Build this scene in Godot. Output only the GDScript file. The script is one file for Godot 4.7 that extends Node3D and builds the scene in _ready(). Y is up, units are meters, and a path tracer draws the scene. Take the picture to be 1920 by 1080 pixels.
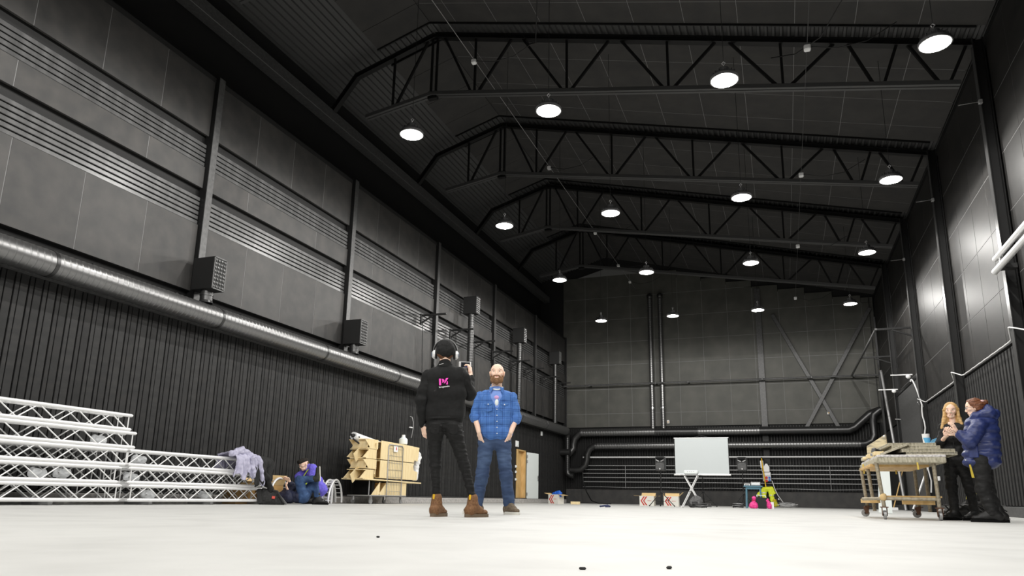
extends Node3D

const XL := -9.93
const XR := 4.16
const ZB := -34.4
const BAY := 4.895
const Z0 := -14.83
const HB := 1.6
var M := {}
var used := {}
var rng := RandomNumberGenerator.new()

# ---------------------------------------------------------------- geometry collector
class Geo:
	var v := PackedVector3Array()
	var n := PackedVector3Array()
	func tri(a: Vector3, b: Vector3, c: Vector3, na = null, nb = null, nc = null, out = null) -> void:
		var cr: Vector3 = (b - a).cross(c - a)
		if cr.length_squared() < 1e-16:
			return
		var f := cr.normalized()
		var ref: Vector3 = f
		if na != null:
			ref = na + nb + nc
		elif out != null:
			ref = out
		if f.dot(ref) < 0.0:
			f = -f
		else:
			var t := b
			b = c
			c = t
			var q = nb
			nb = nc
			nc = q
		v.append(a)
		v.append(b)
		v.append(c)
		if na == null:
			n.append(f)
			n.append(f)
			n.append(f)
		else:
			n.append(na)
			n.append(nb)
			n.append(nc)
	func quad(a: Vector3, b: Vector3, c: Vector3, d: Vector3, out = null) -> void:
		tri(a, b, c, null, null, null, out)
		tri(a, c, d, null, null, null, out)
	func squad(a: Vector3, b: Vector3, c: Vector3, d: Vector3, na: Vector3, nb: Vector3, nc: Vector3, nd: Vector3) -> void:
		tri(a, b, c, na, nb, nc)
		tri(a, c, d, na, nc, nd)
	func box(c: Vector3, s: Vector3, b := Basis.IDENTITY, bev := 0.0) -> Geo:
		var h := s * 0.5
		if bev <= 0.0:
			for ax in 3:
				for sg in [-1.0, 1.0]:
					var o := Vector3.ZERO
					o[ax] = sg
					var u := Vector3.ZERO
					u[(ax + 1) % 3] = h[(ax + 1) % 3]
					var w := Vector3.ZERO
					w[(ax + 2) % 3] = h[(ax + 2) % 3]
					var m: Vector3 = o * h[ax]
					quad(c + b * (m - u - w), c + b * (m + u - w), c + b * (m + u + w), c + b * (m - u + w), b * o)
			return self
		bev = minf(bev, minf(h.x, minf(h.y, h.z)) * 0.98)
		for ax in 3:
			var a1 := (ax + 1) % 3
			var a2 := (ax + 2) % 3
			for sg in [-1.0, 1.0]:
				var o := Vector3.ZERO
				o[ax] = sg
				var q := []
				for k in [[-1, -1], [1, -1], [1, 1], [-1, 1]]:
					var p := Vector3.ZERO
					p[ax] = sg * h[ax]
					p[a1] = k[0] * (h[a1] - bev)
					p[a2] = k[1] * (h[a2] - bev)
					q.append(c + b * p)
				quad(q[0], q[1], q[2], q[3], b * o)
			for s1 in [-1.0, 1.0]:
				for s2 in [-1.0, 1.0]:
					var q := []
					for k in [-1.0, 1.0]:
						var p := Vector3.ZERO
						p[ax] = k * (h[ax] - bev)
						p[a1] = s1 * h[a1]
						p[a2] = s2 * (h[a2] - bev)
						q.append(c + b * p)
						p[a1] = s1 * (h[a1] - bev)
						p[a2] = s2 * h[a2]
						q.append(c + b * p)
					var o := Vector3.ZERO
					o[a1] = s1
					o[a2] = s2
					quad(q[0], q[1], q[3], q[2], b * o)
		for sx in [-1.0, 1.0]:
			for sy in [-1.0, 1.0]:
				for sz in [-1.0, 1.0]:
					var s3 := Vector3(sx, sy, sz)
					var k := h - Vector3.ONE * bev
					tri(c + b * (s3 * Vector3(h.x, k.y, k.z)), c + b * (s3 * Vector3(k.x, h.y, k.z)), c + b * (s3 * Vector3(k.x, k.y, h.z)), null, null, null, b * s3)
		return self
	func bar(a: Vector3, e: Vector3, w: float, h: float, up := Vector3.UP, bev := 0.0) -> Geo:
		var z := (e - a).normalized()
		if absf(z.dot(up)) > 0.98:
			up = Vector3.RIGHT if absf(z.x) < 0.9 else Vector3.BACK
		var x := up.cross(z).normalized()
		return box((a + e) * 0.5, Vector3(w, h, a.distance_to(e)), Basis(x, z.cross(x), z), bev)
	func tube(p: Array, r, sides := 10, cap := true, up := Vector3(0.13, 0.97, 0.21), flat := 1.0) -> Geo:
		var m := p.size()
		var rings := []
		var nor := []
		var t0: Vector3 = (p[1] - p[0]).normalized()
		if absf(t0.dot(up.normalized())) > 0.95:
			up = Vector3(0.9, 0.1, 0.3)
		var x := up.cross(t0).normalized()
		for i in m:
			var t: Vector3
			if i == 0:
				t = (p[1] - p[0]).normalized()
			elif i == m - 1:
				t = (p[i] - p[i - 1]).normalized()
			else:
				t = ((p[i] - p[i - 1]).normalized() + (p[i + 1] - p[i]).normalized()).normalized()
			x = (x - t * x.dot(t)).normalized()
			var y := t.cross(x)
			var rr: float = r[i] if r is Array else r
			var st := 1.0
			if i > 0 and i < m - 1:
				st = 1.0 / maxf(0.5, t.dot((p[i] - p[i - 1]).normalized()))
			var ring := PackedVector3Array()
			var nr := PackedVector3Array()
			for k in sides:
				var a := TAU * k / sides
				ring.append(p[i] + x * cos(a) * rr * st + y * sin(a) * rr * flat)
				nr.append((x * cos(a) * flat + y * sin(a)).normalized())
			rings.append(ring)
			nor.append(nr)
		for i in m - 1:
			for k in sides:
				var j := (k + 1) % sides
				squad(rings[i][k], rings[i][j], rings[i + 1][j], rings[i + 1][k], nor[i][k], nor[i][j], nor[i + 1][j], nor[i + 1][k])
		if cap:
			for e in [0, m - 1]:
				var d: Vector3 = (p[0] - p[1]) if e == 0 else (p[m - 1] - p[m - 2])
				for k in sides:
					tri(p[e], rings[e][k], rings[e][(k + 1) % sides], null, null, null, d)
		return self
	func lathe(prof: Array, o := Vector3.ZERO, sides := 20, b := Basis.IDENTITY) -> Geo:
		# prof: Vector2(radius, height) upwards along b.y
		for i in prof.size() - 1:
			var d: Vector2 = prof[i + 1] - prof[i]
			var nn := Vector2(d.y, -d.x).normalized()
			for k in sides:
				var a := TAU * k / sides
				var e := TAU * (k + 1) / sides
				var A := Vector3(cos(a), 0, sin(a))
				var E := Vector3(cos(e), 0, sin(e))
				var na := b * (A * nn.x + Vector3.UP * nn.y)
				var ne := b * (E * nn.x + Vector3.UP * nn.y)
				var p: Vector2 = prof[i]
				var q: Vector2 = prof[i + 1]
				squad(o + b * (A * p.x + Vector3.UP * p.y), o + b * (E * p.x + Vector3.UP * p.y), o + b * (E * q.x + Vector3.UP * q.y), o + b * (A * q.x + Vector3.UP * q.y), na, ne, ne, na)
		return self
	func prism(poly: PackedVector2Array, z0: float, z1: float, xf := Transform3D.IDENTITY) -> Geo:
		var ix := Geometry2D.triangulate_polygon(poly)
		for i in range(0, ix.size(), 3):
			for z in [z0, z1]:
				tri(xf * Vector3(poly[ix[i]].x, poly[ix[i]].y, z), xf * Vector3(poly[ix[i + 1]].x, poly[ix[i + 1]].y, z), xf * Vector3(poly[ix[i + 2]].x, poly[ix[i + 2]].y, z), null, null, null, xf.basis.z * (z - (z0 + z1) * 0.5))
		var ccw := not Geometry2D.is_polygon_clockwise(poly)
		for i in poly.size():
			var a := poly[i]
			var e := poly[(i + 1) % poly.size()]
			var nn := Vector2(e.y - a.y, a.x - e.x)
			if not ccw:
				nn = -nn
			quad(xf * Vector3(a.x, a.y, z0), xf * Vector3(e.x, e.y, z0), xf * Vector3(e.x, e.y, z1), xf * Vector3(a.x, a.y, z1), xf.basis * Vector3(nn.x, nn.y, 0))
		return self
	func ball(c: Vector3, r: Vector3, sides := 14, b := Basis.IDENTITY) -> Geo:
		var hh := sides / 2
		for i in hh:
			for k in sides:
				var q := []
				var m := []
				for e in [[i, k], [i, k + 1], [i + 1, k + 1], [i + 1, k]]:
					var th: float = PI * e[0] / hh
					var ph: float = TAU * e[1] / sides
					var d := Vector3(sin(th) * cos(ph), cos(th), sin(th) * sin(ph))
					q.append(c + b * (d * r))
					m.append((b * (d / r)).normalized())
				squad(q[0], q[1], q[2], q[3], m[0], m[1], m[2], m[3])
		return self
	func sheet(g: Array, th: float) -> Geo:
		# g: rows of points; a cloth with thickness and smooth normals
		var R := g.size()
		var C: int = g[0].size()
		var nn := []
		for i in R:
			var row := []
			for j in C:
				var du: Vector3 = g[mini(i + 1, R - 1)][j] - g[maxi(i - 1, 0)][j]
				var dv: Vector3 = g[i][mini(j + 1, C - 1)] - g[i][maxi(j - 1, 0)]
				row.append(du.cross(dv).normalized())
			nn.append(row)
		for s in [1.0, -1.0]:
			for i in R - 1:
				for j in C - 1:
					var o: Vector3 = s * th * 0.5 * Vector3.ONE
					squad(g[i][j] + nn[i][j] * o, g[i][j + 1] + nn[i][j + 1] * o, g[i + 1][j + 1] + nn[i + 1][j + 1] * o, g[i + 1][j] + nn[i + 1][j] * o, nn[i][j] * s, nn[i][j + 1] * s, nn[i + 1][j + 1] * s, nn[i + 1][j] * s)
		var rim := []
		for j in C:
			rim.append([0, j])
		for i in range(1, R):
			rim.append([i, C - 1])
		for j in range(C - 2, -1, -1):
			rim.append([R - 1, j])
		for i in range(R - 2, 0, -1):
			rim.append([i, 0])
		for k in rim.size():
			var a: Array = rim[k]
			var e: Array = rim[(k + 1) % rim.size()]
			var pa: Vector3 = g[a[0]][a[1]]
			var pe: Vector3 = g[e[0]][e[1]]
			var na: Vector3 = nn[a[0]][a[1]] * th * 0.5
			var ne: Vector3 = nn[e[0]][e[1]] * th * 0.5
			quad(pa + na, pe + ne, pe - ne, pa - na, (pe - pa).cross(na))
		return self
	func text(s: String, size: float, xf: Transform3D, depth := 0.004, bold := true) -> Geo:
		var t := TextMesh.new()
		var f := SystemFont.new()
		f.font_names = PackedStringArray(["Droid Sans"])
		f.font_weight = 700 if bold else 400
		t.font = f
		t.text = s
		t.font_size = 64
		t.pixel_size = size / 64.0
		t.depth = depth
		var a := t.get_mesh_arrays()
		if a.size() and a[0] != null:
			var ids = a[Mesh.ARRAY_INDEX]
			if ids == null:
				ids = range(a[Mesh.ARRAY_VERTEX].size())
			for i in range(0, ids.size(), 3):
				var q := []
				var m := Vector3.ZERO
				for k in 3:
					q.append(xf * (a[Mesh.ARRAY_VERTEX][ids[i + k]] as Vector3))
					m += xf.basis * (a[Mesh.ARRAY_NORMAL][ids[i + k]] as Vector3)
				tri(q[0], q[1], q[2], null, null, null, m)
		return self
	func add(o: Geo, xf := Transform3D.IDENTITY) -> Geo:
		var nb := xf.basis.inverse().transposed()
		for i in o.v.size():
			v.append(xf * o.v[i])
			n.append((nb * o.n[i]).normalized())
		return self
	func mesh() -> ArrayMesh:
		var a := []
		a.resize(Mesh.ARRAY_MAX)
		a[Mesh.ARRAY_VERTEX] = v
		a[Mesh.ARRAY_NORMAL] = n
		var m := ArrayMesh.new()
		m.add_surface_from_arrays(Mesh.PRIMITIVE_TRIANGLES, a)
		return m

# ---------------------------------------------------------------- naming
func numbered(called: String, parent: Node) -> String:
	var key := str(parent.get_instance_id()) + called
	var k: int = used.get(key, 0)
	used[key] = k + 1
	return called if k == 0 else "%s_%03d" % [called, k]

func put(called: String, mesh: Mesh, m: Material, parent: Node = self, xf := Transform3D.IDENTITY) -> MeshInstance3D:
	var o := MeshInstance3D.new()
	o.name = numbered(called, parent)
	o.mesh = mesh
	o.material_override = m
	o.transform = xf
	parent.add_child(o, true)
	return o

func obj(called: String, g: Geo, m: Material, parent: Node = self) -> MeshInstance3D:
	return put(called, g.mesh(), m, parent)

func thing(called: String, label: String, category: String, at := Vector3.ZERO, turn := 0.0, group := "") -> Node3D:
	var o := Node3D.new()
	o.name = numbered(called, self)
	add_child(o, true)
	o.position = at
	o.rotation.y = turn
	tag(o, label, category, group)
	return o

func tag(o: Node, label: String, category := "", group := "") -> Node:
	o.set_meta("label", label)
	if category:
		o.set_meta("category", category)
	if group:
		o.set_meta("group", group)
	return o

func struct(called: String, g: Geo, m: Material, label := "", category := "") -> MeshInstance3D:
	var o := obj(called, g, m)
	o.set_meta("kind", "structure")
	tag(o, label, category)
	return o

func dup(root: Node3D, at: Vector3, turn: float, label: String) -> Node3D:
	var r: Node3D = root.duplicate()
	r.name = numbered(str(root.name).rstrip("0123456789").rstrip("_"), self)
	add_child(r, true)
	r.position = at
	r.rotation.y = turn
	r.set_meta("label", label)
	return r

# ---------------------------------------------------------------- materials
func std(c: Color, rough := 0.6, metal := 0.0, spec := 0.5) -> StandardMaterial3D:
	var m := StandardMaterial3D.new()
	m.albedo_color = c
	m.roughness = rough
	m.metallic = metal
	m.metallic_specular = spec
	return m

func ntex(seed_: int, freq: float, stops: Array, size := 256, stretch := Vector2.ONE, oct := 4) -> ImageTexture:
	var f := FastNoiseLite.new()
	f.seed = seed_
	f.frequency = freq
	f.fractal_octaves = oct
	var g := Gradient.new()
	g.offsets = PackedFloat32Array(range(stops.size()).map(func(i): return float(i) / (stops.size() - 1)))
	g.colors = PackedColorArray(stops)
	var im := Image.create(size, size, false, Image.FORMAT_RGB8)
	var src := f.get_seamless_image(int(size / stretch.x), int(size / stretch.y), false, false, 0.15, true)
	src.resize(size, size, Image.INTERPOLATE_BILINEAR)
	for y in size:
		for x in size:
			im.set_pixel(x, y, g.sample(src.get_pixel(x, y).r))
	return ImageTexture.create_from_image(im)

func textured(t: Texture2D, metres: float, rough := 0.6, metal := 0.0, spec := 0.5, world := true, tint := Color.WHITE) -> StandardMaterial3D:
	var m := std(tint, rough, metal, spec)
	m.albedo_texture = t
	m.uv1_triplanar = true
	m.uv1_world_triplanar = world
	m.uv1_scale = Vector3.ONE / metres
	return m

func g8(v: int, w := 0) -> Color:
	return Color8(v + w, v, v - w)

func materials() -> void:
	M.panel = textured(ntex(3, 0.012, [g8(58), g8(66, 1), g8(74, 2)], 512), 3.1, 0.55, 0.0, 0.4)
	M.panel_alt = textured(ntex(13, 0.012, [g8(54), g8(62, 1), g8(70, 2)], 512), 2.7, 0.55, 0.0, 0.4)
	M.panel_right_dimmed = textured(ntex(33, 0.012, [g8(38), g8(44, 1), g8(50, 1)], 512, Vector2(3, 1)), 3.1, 0.46, 0.0, 0.28)  # same panels, colour darkened to offset the strong lamplight on this wall
	M.panel_back_lit = textured(ntex(23, 0.012, [Color8(74, 74, 70), Color8(82, 82, 77), Color8(90, 89, 84)], 256), 3.3, 0.55, 0.0, 0.4)  # same panels, colour lightened in place of missing lamplight on the back wall
	M.wall_dark = std(g8(24), 0.8)
	M.joint = std(g8(116), 0.8)
	M.board = textured(ntex(5, 0.02, [g8(32), g8(38), g8(44, 1)], 256, Vector2(6, 1)), 1.4, 0.62, 0.0, 0.35)
	M.board_alt = textured(ntex(6, 0.03, [g8(37), g8(43), g8(50, 1)], 256, Vector2(6, 1)), 1.1, 0.62, 0.0, 0.35)
	M.slat = textured(ntex(7, 0.02, [g8(66), g8(78), g8(92)], 256, Vector2(1, 6)), 1.3, 0.32, 0.0, 0.55)
	M.steel = std(g8(19), 0.5, 0.0, 0.4)
	M.steel_grey = textured(ntex(8, 0.03, [g8(62), g8(74), g8(86)], 256), 0.8, 0.45)
	M.joint_back = std(g8(128), 0.8)
	M.chord = std(g8(66), 0.45)  # paler than the truss steel: light bounced off the floor, put into the colour
	M.column_lit_face = std(g8(58), 0.28, 0.0, 0.6)  # lamplight on the column fronts, put into a paler steel
	M.deck = std(g8(72), 0.5)
	M.ceil = textured(ntex(9, 0.015, [g8(58), g8(63, 1), g8(68, 1)], 256), 2.9, 0.8, 0.0, 0.3)
	M.concrete = textured(ntex(10, 0.03, [g8(150, 2), g8(178, 3), g8(196, 4)], 256), 0.9, 0.8)
	M.floor = textured(ntex(11, 0.008, [Color8(192, 192, 189), Color8(200, 200, 197), Color8(206, 206, 203), Color8(198, 199, 196)], 1024), 7.3, 0.55, 0.0, 0.35)
	M.duct = std(g8(128), 0.34, 0.85, 0.5)
	M.duct_dark = std(g8(70), 0.34, 0.7, 0.5)
	M.black = std(g8(16), 0.55)
	M.black_matt = std(g8(12), 0.9, 0.0, 0.3)
	M.alu = std(g8(236), 0.36, 0.3, 0.5)
	M.alu_dull = std(g8(160), 0.45, 0.6)
	M.chrome = std(g8(205), 0.18, 1.0)
	M.rubber = std(g8(38), 0.8)
	M.white = std(g8(236), 0.5)
	M.white_matt = std(Color8(232, 238, 236), 0.85)
	M.ply = textured(ntex(12, 0.02, [Color8(226, 202, 152), Color8(234, 213, 166), Color8(240, 222, 182)], 256, Vector2(1, 5)), 0.8, 0.6, 0.0, 0.4, false)
	M.ply_edge = std(Color8(196, 160, 106), 0.7)
	M.pine = textured(ntex(14, 0.02, [Color8(196, 158, 98), Color8(212, 176, 118), Color8(222, 190, 134)], 256, Vector2(1, 6)), 0.6, 0.6, 0.0, 0.4, false)
	M.card = std(Color8(186, 148, 92), 0.85)
	M.card_light = std(Color8(214, 184, 132), 0.85)
	M.card_white = std(Color8(228, 226, 218), 0.75)
	M.red = std(Color8(198, 44, 34), 0.6)
	M.blue = std(Color8(28, 96, 200), 0.55)
	M.pink = textured(ntex(15, 0.03, [Color8(214, 30, 112), Color8(240, 66, 150), Color8(248, 96, 170)], 128), 0.3, 0.5, 0.0, 0.5, false)
	M.hivis = std(Color8(236, 246, 60), 0.7)
	M.yellow = std(Color8(226, 180, 24), 0.6)
	M.teal = std(Color8(84, 128, 146), 0.55)
	M.screen = std(Color8(206, 212, 213), 0.9, 0.0, 0.2)
	M.skin = skin_mat(Color8(242, 206, 184))
	M.cable = std(g8(22), 0.6)
	M.cable_white = std(g8(214), 0.6)

func skin_mat(c: Color) -> StandardMaterial3D:
	var m := std(c, 0.52, 0.0, 0.4)
	m.subsurf_scatter_enabled = true
	m.subsurf_scatter_strength = 0.12
	return m

func _ready() -> void:
	rng.seed = 4021
	# camera
	var cam := Camera3D.new()
	cam.name = "camera"
	add_child(cam)
	cam.projection = Camera3D.PROJECTION_FRUSTUM
	cam.near = 0.05
	cam.far = 120.0
	cam.size = 0.05 * 1080.0 / 1354.12
	cam.frustum_offset = Vector2(0.0, 0.05 * (617.87 - 540.0) / 1354.12)
	cam.transform = Transform3D(Basis(Vector3.UP, 0.3573) * Basis(Vector3.RIGHT, 0.2284) * Basis(Vector3.BACK, 0.0178), Vector3(0, 0.206, 0))
	cam.current = true
	# a closed hall: the world outside is black
	var we := WorldEnvironment.new()
	we.name = "world"
	var env := Environment.new()
	env.background_mode = Environment.BG_COLOR
	env.background_color = Color.BLACK
	env.tonemap_mode = Environment.TONE_MAPPER_LINEAR
	env.tonemap_exposure = 1.0
	env.sdfgi_enabled = true
	env.ssao_enabled = true
	env.ssil_enabled = true
	we.environment = env
	add_child(we)
	materials()
	lamps()
	hall_floor()
	wall_left()
	wall_right()
	wall_back()
	wall_front()
	roof()
	trusses()
	ducts()
	fittings()
	stage_trusses()
	garments()
	boxes()
	cart()
	back_corner()
	work_table()
	people()

# ---------------------------------------------------------------- lamps: high bay discs on wires
func roof_y(x: float) -> float:
	return 12.05 - 0.243 * (x + 7.8) if x > -7.8 else 12.05 + 0.31 * (x + 7.8)

func lamps() -> void:
	var glow := std(Color.WHITE, 0.6)
	glow.emission_enabled = true
	glow.emission = Color(1.0, 0.99, 0.972)
	glow.emission_energy_multiplier = 9.0
	var body := Geo.new().lathe([Vector2(0.0, 0.006), Vector2(0.205, 0.006), Vector2(0.21, -0.012), Vector2(0.225, -0.012), Vector2(0.225, 0.035), Vector2(0.205, 0.05), Vector2(0.19, 0.055), Vector2(0.175, 0.1), Vector2(0.09, 0.115), Vector2(0.085, 0.2), Vector2(0.0, 0.21)], Vector3.ZERO, 28).mesh()
	var lens := Geo.new().lathe([Vector2(0.0, -0.003), Vector2(0.12, -0.002), Vector2(0.185, 0.0), Vector2(0.205, 0.005)], Vector3.ZERO, 28).mesh()
	var hook := Geo.new().tube([Vector3(0, 0.2, 0), Vector3(0, 0.27, 0), Vector3(0.03, 0.3, 0), Vector3(0, 0.33, 0), Vector3(-0.03, 0.3, 0), Vector3(-0.012, 0.275, 0)], 0.006, 6).mesh()
	var fin := Geo.new().box(Vector3(0.15, 0.085, 0), Vector3(0.08, 0.07, 0.006)).mesh()
	var xs := [-6.13, -3.45, -0.5, 2.47]
	var zs := [-10.87, -15.75, -20.55, -26.05, -6.1, -1.2, 3.7, 8.6]
	var rown := ["nearest full row", "second full row", "third full row", "farthest row", "row cut off above", "unseen row overhead", "unseen row behind that", "last unseen row"]
	var coln := ["leftmost", "second from left", "third from left", "rightmost"]
	for r in zs.size():
		for c in 4:
			var y := 6.78
			var l := thing("ceiling_lamp", "round glowing lamp, %s in the %s" % [coln[c], rown[r]], "lamp", Vector3(xs[c], y, zs[r]), 0.0, "high bay lamps")
			var b := put("housing", body, M.black, l)
			if r < 5:
				for k in 16:
					put("fin", fin, M.black, b, Transform3D(Basis(Vector3.UP, TAU * k / 16), Vector3.ZERO))
			put("lens", lens, glow, l)
			put("hook", hook, M.alu_dull, l)
			obj("wire", Geo.new().tube([Vector3(0, 0.33, 0), Vector3(0, roof_y(xs[c]) - y, 0)], 0.005, 5), M.cable, l)
			var s := OmniLight3D.new()
			s.name = "lamp_light"
			l.add_child(s, true)
			s.position = Vector3(0, -0.02, 0)
			s.omni_range = 60.0
			s.omni_attenuation = 2.0
			s.light_size = 0.016
			s.light_color = Color(1.0, 0.99, 0.972)
			s.light_energy = 7.4
			s.shadow_enabled = true

# ---------------------------------------------------------------- shell
func hall_floor() -> void:
	struct("floor", Geo.new().box(Vector3(-3.4, -0.15, -11.0), Vector3(16.6, 0.3, 49.0)), M.floor, "pale polished concrete floor of the hall", "floor")

func col_z() -> Array:
	return range(-2, 5).map(func(i): return Z0 - BAY * i)

func wall_left() -> void:
	# backing
	var g := Geo.new().box(Vector3(XL - 0.45, 4.06, -11.0), Vector3(0.6, 8.12, 48.0))
	g.box(Vector3(-11.45, 10.0, -11.0), Vector3(0.3, 4.4, 48.0))
	g.box(Vector3(-10.7, 8.06, -11.0), Vector3(1.5, 0.1, 48.0))
	var w := struct("wall_left", g, M.wall_dark, "black left wall of boards, smooth panels and slat bands between steel columns", "wall")
	obj("kerb", Geo.new().box(Vector3(XL - 0.03, 0.08, -14.2), Vector3(0.2, 0.16, 40.2), Basis.IDENTITY, 0.012), M.concrete, w)
	obj("sill", Geo.new().box(Vector3(XL + 0.01, 0.185, -17.6), Vector3(0.1, 0.02, 33.4)), M.steel_grey, w)
	obj("rail", Geo.new().box(Vector3(XL + 0.03, 3.19, -14.2), Vector3(0.1, 0.025, 40.0)), M.steel_grey, w)
	# boards, a wide and a narrow one by turns
	var hgt := 2.98
	var wide := [0, 1, 2].map(func(i): return Geo.new().box(Vector3.ZERO, Vector3(0.03 + 0.003 * i, hgt, 0.114), Basis.IDENTITY, 0.004).mesh())
	var slim := [0, 1, 2].map(func(i): return Geo.new().box(Vector3.ZERO, Vector3(0.034 + 0.003 * i, hgt, 0.06), Basis.IDENTITY, 0.004).mesh())
	var z := -3.0 + 0.062
	for k in 148:
		var zz := z - 0.2117 * k
		if zz < ZB + 0.2:
			break
		var door := zz < -27.3 and zz > -28.8
		for part in 2:
			var zp := zz - 0.0675 if part == 0 else zz - 0.1765
			var y0 := 1.69
			var xf := Transform3D(Basis.IDENTITY, Vector3(XL - 0.02, y0, zp))
			if zp < -27.36 and zp > -28.36:
				xf.basis = Basis.from_scale(Vector3(1, 0.372, 1))
				xf.origin.y = 3.18 - hgt * 0.186
			put("board", wide[k % 3] if part == 0 else slim[(k * 7) % 3], M.board if (k + part) % 2 else M.board_alt, w, xf)
	obj("board_field", Geo.new().box(Vector3(XL - 0.03, 1.69, 4.9), Vector3(0.03, hgt, 15.6)), M.board, w)
	# columns
	var cg := Geo.new()
	for s in [-1, 1]:
		cg.box(Vector3(0, 0, s * 0.078), Vector3(0.17, 4.94, 0.012))
	cg.box(Vector3(0.08, 0, 0), Vector3(0.014, 4.94, 0.16), Basis.IDENTITY, 0.003)
	var cm := cg.mesh()
	var cs := Geo.new().box(Vector3(0.0891, 0, 0.0), Vector3(0.005, 4.94, 0.15)).mesh()  # front strip in paler steel: painted lamplight on the column
	for cz in col_z() + [4.75, 9.6]:
		var c := put("column", cm, M.steel, w, Transform3D(Basis.IDENTITY, Vector3(XL - 0.03, 5.65, cz)))
		put("column_lit_face", cs, M.steel_grey, c)
	# bays
	for b in range(-2, 6):
		var z1: float = Z0 - BAY * (b - 1) - 0.09      # near end
		var z2: float = Z0 - BAY * b + 0.09          # far end
		if b == -2:
			z1 = 12.5
		var L := z1 - z2
		var zm := (z1 + z2) * 0.5
		# panels: bottom, middle and top rows; four seams per bay
		var last := b == 5
		for row in [[3.78, 5.06, 0.0], [5.79, 6.22, 0.55], [6.86, 8.1, 0.0]]:
			if last and row[0] < 4.0:
				continue
			var ends := [z1]
			if row[2] == 0.0:
				for k in [1.17, 2.35, 3.55]:
					ends.append(z1 - k)
			else:
				ends.append(z1 - 1.05)
				ends.append(z1 - 3.4)
			ends.append(z2)
			if b == -2:
				ends = [z1, z2]
			for k in ends.size() - 1:
				var a: float = ends[k] - (0.006 if k else 0.0)
				var e: float = ends[k + 1] + (0.006 if k < ends.size() - 2 else 0.0)
				obj("panel", Geo.new().box(Vector3(XL - 0.055, (row[0] + row[1]) * 0.5, (a + e) * 0.5), Vector3(0.05, row[1] - row[0], a - e), Basis.IDENTITY, 0.003), M.panel if (k + b) % 2 else M.panel_alt, w)
			obj("joint_strip", Geo.new().box(Vector3(XL - 0.046, (row[0] + row[1]) * 0.5, zm), Vector3(0.024, row[1] - row[0] - 0.01, L)), M.joint, w)
		# slat bands
		var sl := Geo.new().box(Vector3.ZERO, Vector3(0.04, 0.07, L), Basis.IDENTITY, 0.006).mesh()
		var rows := []
		for k in 6:
			rows.append(5.105 + 0.0925 * k)
		for k in 5:
			rows.append(6.275 + 0.0925 * k)
		if last:
			for k in 13:
				rows.append(3.82 + 0.0935 * k)
		for y in rows:
			put("slat", sl, M.slat, w, Transform3D(Basis.IDENTITY, Vector3(XL - 0.075, y, zm)))
	# wall plate beam that the roof haunches land on
	obj("beam", Geo.new().box(Vector3(-10.9, 10.12, -11.0), Vector3(0.3, 0.3, 46.5), Basis.IDENTITY, 0.01), M.steel_grey, w)

func wall_right() -> void:
	var w := struct("wall_right", Geo.new().box(Vector3(XR + 0.4, 4.75, -11.0), Vector3(0.6, 9.5, 48.0)), M.wall_dark, "black right wall with smooth panels over vertical slats between deep steel columns", "wall")
	obj("kerb", Geo.new().box(Vector3(XR + 0.03, 0.1, -13.0), Vector3(0.16, 0.2, 42.6), Basis.IDENTITY, 0.01), M.steel_grey, w)
	var sl := [0, 1, 2].map(func(i): return Geo.new().box(Vector3.ZERO, Vector3(0.07, 2.92, 0.118 + 0.004 * i), Basis.IDENTITY, 0.005).mesh())
	for k in 150:
		var z := -9.0 - 0.215 * k
		if z < ZB + 0.2:
			break
		if z < -24.9 and z > -29.3:
			continue
		put("slat", sl[k % 3], M.board_alt if k % 2 else M.board, w, Transform3D(Basis.IDENTITY, Vector3(XR + 0.03, 1.67, z)))
	obj("slat_field", Geo.new().box(Vector3(XR + 0.04, 1.67, 1.8), Vector3(0.05, 2.92, 21.4)), M.board, w)
	var cg := Geo.new()
	for s in [-1, 1]:
		cg.box(Vector3(s * 0.085, 0, 0), Vector3(0.014, 9.1, 0.18))
	cg.box(Vector3(0, 0, 0.0), Vector3(0.16, 9.1, 0.012))
	var cm := cg.mesh()
	var face := Geo.new().box(Vector3(-0.0945, 0, 0), Vector3(0.005, 9.1, 0.17)).mesh()  # added paler strip, paints the lamp-lit front of the column
	for cz in col_z() + [4.75, 9.6]:
		var c := put("column", cm, M.steel, w, Transform3D(Basis.IDENTITY, Vector3(XR - 0.09, 4.55, cz)))
		put("column_lit_face", face, M.column_lit_face, c)
	var ys := [3.2, 4.29, 5.47, 6.6, 7.75, 9.0]
	for b in range(-2, 6):
		var z1: float = Z0 - BAY * (b - 1) - 0.1
		var z2: float = Z0 - BAY * b + 0.1
		if b == -2:
			z1 = 12.5
		var ends := [z1, z1 - 1.12, z1 - 2.3, z1 - 3.6, z2]
		if b < 0:
			ends = [z1, z2]
		for r in 5:
			for k in ends.size() - 1:
				obj("panel", Geo.new().box(Vector3(XR + 0.05, (ys[r] + ys[r + 1]) * 0.5, (ends[k] + ends[k + 1]) * 0.5), Vector3(0.05, ys[r + 1] - ys[r] - 0.012, ends[k] - ends[k + 1] - 0.012), Basis.IDENTITY, 0.003), M.panel_right_dimmed, w)
		obj("joint_strip", Geo.new().box(Vector3(XR + 0.041, 6.1, (z1 + z2) * 0.5), Vector3(0.024, 5.78, z1 - z2)), M.joint, w)

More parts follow.
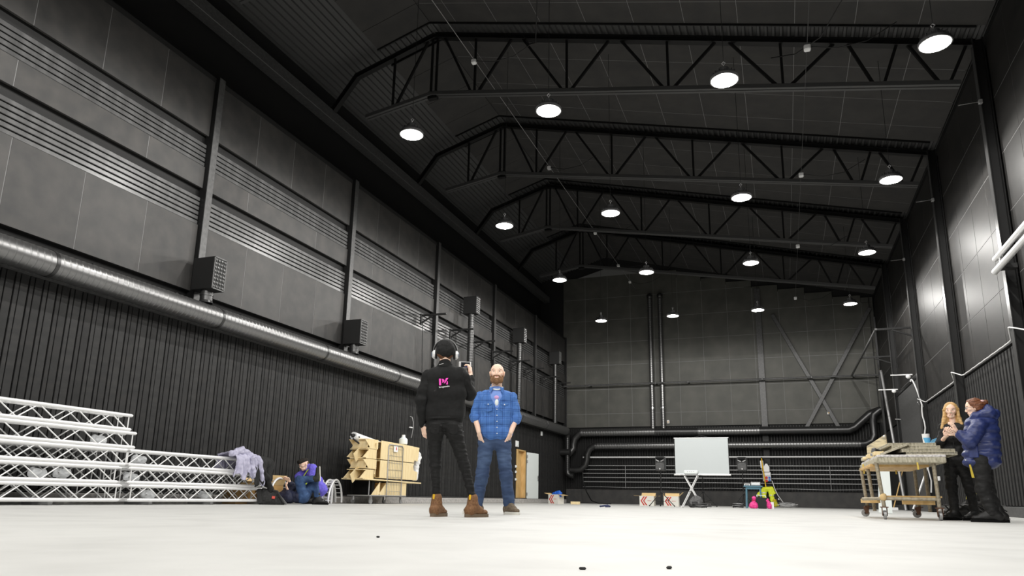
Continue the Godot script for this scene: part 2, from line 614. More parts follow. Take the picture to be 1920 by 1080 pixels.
func wall_back() -> void:
	var poly := PackedVector2Array([Vector2(-11.5, 0), Vector2(4.6, 0), Vector2(4.6, 9.4), Vector2(-7.8, 12.6), Vector2(-11.5, 11.5)])
	var w := struct("wall_back", Geo.new().prism(poly, ZB - 0.4, ZB - 0.08), M.wall_dark, "black panelled back wall under the roof", "wall")
	var ys := [3.58, 4.23, 5.42, 6.62, 7.75, 8.9, 10.05, 11.2]
	var x0 := -8.91 - 1.145
	for r in ys.size() - 1:
		for c in 13:
			var xa := x0 + 1.145 * c
			var xb := minf(xa + 1.145, XR)
			var ytop := minf(ys[r + 1], minf(roof_y(xa), roof_y(xb)))
			if ytop - ys[r] < 0.15 or xb - xa < 0.1:
				continue
			obj("panel", Geo.new().box(Vector3((xa + xb) * 0.5, (ys[r] + ytop) * 0.5, ZB - 0.025), Vector3(xb - xa - 0.014, ytop - ys[r] - 0.014, 0.05), Basis.IDENTITY, 0.003), M.panel_back_lit, w)  # lightened panel colour stands in for light
	obj("joint_strip", Geo.new().prism(PackedVector2Array([Vector2(-10.0, 3.6), Vector2(4.1, 3.6), Vector2(4.1, 8.8), Vector2(-7.8, 11.6), Vector2(-10.0, 11.0)]), ZB - 0.07, ZB - 0.004), M.joint_back, w)
	# corrugated cladding behind the ducts and pipes
	var g := Geo.new()
	for k in 118:
		g.box(Vector3(-9.9 + 0.12 * k, 2.1, ZB - 0.04), Vector3(0.07, 2.9, 0.05), Basis.IDENTITY, 0.012)
	obj("corrugated_cladding", g, M.steel, w).set_meta("kind", "stuff")
	obj("base_panel", Geo.new().box(Vector3(-2.9, 0.33, ZB + 0.02), Vector3(14.0, 0.64, 0.06), Basis.IDENTITY, 0.004), M.panel_alt, w)
	# steel column and cross bracing
	obj("column", Geo.new().box(Vector3(-0.66, 6.7, ZB + 0.06), Vector3(0.26, 6.4, 0.14), Basis.IDENTITY, 0.006), M.steel_grey, w)
	obj("column_foot", Geo.new().box(Vector3(-0.66, 1.75, ZB + 0.06), Vector3(0.26, 3.5, 0.14), Basis.IDENTITY, 0.006), M.steel, w)
	for s in [[Vector3(-0.05, 8.6, ZB + 0.1), Vector3(2.4, 3.3, ZB + 0.1)], [Vector3(4.0, 8.6, ZB + 0.18), Vector3(1.0, 3.3, ZB + 0.18)]]:
		obj("brace", Geo.new().bar(s[0], s[1], 0.16, 0.07, Vector3.BACK, 0.008), M.steel_grey, w)

func wall_front() -> void:
	var poly := PackedVector2Array([Vector2(-11.5, 0), Vector2(4.6, 0), Vector2(4.6, 9.4), Vector2(-7.8, 12.6), Vector2(-11.5, 11.5)])
	struct("wall_front", Geo.new().prism(poly, 12.6, 13.0), M.panel, "black end wall behind the camera", "wall")

func roof() -> void:
	# corrugated deck, ribs along the hall, with a slab over it
	var g := Geo.new()
	for side in 2:
		var a := Vector2(-7.8, 12.27)
		var e := Vector2(4.5, 12.27 - 0.243 * 12.3) if side else Vector2(-11.4, 12.27 - 0.31 * 3.6)
		var len := a.distance_to(e)
		var t := (e - a) / len
		var nn := Vector2(-t.y, t.x)
		if nn.y > 0:
			nn = -nn
		var prof := []
		var s := 0.0
		while s < len:
			for k in [[0.0, 0.0], [0.07, 0.0], [0.09, 0.05], [0.14, 0.05], [0.16, 0.0]]:
				prof.append(a + t * minf(s + k[0], len) + nn * k[1])
			s += 0.16
		for i in prof.size() - 1:
			var p: Vector2 = prof[i]
			var q: Vector2 = prof[i + 1]
			g.quad(Vector3(p.x, p.y, 12.8), Vector3(q.x, q.y, 12.8), Vector3(q.x, q.y, -34.7), Vector3(p.x, p.y, -34.7), Vector3.DOWN)
		var u := -nn * 0.25
		g.quad(Vector3(a.x + u.x, a.y + u.y, 12.8), Vector3(e.x + u.x, e.y + u.y, 12.8), Vector3(e.x + u.x, e.y + u.y, -34.7), Vector3(a.x + u.x, a.y + u.y, -34.7), Vector3.UP)
	var c := struct("ceiling", g, M.deck, "black pitched ceiling of smooth panels under a ribbed steel roof deck", "ceiling")
	# panels
	var ar := atan(0.243)
	for b in range(-4, 5):
		var zt := Z0 - BAY * b
		var rows := [-0.38, -1.2, -2.54, -3.77, -4.52]
		if b < -1:
			rows = [-0.38, -4.52]
		for r in rows.size() - 1:
			var z1: float = zt + rows[r]
			var z2: float = zt + rows[r + 1]
			if z1 > 12.5:
				continue
			z1 = minf(z1, 12.5)
			var xs := [-7.8, -7.05]
			for k in 10:
				xs.append(-5.93 + 1.122 * k)
			xs.append(XR)
			if b < -1:
				xs = [-7.8, XR]
			for k in xs.size() - 1:
				var xa: float = xs[k]
				var xb: float = xs[k + 1]
				if xb - xa < 0.05:
					continue
				obj("panel", Geo.new().box(Vector3((xa + xb) * 0.5, roof_y((xa + xb) * 0.5) + 0.03, (z1 + z2) * 0.5), Vector3((xb - xa) / cos(ar) - 0.012, 0.05, z1 - z2 - 0.012), Basis(Vector3.BACK, -ar), 0.003), M.ceil, c)
			obj("panel", Geo.new().box(Vector3(-8.56, roof_y(-8.56) + 0.03, (z1 + z2) * 0.5), Vector3(1.56, 0.05, z1 - z2 - 0.012), Basis(Vector3.BACK, atan(0.31)), 0.003), M.ceil, c)
		var jx := Geo.new().box(Vector3(-1.8, roof_y(-1.8) + 0.0175, zt - 2.45), Vector3(12.2, 0.02, 4.1), Basis(Vector3.BACK, -ar))
		if b >= -1:
			obj("joint_strip", jx, M.joint, c)

# ---------------------------------------------------------------- roof trusses
func trusses() -> void:
	var names := ["just ahead of the camera, mostly out of view", "the nearest and largest in view", "second in view, behind the largest", "third in view, halfway down the hall", "the farthest in view, near the back wall"]
	var top := func(x: float) -> Vector3: return Vector3(x, roof_y(x) - 0.16, 0)
	var bot := func(x: float) -> Vector3: return Vector3(x, 10.2 - 0.1735 * (x + 7.8), 0) if x > -7.8 else Vector3(x, 10.2 + 0.163 * (x + 7.8), 0)
	var web: Array = []
	for p in [[-6.65, -6.65], [-4.26, -4.26], [-1.89, -1.89], [0.5, 0.5], [-7.87, -7.87], [-7.73, -7.73], [-8.97, -8.97]]:
		web.append(["post", p[0], p[1], 0.055])
	for p in [[-6.72, -7.55], [-6.58, -5.65], [-4.33, -5.42], [-4.19, -3.2], [-1.96, -2.98], [-1.82, -0.8], [0.42, -0.58], [0.6, 1.58], [2.22, 1.78], [2.38, 2.7], [3.38, 2.86], [3.52, 3.9], [-8.9, -7.98]]:
		web.append(["diagonal", p[0], p[1], 0.06])
	var proto: Node3D
	for i in 5:
		var z := Z0 - BAY * (i - 1)
		var lab: String = "black steel roof truss, " + names[i]
		if i:
			dup(proto, Vector3(0, 0, z), 0.0, lab)
			continue
		proto = thing("roof_truss", lab, "roof truss", Vector3(0, 0, z), 0.0, "roof trusses")
		var up := Vector3(0, 1, 0)
		for seg in [["top_chord", top.call(-7.8), top.call(4.02)], ["top_chord", top.call(-7.8), top.call(-10.14)], ["bottom_chord", bot.call(-7.8), bot.call(3.7)], ["bottom_chord", bot.call(-7.8), bot.call(-9.72)], ["haunch", top.call(-10.1), Vector3(-10.86, 10.2, 0)]]:
			var g := Geo.new()
			var d: Vector3 = (seg[2] - seg[1]).normalized()
			var nn := Vector3(-d.y, d.x, 0)
			if nn.y < 0:
				nn = -nn
			for s in [-1, 1]:
				g.bar(seg[1] + nn * 0.06 * s, seg[2] + nn * 0.06 * s, 0.15, 0.014, nn)
			g.bar(seg[1], seg[2], 0.012, 0.11, nn)
			if seg[0] == "bottom_chord":
				g = Geo.new()
				for s in [-1, 1]:
					g.bar(seg[1] + Vector3(0, 0, 0.055 * s), seg[2] + Vector3(0, 0, 0.055 * s), 0.075, 0.1, nn, 0.006)
				g.bar(seg[1], seg[2], 0.05, 0.05, nn)
			obj(seg[0], g, M.chord if seg[0] == "bottom_chord" else M.steel, proto)  # bottom chord gets floor bounce painted in
		for wv in web:
			var a: Vector3 = bot.call(wv[1])
			var e: Vector3 = top.call(wv[2])
			obj(wv[0], Geo.new().bar(a, e, wv[3], wv[3], Vector3.BACK, 0.006), M.steel, proto)
		obj("knuckle", Geo.new().box(Vector3(-7.8, 10.16, 0), Vector3(0.26, 0.22, 0.13), Basis.IDENTITY, 0.01), M.steel, proto)
		obj("gusset", Geo.new().box(Vector3(-7.8, 11.86, 0), Vector3(0.34, 0.2, 0.05), Basis.IDENTITY, 0.01), M.steel, proto)
		# purlin angles on top, that carry the ceiling panels beside the truss
		for s in [-1, 1]:
			obj("cleat", Geo.new().bar(top.call(-7.8) + Vector3(0, 0.14, s * 0.37), top.call(4.0) + Vector3(0, 0.14, s * 0.37), 0.03, 0.05, up), M.steel, proto)
			obj("cleat", Geo.new().bar(top.call(-7.8) + Vector3(0, 0.14, s * 0.37), top.call(-9.3) + Vector3(0, 0.14, s * 0.37), 0.03, 0.05, up), M.steel, proto)

# ---------------------------------------------------------------- ventilation
func spiral_profile(r: float, len: float, pitch: float) -> Array:
	var p := [Vector2(r, 0.0)]
	var s := 0.0
	while s + pitch <= len + 0.001:
		p.append_array([Vector2(r, s + pitch * 0.72), Vector2(r + 0.006, s + pitch * 0.82), Vector2(r + 0.006, s + pitch * 0.9), Vector2(r, s + pitch)])
		s += pitch
	if s < len:
		p.append(Vector2(r, len))
	return p

func ducts() -> void:
	var back := Basis(Vector3.RIGHT, -PI / 2)       # b.y points along -Z
	var d := thing("ventilation_duct", "long spiral seamed round duct running the whole length of the left wall", "duct", Vector3(-9.62, 3.33, 0))
	var seg := Geo.new().lathe(spiral_profile(0.19, 3.3, 0.1), Vector3.ZERO, 26, back).mesh()
	var ring := Geo.new().lathe([Vector2(0.19, -0.03), Vector2(0.199, -0.025), Vector2(0.199, 0.025), Vector2(0.19, 0.03)], Vector3.ZERO, 26, back).mesh()
	for k in 11:
		var z := 3.0 - 3.3 * k
		put("section", seg, M.duct, d, Transform3D(Basis.IDENTITY, Vector3(0, 0, z)))
		put("joint_ring", ring, M.duct_dark, d, Transform3D(Basis.IDENTITY, Vector3(0, 0, z)))
	for k in 22:
		var z := 2.2 - 1.63 * k
		obj("hanger", Geo.new().bar(Vector3(0.02, 0.2, z), Vector3(-0.3, 0.26, z), 0.04, 0.025), M.steel, d)
	obj("elbow", Geo.new().tube([Vector3(0, 0, -33.2), Vector3(0, -0.01, -33.4), Vector3(0, -0.09, -33.55), Vector3(0, -0.26, -33.62)], [0.19, 0.19, 0.17, 0.13], 20), M.duct_dark, d)
	obj("drop_pipe", Geo.new().lathe(spiral_profile(0.115, 1.7, 0.09), Vector3(0, -1.9, -33.62), 18), M.duct_dark, d)
	obj("foot_elbow", Geo.new().tube([Vector3(0, -1.85, -33.62), Vector3(0.03, -1.99, -33.62), Vector3(0.16, -2.07, -33.62), Vector3(0.3, -2.08, -33.62)], 0.12, 16), M.duct_dark, d)
	obj("cross_stub", Geo.new().tube([Vector3(-0.3, -0.98, -33.55), Vector3(0.16, -0.98, -33.55)], 0.155, 18), M.duct_dark, d)
	# two runs along the back wall
	var a := thing("cross_duct", "upper black duct along the back wall, bent down at its left end", "duct", Vector3(0, 0, -33.95))
	var p1 := [Vector3(3.99, 4.05, 0.06), Vector3(3.9, 4.03, 0.05), Vector3(3.56, 3.9, 0), Vector3(2.95, 3.36, 0), Vector3(2.7, 3.26, 0), Vector3(-0.9, 3.27, 0)]
	obj("right_bend", Geo.new().tube(p1, 0.165, 20), M.duct_dark, a)
	obj("run", Geo.new().lathe(spiral_profile(0.17, 4.6, 0.12), Vector3(-0.9, 3.27, 0), 22, Basis(Vector3.BACK, PI / 2)), M.duct, a)
	obj("sleeve", Geo.new().tube([Vector3(-3.55, 3.27, 0), Vector3(-5.5, 3.28, 0)], 0.178, 22), M.duct_dark, a)
	obj("far_run", Geo.new().lathe(spiral_profile(0.17, 3.55, 0.12), Vector3(-5.5, 3.28, 0), 22, Basis(Vector3.BACK, PI / 2)), M.duct, a)
	obj("left_bend", Geo.new().tube([Vector3(-8.95, 3.29, 0), Vector3(-9.1, 3.26, 0), Vector3(-9.34, 3.02, 0), Vector3(-9.42, 2.75, 0), Vector3(-9.42, 2.55, 0), Vector3(-9.6, 2.3, 0.08), Vector3(-9.75, 2.24, 0.15)], 0.165, 20), M.duct_dark, a)
	var b := thing("cross_duct", "lower black duct along the back wall, behind the projection screen", "duct", Vector3(0, 0, -33.8))
	obj("right_bend", Geo.new().tube([Vector3(3.99, 4.06, 0.1), Vector3(3.92, 4.04, 0.1), Vector3(3.72, 3.86, 0.05), Vector3(3.66, 3.6, 0), Vector3(3.66, 3.0, 0), Vector3(3.55, 2.78, 0), Vector3(3.3, 2.66, 0), Vector3(3.1, 2.65, 0)], 0.145, 20), M.duct_dark, b)
	obj("run", Geo.new().lathe(spiral_profile(0.14, 11.4, 0.12), Vector3(3.1, 2.65, 0), 20, Basis(Vector3.BACK, PI / 2)), M.duct, b)
	obj("left_bend", Geo.new().tube([Vector3(-8.2, 2.66, 0), Vector3(-8.36, 2.64, 0), Vector3(-8.58, 2.5, 0), Vector3(-8.7, 2.25, 0), Vector3(-8.72, 1.98, 0), Vector3(-8.8, 1.75, 0), Vector3(-9.0, 1.57, 0), Vector3(-9.2, 1.53, 0), Vector3(-9.62, 1.52, 0)], 0.14, 20), M.duct_dark, b)
	for s in [[-5.62, "left"], [-5.13, "right"]]:
		var v := thing("riser_duct", "%s one of the two thin vertical ducts rising up the back wall" % s[0 + 1], "duct", Vector3(s[0], 0, -34.17))
		obj("pipe", Geo.new().lathe(spiral_profile(0.105, 6.35, 0.11), Vector3(0, 3.44, 0), 16), M.duct, v)
		obj("collar", Geo.new().lathe([Vector2(0.105, 0), Vector2(0.125, 0.02), Vector2(0.125, 0.1), Vector2(0.105, 0.12)], Vector3(0, 4.36, 0), 16), M.chrome, v)
		obj("cap", Geo.new().lathe([Vector2(0.105, 0), Vector2(0.14, 0.06), Vector2(0.14, 0.16), Vector2(0.05, 0.24), Vector2(0, 0.25)], Vector3(0, 9.79, 0), 16), M.duct_dark, v)
	# supply boxes with nozzle grids, on the duct and on tall risers
	var nozzle := Geo.new().lathe([Vector2(0.0, 0.012), Vector2(0.014, 0.01), Vector2(0.02, 0.022), Vector2(0.029, 0.014), Vector2(0.033, 0.0)], Vector3.ZERO, 10, Basis(Vector3.BACK, -PI / 2)).mesh()
	var names := ["air supply box with round nozzles above the duct, nearest of its kind", "air supply box standing low on the duct, second along the left wall", "air supply box on a tall riser, just above the man in headphones", "air supply box on a tall riser, above the bald man", "air supply box on a tall riser, deepest in the dark corner"]
	var zs := [-9.88, -14.78, -21.75, -26.6, -31.5]
	for i in 5:
		var low: bool = i < 2
		var y: float = 3.75 if low else 6.22
		var t := thing("air_supply_box", "black " + names[i], "air vent", Vector3(-9.6, y, zs[i]), 0.0, "air supply boxes")
		obj("housing", Geo.new().box(Vector3(0, 0.3, 0), Vector3(0.48, 0.6, 0.31), Basis.IDENTITY, 0.008), M.black, t)
		var fr := Geo.new()
		for s in [-1, 1]:
			fr.box(Vector3(0.243, 0.3, s * 0.146), Vector3(0.012, 0.6, 0.018))
			fr.box(Vector3(0.243, 0.3 + s * 0.291, 0), Vector3(0.012, 0.018, 0.3))
		obj("face_frame", fr, M.steel_grey, t)
		for r in 8:
			for c in 4:
				put("nozzle", nozzle, M.duct, t, Transform3D(Basis.IDENTITY, Vector3(0.241, 0.055 + 0.07 * r, -0.105 + 0.07 * c)))
		if low:
			obj("neck", Geo.new().lathe([Vector2(0.125, -0.225), Vector2(0.11, -0.18), Vector2(0.11, -0.1), Vector2(0.118, -0.095), Vector2(0.118, -0.06), Vector2(0.11, -0.055), Vector2(0.11, 0.0)], Vector3.ZERO, 18), M.duct_dark, t)
		else:
			obj("riser", Geo.new().lathe(spiral_profile(0.105, 2.69, 0.09), Vector3(0, -2.69, 0), 18), M.duct_dark, t)

# ---------------------------------------------------------------- rails, pipes and cables
func fittings() -> void:
	var ord := ["first from the camera", "second from the camera", "third from the camera", "fourth from the camera", "fifth from the camera", "sixth from the camera", "seventh from the camera", "last, nearest the back wall"]
	for i in 8:
		var z: float = [-18.7, -20.75, -22.65, -24.45, -26.4, -28.2, -30.4, -32.2][i]
		var t := thing("cantilever_bracket", "black steel bracket reaching out from left wall, %s" % ord[i], "bracket", Vector3(-9.86, 5.46, z), 0.0, "bracket arms on the left wall")
		obj("arm", Geo.new().box(Vector3(0.4, 0.0, 0), Vector3(0.8, 0.055, 0.055), Basis.IDENTITY, 0.006), M.black, t)
		obj("strut", Geo.new().bar(Vector3(0, -0.22, 0), Vector3(0.34, -0.04, 0), 0.04, 0.04), M.black, t)
		obj("wall_plate", Geo.new().box(Vector3(-0.02, -0.12, 0), Vector3(0.05, 0.34, 0.09), Basis.IDENTITY, 0.006), M.black, t)
		obj("cable", Geo.new().tube([Vector3(0.05, -0.2, 0.03), Vector3(0.0, -1.0, -0.1), Vector3(-0.02, -1.9, -0.22)], 0.012, 6), M.cable, t)
	var r := thing("steel_rail", "grey steel tube rail along the back wall, held on short posts", "rail", Vector3(0, 5.57, -33.93))
	obj("tube", Geo.new().tube([Vector3(-9.9, 0, 0), Vector3(4.1, 0, 0)], 0.04, 12), M.steel_grey, r)
	for x in [-8.6, -5.4, -3.9, -0.65, 1.4, 3.1]:
		obj("post", Geo.new().bar(Vector3(x, 0, -0.42), Vector3(x, 0, 0.0), 0.05, 0.05), M.black, r)
		obj("clamp", Geo.new().box(Vector3(x, 0, 0), Vector3(0.06, 0.11, 0.11), Basis.IDENTITY, 0.01), M.steel_grey, r)
	r = thing("steel_rail", "black square rail along the far end of the right wall, on two arms", "rail", Vector3(3.0, 5.56, 0))
	obj("tube", Geo.new().bar(Vector3(0, 0, -24.7), Vector3(0, 0, -33.9), 0.06, 0.06), M.steel_grey, r)
	for z in [-24.75, -29.6]:
		obj("arm", Geo.new().bar(Vector3(1.08, 0, z), Vector3(-0.04, 0, z), 0.06, 0.06), M.steel, r)
		obj("strut", Geo.new().bar(Vector3(1.06, -0.28, z), Vector3(0.45, -0.04, z), 0.045, 0.045), M.steel, r)
	# pipes on the back wall
	var pl := ["thick pale pipe, topmost of the pipes on the back wall", "second from the top", "third from the top", "fourth from the top", "fifth from the top", "sixth from the top", "thin sagging pipe, lowest of the pipes on the back wall"]
	var py := [2.14, 1.75, 1.565, 1.385, 1.2, 1.0, 0.76]
	for i in 7:
		var t := thing("wall_pipe", pl[i] if i in [0, 6] else "slim grey back wall pipe, %s" % pl[i], "pipe", Vector3(0, py[i], -34.15), 0.0, "pipes on the back wall")
		var pts := []
		for k in 27:
			pts.append(Vector3(-9.0 + 0.5 * k, (0.012 * sin(k * 1.1) if i == 6 else 0.0), 0))
		obj("tube", Geo.new().tube(pts, [0.036, 0.024, 0.024, 0.024, 0.026, 0.022, 0.013][i], 10), M.cable_white if i == 0 else M.alu_dull, t)
		for x in [-7.2, -4.9, -2.2, 0.2, 2.4]:
			obj("clip", Geo.new().box(Vector3(x, 0.0, -0.06), Vector3(0.04, 0.09, 0.14)), M.steel, t)
	for s in [[-6.95, "left"], [1.85, "right"]]:
		var t := tag(obj("pipe_dropper", Geo.new().tube([Vector3(s[0], 1.75, -34.12), Vector3(s[0], 0.72, -34.12)], 0.014, 8), M.alu_dull), "thin upright pipe joining the horizontal pipes on the back wall, %s end" % s[1], "pipe")
	# sensor lines under the roof
	for L in [[-6.25, 10.2, [-13.86, -19.79, -25.74, -29.94, -32.54], "left ridge cable"], [0.9, 8.42, [-12.98, -18.67, -24.35, -30.98], "right hand cable"]]:
		tag(obj("roof_cable", Geo.new().tube([Vector3(L[0], L[1] + 0.05, -7.0), Vector3(L[0], L[1] + 0.05, -34.2)], 0.009 if L[0] < 0.0 else 0.006, 6), M.alu_dull if L[0] < 0.0 else M.steel_grey), "thin pale cable strung under the roof, the %s" % L[3], "cable")
		for k in L[2].size():
			var t := thing("junction_box", "small white box hanging on the %s, %s from the camera" % [L[3], ["first", "second", "third", "fourth", "fifth"][k]], "junction box", Vector3(L[0], L[1], L[2][k]), 0.0, "white boxes under the roof")
			obj("case", Geo.new().box(Vector3.ZERO, Vector3(0.12, 0.11, 0.12), Basis.IDENTITY, 0.02), M.white, t)
			obj("gland", Geo.new().tube([Vector3(0.06, 0, 0), Vector3(0.1, 0, 0)], 0.018, 8), M.rubber, t)
			obj("lead", Geo.new().tube([Vector3(0.1, 0, 0), Vector3(0.5, -0.14, 0.05), Vector3(1.0, -0.08, 0.02), Vector3(1.5, 0.2, 0)], 0.009, 6), M.cable, t)
	# loose cables looped at the lamps
	for s in [[Vector3(2.3, 9.3, -10.9), Vector3(1.9, 9.45, -11.8), Vector3(1.2, 9.0, -13.6), Vector3(0.3, 9.3, -14.5), "right"], [Vector3(-3.5, 10.8, -11.0), Vector3(-4.2, 10.5, -12.4), Vector3(-4.6, 10.1, -13.5), Vector3(-5.3, 11.2, -14.6), "left"]]:
		tag(obj("loose_cable", Geo.new().tube([s[0], (s[0] + s[1]) * 0.5 + Vector3(0, 0.05, 0), s[1], (s[1] + s[2]) * 0.5 + Vector3(0, -0.1, 0), s[2], (s[2] + s[3]) * 0.5 + Vector3(0, -0.14, 0), s[3]], 0.012, 6), M.cable), "black cable hanging loose from lamp to nearest truss, %s side" % s[4], "cable")
	# rods at the heads of the right columns
	for i in 3:
		var z: float = Z0 - BAY * i + 0.12
		var t := thing("wall_rod", "short bright rod sticking out at head of right column, %s" % ["nearest", "second", "third"][i], "bracket", Vector3(4.0, 7.72, z), 0.0, "rods on the right columns")
		obj("rod", Geo.new().tube([Vector3(0, 0, 0), Vector3(-0.42, -0.03, 0.03)], [0.012, 0.016], 8), M.chrome, t)
		obj("knuckle", Geo.new().box(Vector3(-0.04, -0.01, 0), Vector3(0.07, 0.09, 0.07), Basis.IDENTITY, 0.01), M.alu_dull, t)
	# twin tubes on a bracket
	var t := thing("tube_pair", "pair of long bright steel tubes on bracket at nearest right column", "tube", Vector3(3.8, 4.42, 0))
	obj("tube", Geo.new().tube([Vector3(0.0, 0.1, -14.55), Vector3(0.0, 0.1, -9.6)], 0.05, 16), M.alu, t)
	obj("tube", Geo.new().tube([Vector3(-0.02, -0.12, -14.6), Vector3(-0.02, -0.12, -9.6)], 0.055, 16), M.alu, t)
	obj("bracket", Geo.new().box(Vector3(0.12, -0.1, -14.4), Vector3(0.3, 0.1, 0.14), Basis.IDENTITY, 0.01), M.black, t)
	obj("clamp", Geo.new().box(Vector3(0.06, 0.0, -14.3), Vector3(0.14, 0.12, 0.05), Basis.IDENTITY, 0.01), M.alu_dull, t)
	# white cable along the top of the slats, looping round each column
	for b in range(0, 4):
		var z1: float = Z0 - BAY * (b - 1)
		var z2: float = Z0 - BAY * b
		var pts := []
		for k in 25:
			var f := k / 24.0
			var e := maxf(0.0, 1.0 - minf(f, 1.0 - f) / 0.09)
			pts.append(Vector3(4.06 - 0.13 * e, 3.16 + 0.004 * sin(k * 2.3) + 0.16 * e * (1.0 if b < 3 else 0.4), lerpf(z1 - 0.02, z2 + 0.02, f)))
		tag(obj("wall_cable", Geo.new().tube(pts, 0.013, 8), M.cable_white), "white cable lying on the right slat cladding, %s" % ["in the bay nearest the camera", "between second and third columns", "above the dark gate", "in the far corner bay"][b], "cable")
	var dp := []
	for k in 16:
		dp.append(Vector3(3.98 - 0.02 * sin(k * 1.3), 3.1 - 0.17 * k, -24.3 + 0.03 * sin(k * 2.1)))
	tag(obj("hanging_cable", Geo.new().tube(dp, 0.02, 8), M.cable_white), "white cable hanging down the column beside the dark gate", "cable")
	dp = []
	for k in 13:
		var f := k / 12.0
		dp.append(Vector3(3.9 + 0.1 * f, 3.95 + 0.75 * f * (0.7 - f) * 2.0 - 0.45 * f, -25.3 + 0.95 * f * f))
	tag(obj("hanging_cable", Geo.new().tube(dp, 0.022, 8), M.cable_white), "thick white cable loop beside the top of the dark gate", "cable")
	# gate in the right wall
	var dg := Geo.new().box(Vector3(4.07, 2.0, -27.1), Vector3(0.06, 4.0, 4.2), Basis.IDENTITY, 0.01)
	var dr := struct("door_2", dg, M.steel_grey, "tall smooth dark sliding gate in the far right wall", "gate")
	obj("frame", Geo.new().box(Vector3(4.08, 4.06, -27.1), Vector3(0.12, 0.1, 4.5), Basis.IDENTITY, 0.01), M.steel, dr)
	for z in [-24.98, -29.2]:
		obj("frame", Geo.new().box(Vector3(4.08, 2.0, z), Vector3(0.12, 4.0, 0.12), Basis.IDENTITY, 0.01), M.steel, dr)
	obj("handle", Geo.new().box(Vector3(4.02, 1.1, -25.4), Vector3(0.05, 0.28, 0.06), Basis.IDENTITY, 0.01), M.chrome, dr)
	for s in [[-25.6, "nearer"], [-28.9, "farther"]]:
		var g := thing("gate_lamp", "small white lamp arm above the dark gate, %s one" % s[1], "bracket", Vector3(4.02, 4.22, s[0]))
		obj("arm", Geo.new().tube([Vector3.ZERO, Vector3(-0.62, 0.0, 0.0)], 0.02, 8), M.white, g)
		obj("head", Geo.new().ball(Vector3(-0.12, -0.06, 0.0), Vector3(0.08, 0.07, 0.1), 10), M.white, g)
	# long white pipe leaning in the far right corner
	tag(obj("leaning_pipe", Geo.new().tube([Vector3(3.75, 5.2, -30.6), Vector3(3.85, 0.0, -28.6)], 0.05, 10), M.alu_dull), "long grey pipe leaning against the far right wall", "pipe")
	tag(obj("corner_post", Geo.new().bar(Vector3(3.72, 0.0, -30.9), Vector3(3.72, 7.4, -30.9), 0.07, 0.07), M.black), "thin black upright post standing in the far right corner", "post")
	# door in the left wall
	var fd := Geo.new().box(Vector3(XL - 0.13, 1.12, -27.86), Vector3(0.04, 1.9, 0.86))
	var dl := struct("door_1", fd, M.pine, "open white door with pine frame near the far end of the left wall", "door")
	for s in [[-27.4, 0.1], [-28.33, 0.1]]:
		obj("jamb", Geo.new().box(Vector3(XL - 0.05, 1.12, s[0]), Vector3(0.2, 1.9, s[1]), Basis.IDENTITY, 0.006), M.pine, dl)
	obj("lintel", Geo.new().box(Vector3(XL - 0.05, 2.06, -27.86), Vector3(0.2, 0.05, 1.03), Basis.IDENTITY, 0.006), M.pine, dl)
	var lf := Basis(Vector3.UP, -0.12)
	var leaf := obj("leaf", Geo.new().box(Vector3(-9.82, 1.1, -29.05), Vector3(0.045, 1.86, 1.08), lf, 0.004), M.white_matt, dl)
	obj("handle", Geo.new().bar(Vector3(-9.71, 1.05, -29.42), Vector3(-9.7, 1.05, -29.55), 0.02, 0.03), M.chrome, leaf)
	obj("lock_plate", Geo.new().box(Vector3(-9.72, 1.0, -29.5), Vector3(0.02, 0.22, 0.05)), M.alu_dull, leaf)
	for y in [0.35, 1.65, 1.85]:
		obj("hinge", Geo.new().tube([Vector3(-9.84, y - 0.06, -28.43), Vector3(-9.84, y + 0.06, -28.43)], 0.022, 8), M.alu_dull, dl)
	obj("threshold", Geo.new().box(Vector3(-9.8, 0.08, -28.6), Vector3(0.34, 0.16, 2.4), Basis.IDENTITY, 0.008), M.concrete, dl)
	for s in [["emergency_sign", 2.29, -27.33, 0.24, 0.3, "white sign box above the pine door frame", "sign"], ["wall_light", 2.97, -30.47, 0.2, 0.16, "small white light high on left wall past the open door", "light"], ["light_switch", 1.4, -27.22, 0.1, 0.1, "white switch beside the door frame, top of three", "switch"], ["light_switch", 1.19, -27.22, 0.09, 0.09, "white switch beside the door frame, middle of three", "switch"], ["light_switch", 0.9, -27.22, 0.09, 0.1, "white switch beside the door frame, bottom of three", "switch"]]:
		var b := thing(s[0], s[5], s[6], Vector3(XL + 0.02, s[1], s[2]))
		obj("case", Geo.new().box(Vector3(0.01, 0, 0), Vector3(0.05, s[3], s[4]), Basis.IDENTITY, 0.01), M.white, b)
		obj("cover", Geo.new().box(Vector3(0.04, 0, 0), Vector3(0.012, s[3] * 0.7, s[4] * 0.7), Basis.IDENTITY, 0.004), M.white_matt, b)
	for s in [[-4.93, 3.78, "beside the vertical ducts"], [2.0, 4.05, "near the right end of back rail"]]:
		var b := thing("wall_socket", "small white socket box on the back wall, %s" % s[2], "socket", Vector3(s[0], s[1], ZB + 0.03))
		obj("case", Geo.new().box(Vector3(0, 0, 0.03), Vector3(0.12, 0.16, 0.08), Basis.IDENTITY, 0.012), M.white, b)
		obj("plug", Geo.new().tube([Vector3(0.0, 0, 0.06), Vector3(0.0, -0.02, 0.13)], 0.03, 8), M.card_light, b)
	# tap pipe above the wooden cases
	var q := thing("tap_pipe", "thin curved pipe with white clip on boards above the wooden cases", "pipe", Vector3(XL + 0.03, 2.05, -18.35))
	obj("tube", Geo.new().tube([Vector3(0.0, 0.36, 0.02), Vector3(0.06, 0.33, 0.0), Vector3(0.09, 0.2, -0.02), Vector3(0.09, 0.05, -0.04), Vector3(0.05, -0.25, -0.02)], 0.012, 8), M.alu_dull, q)
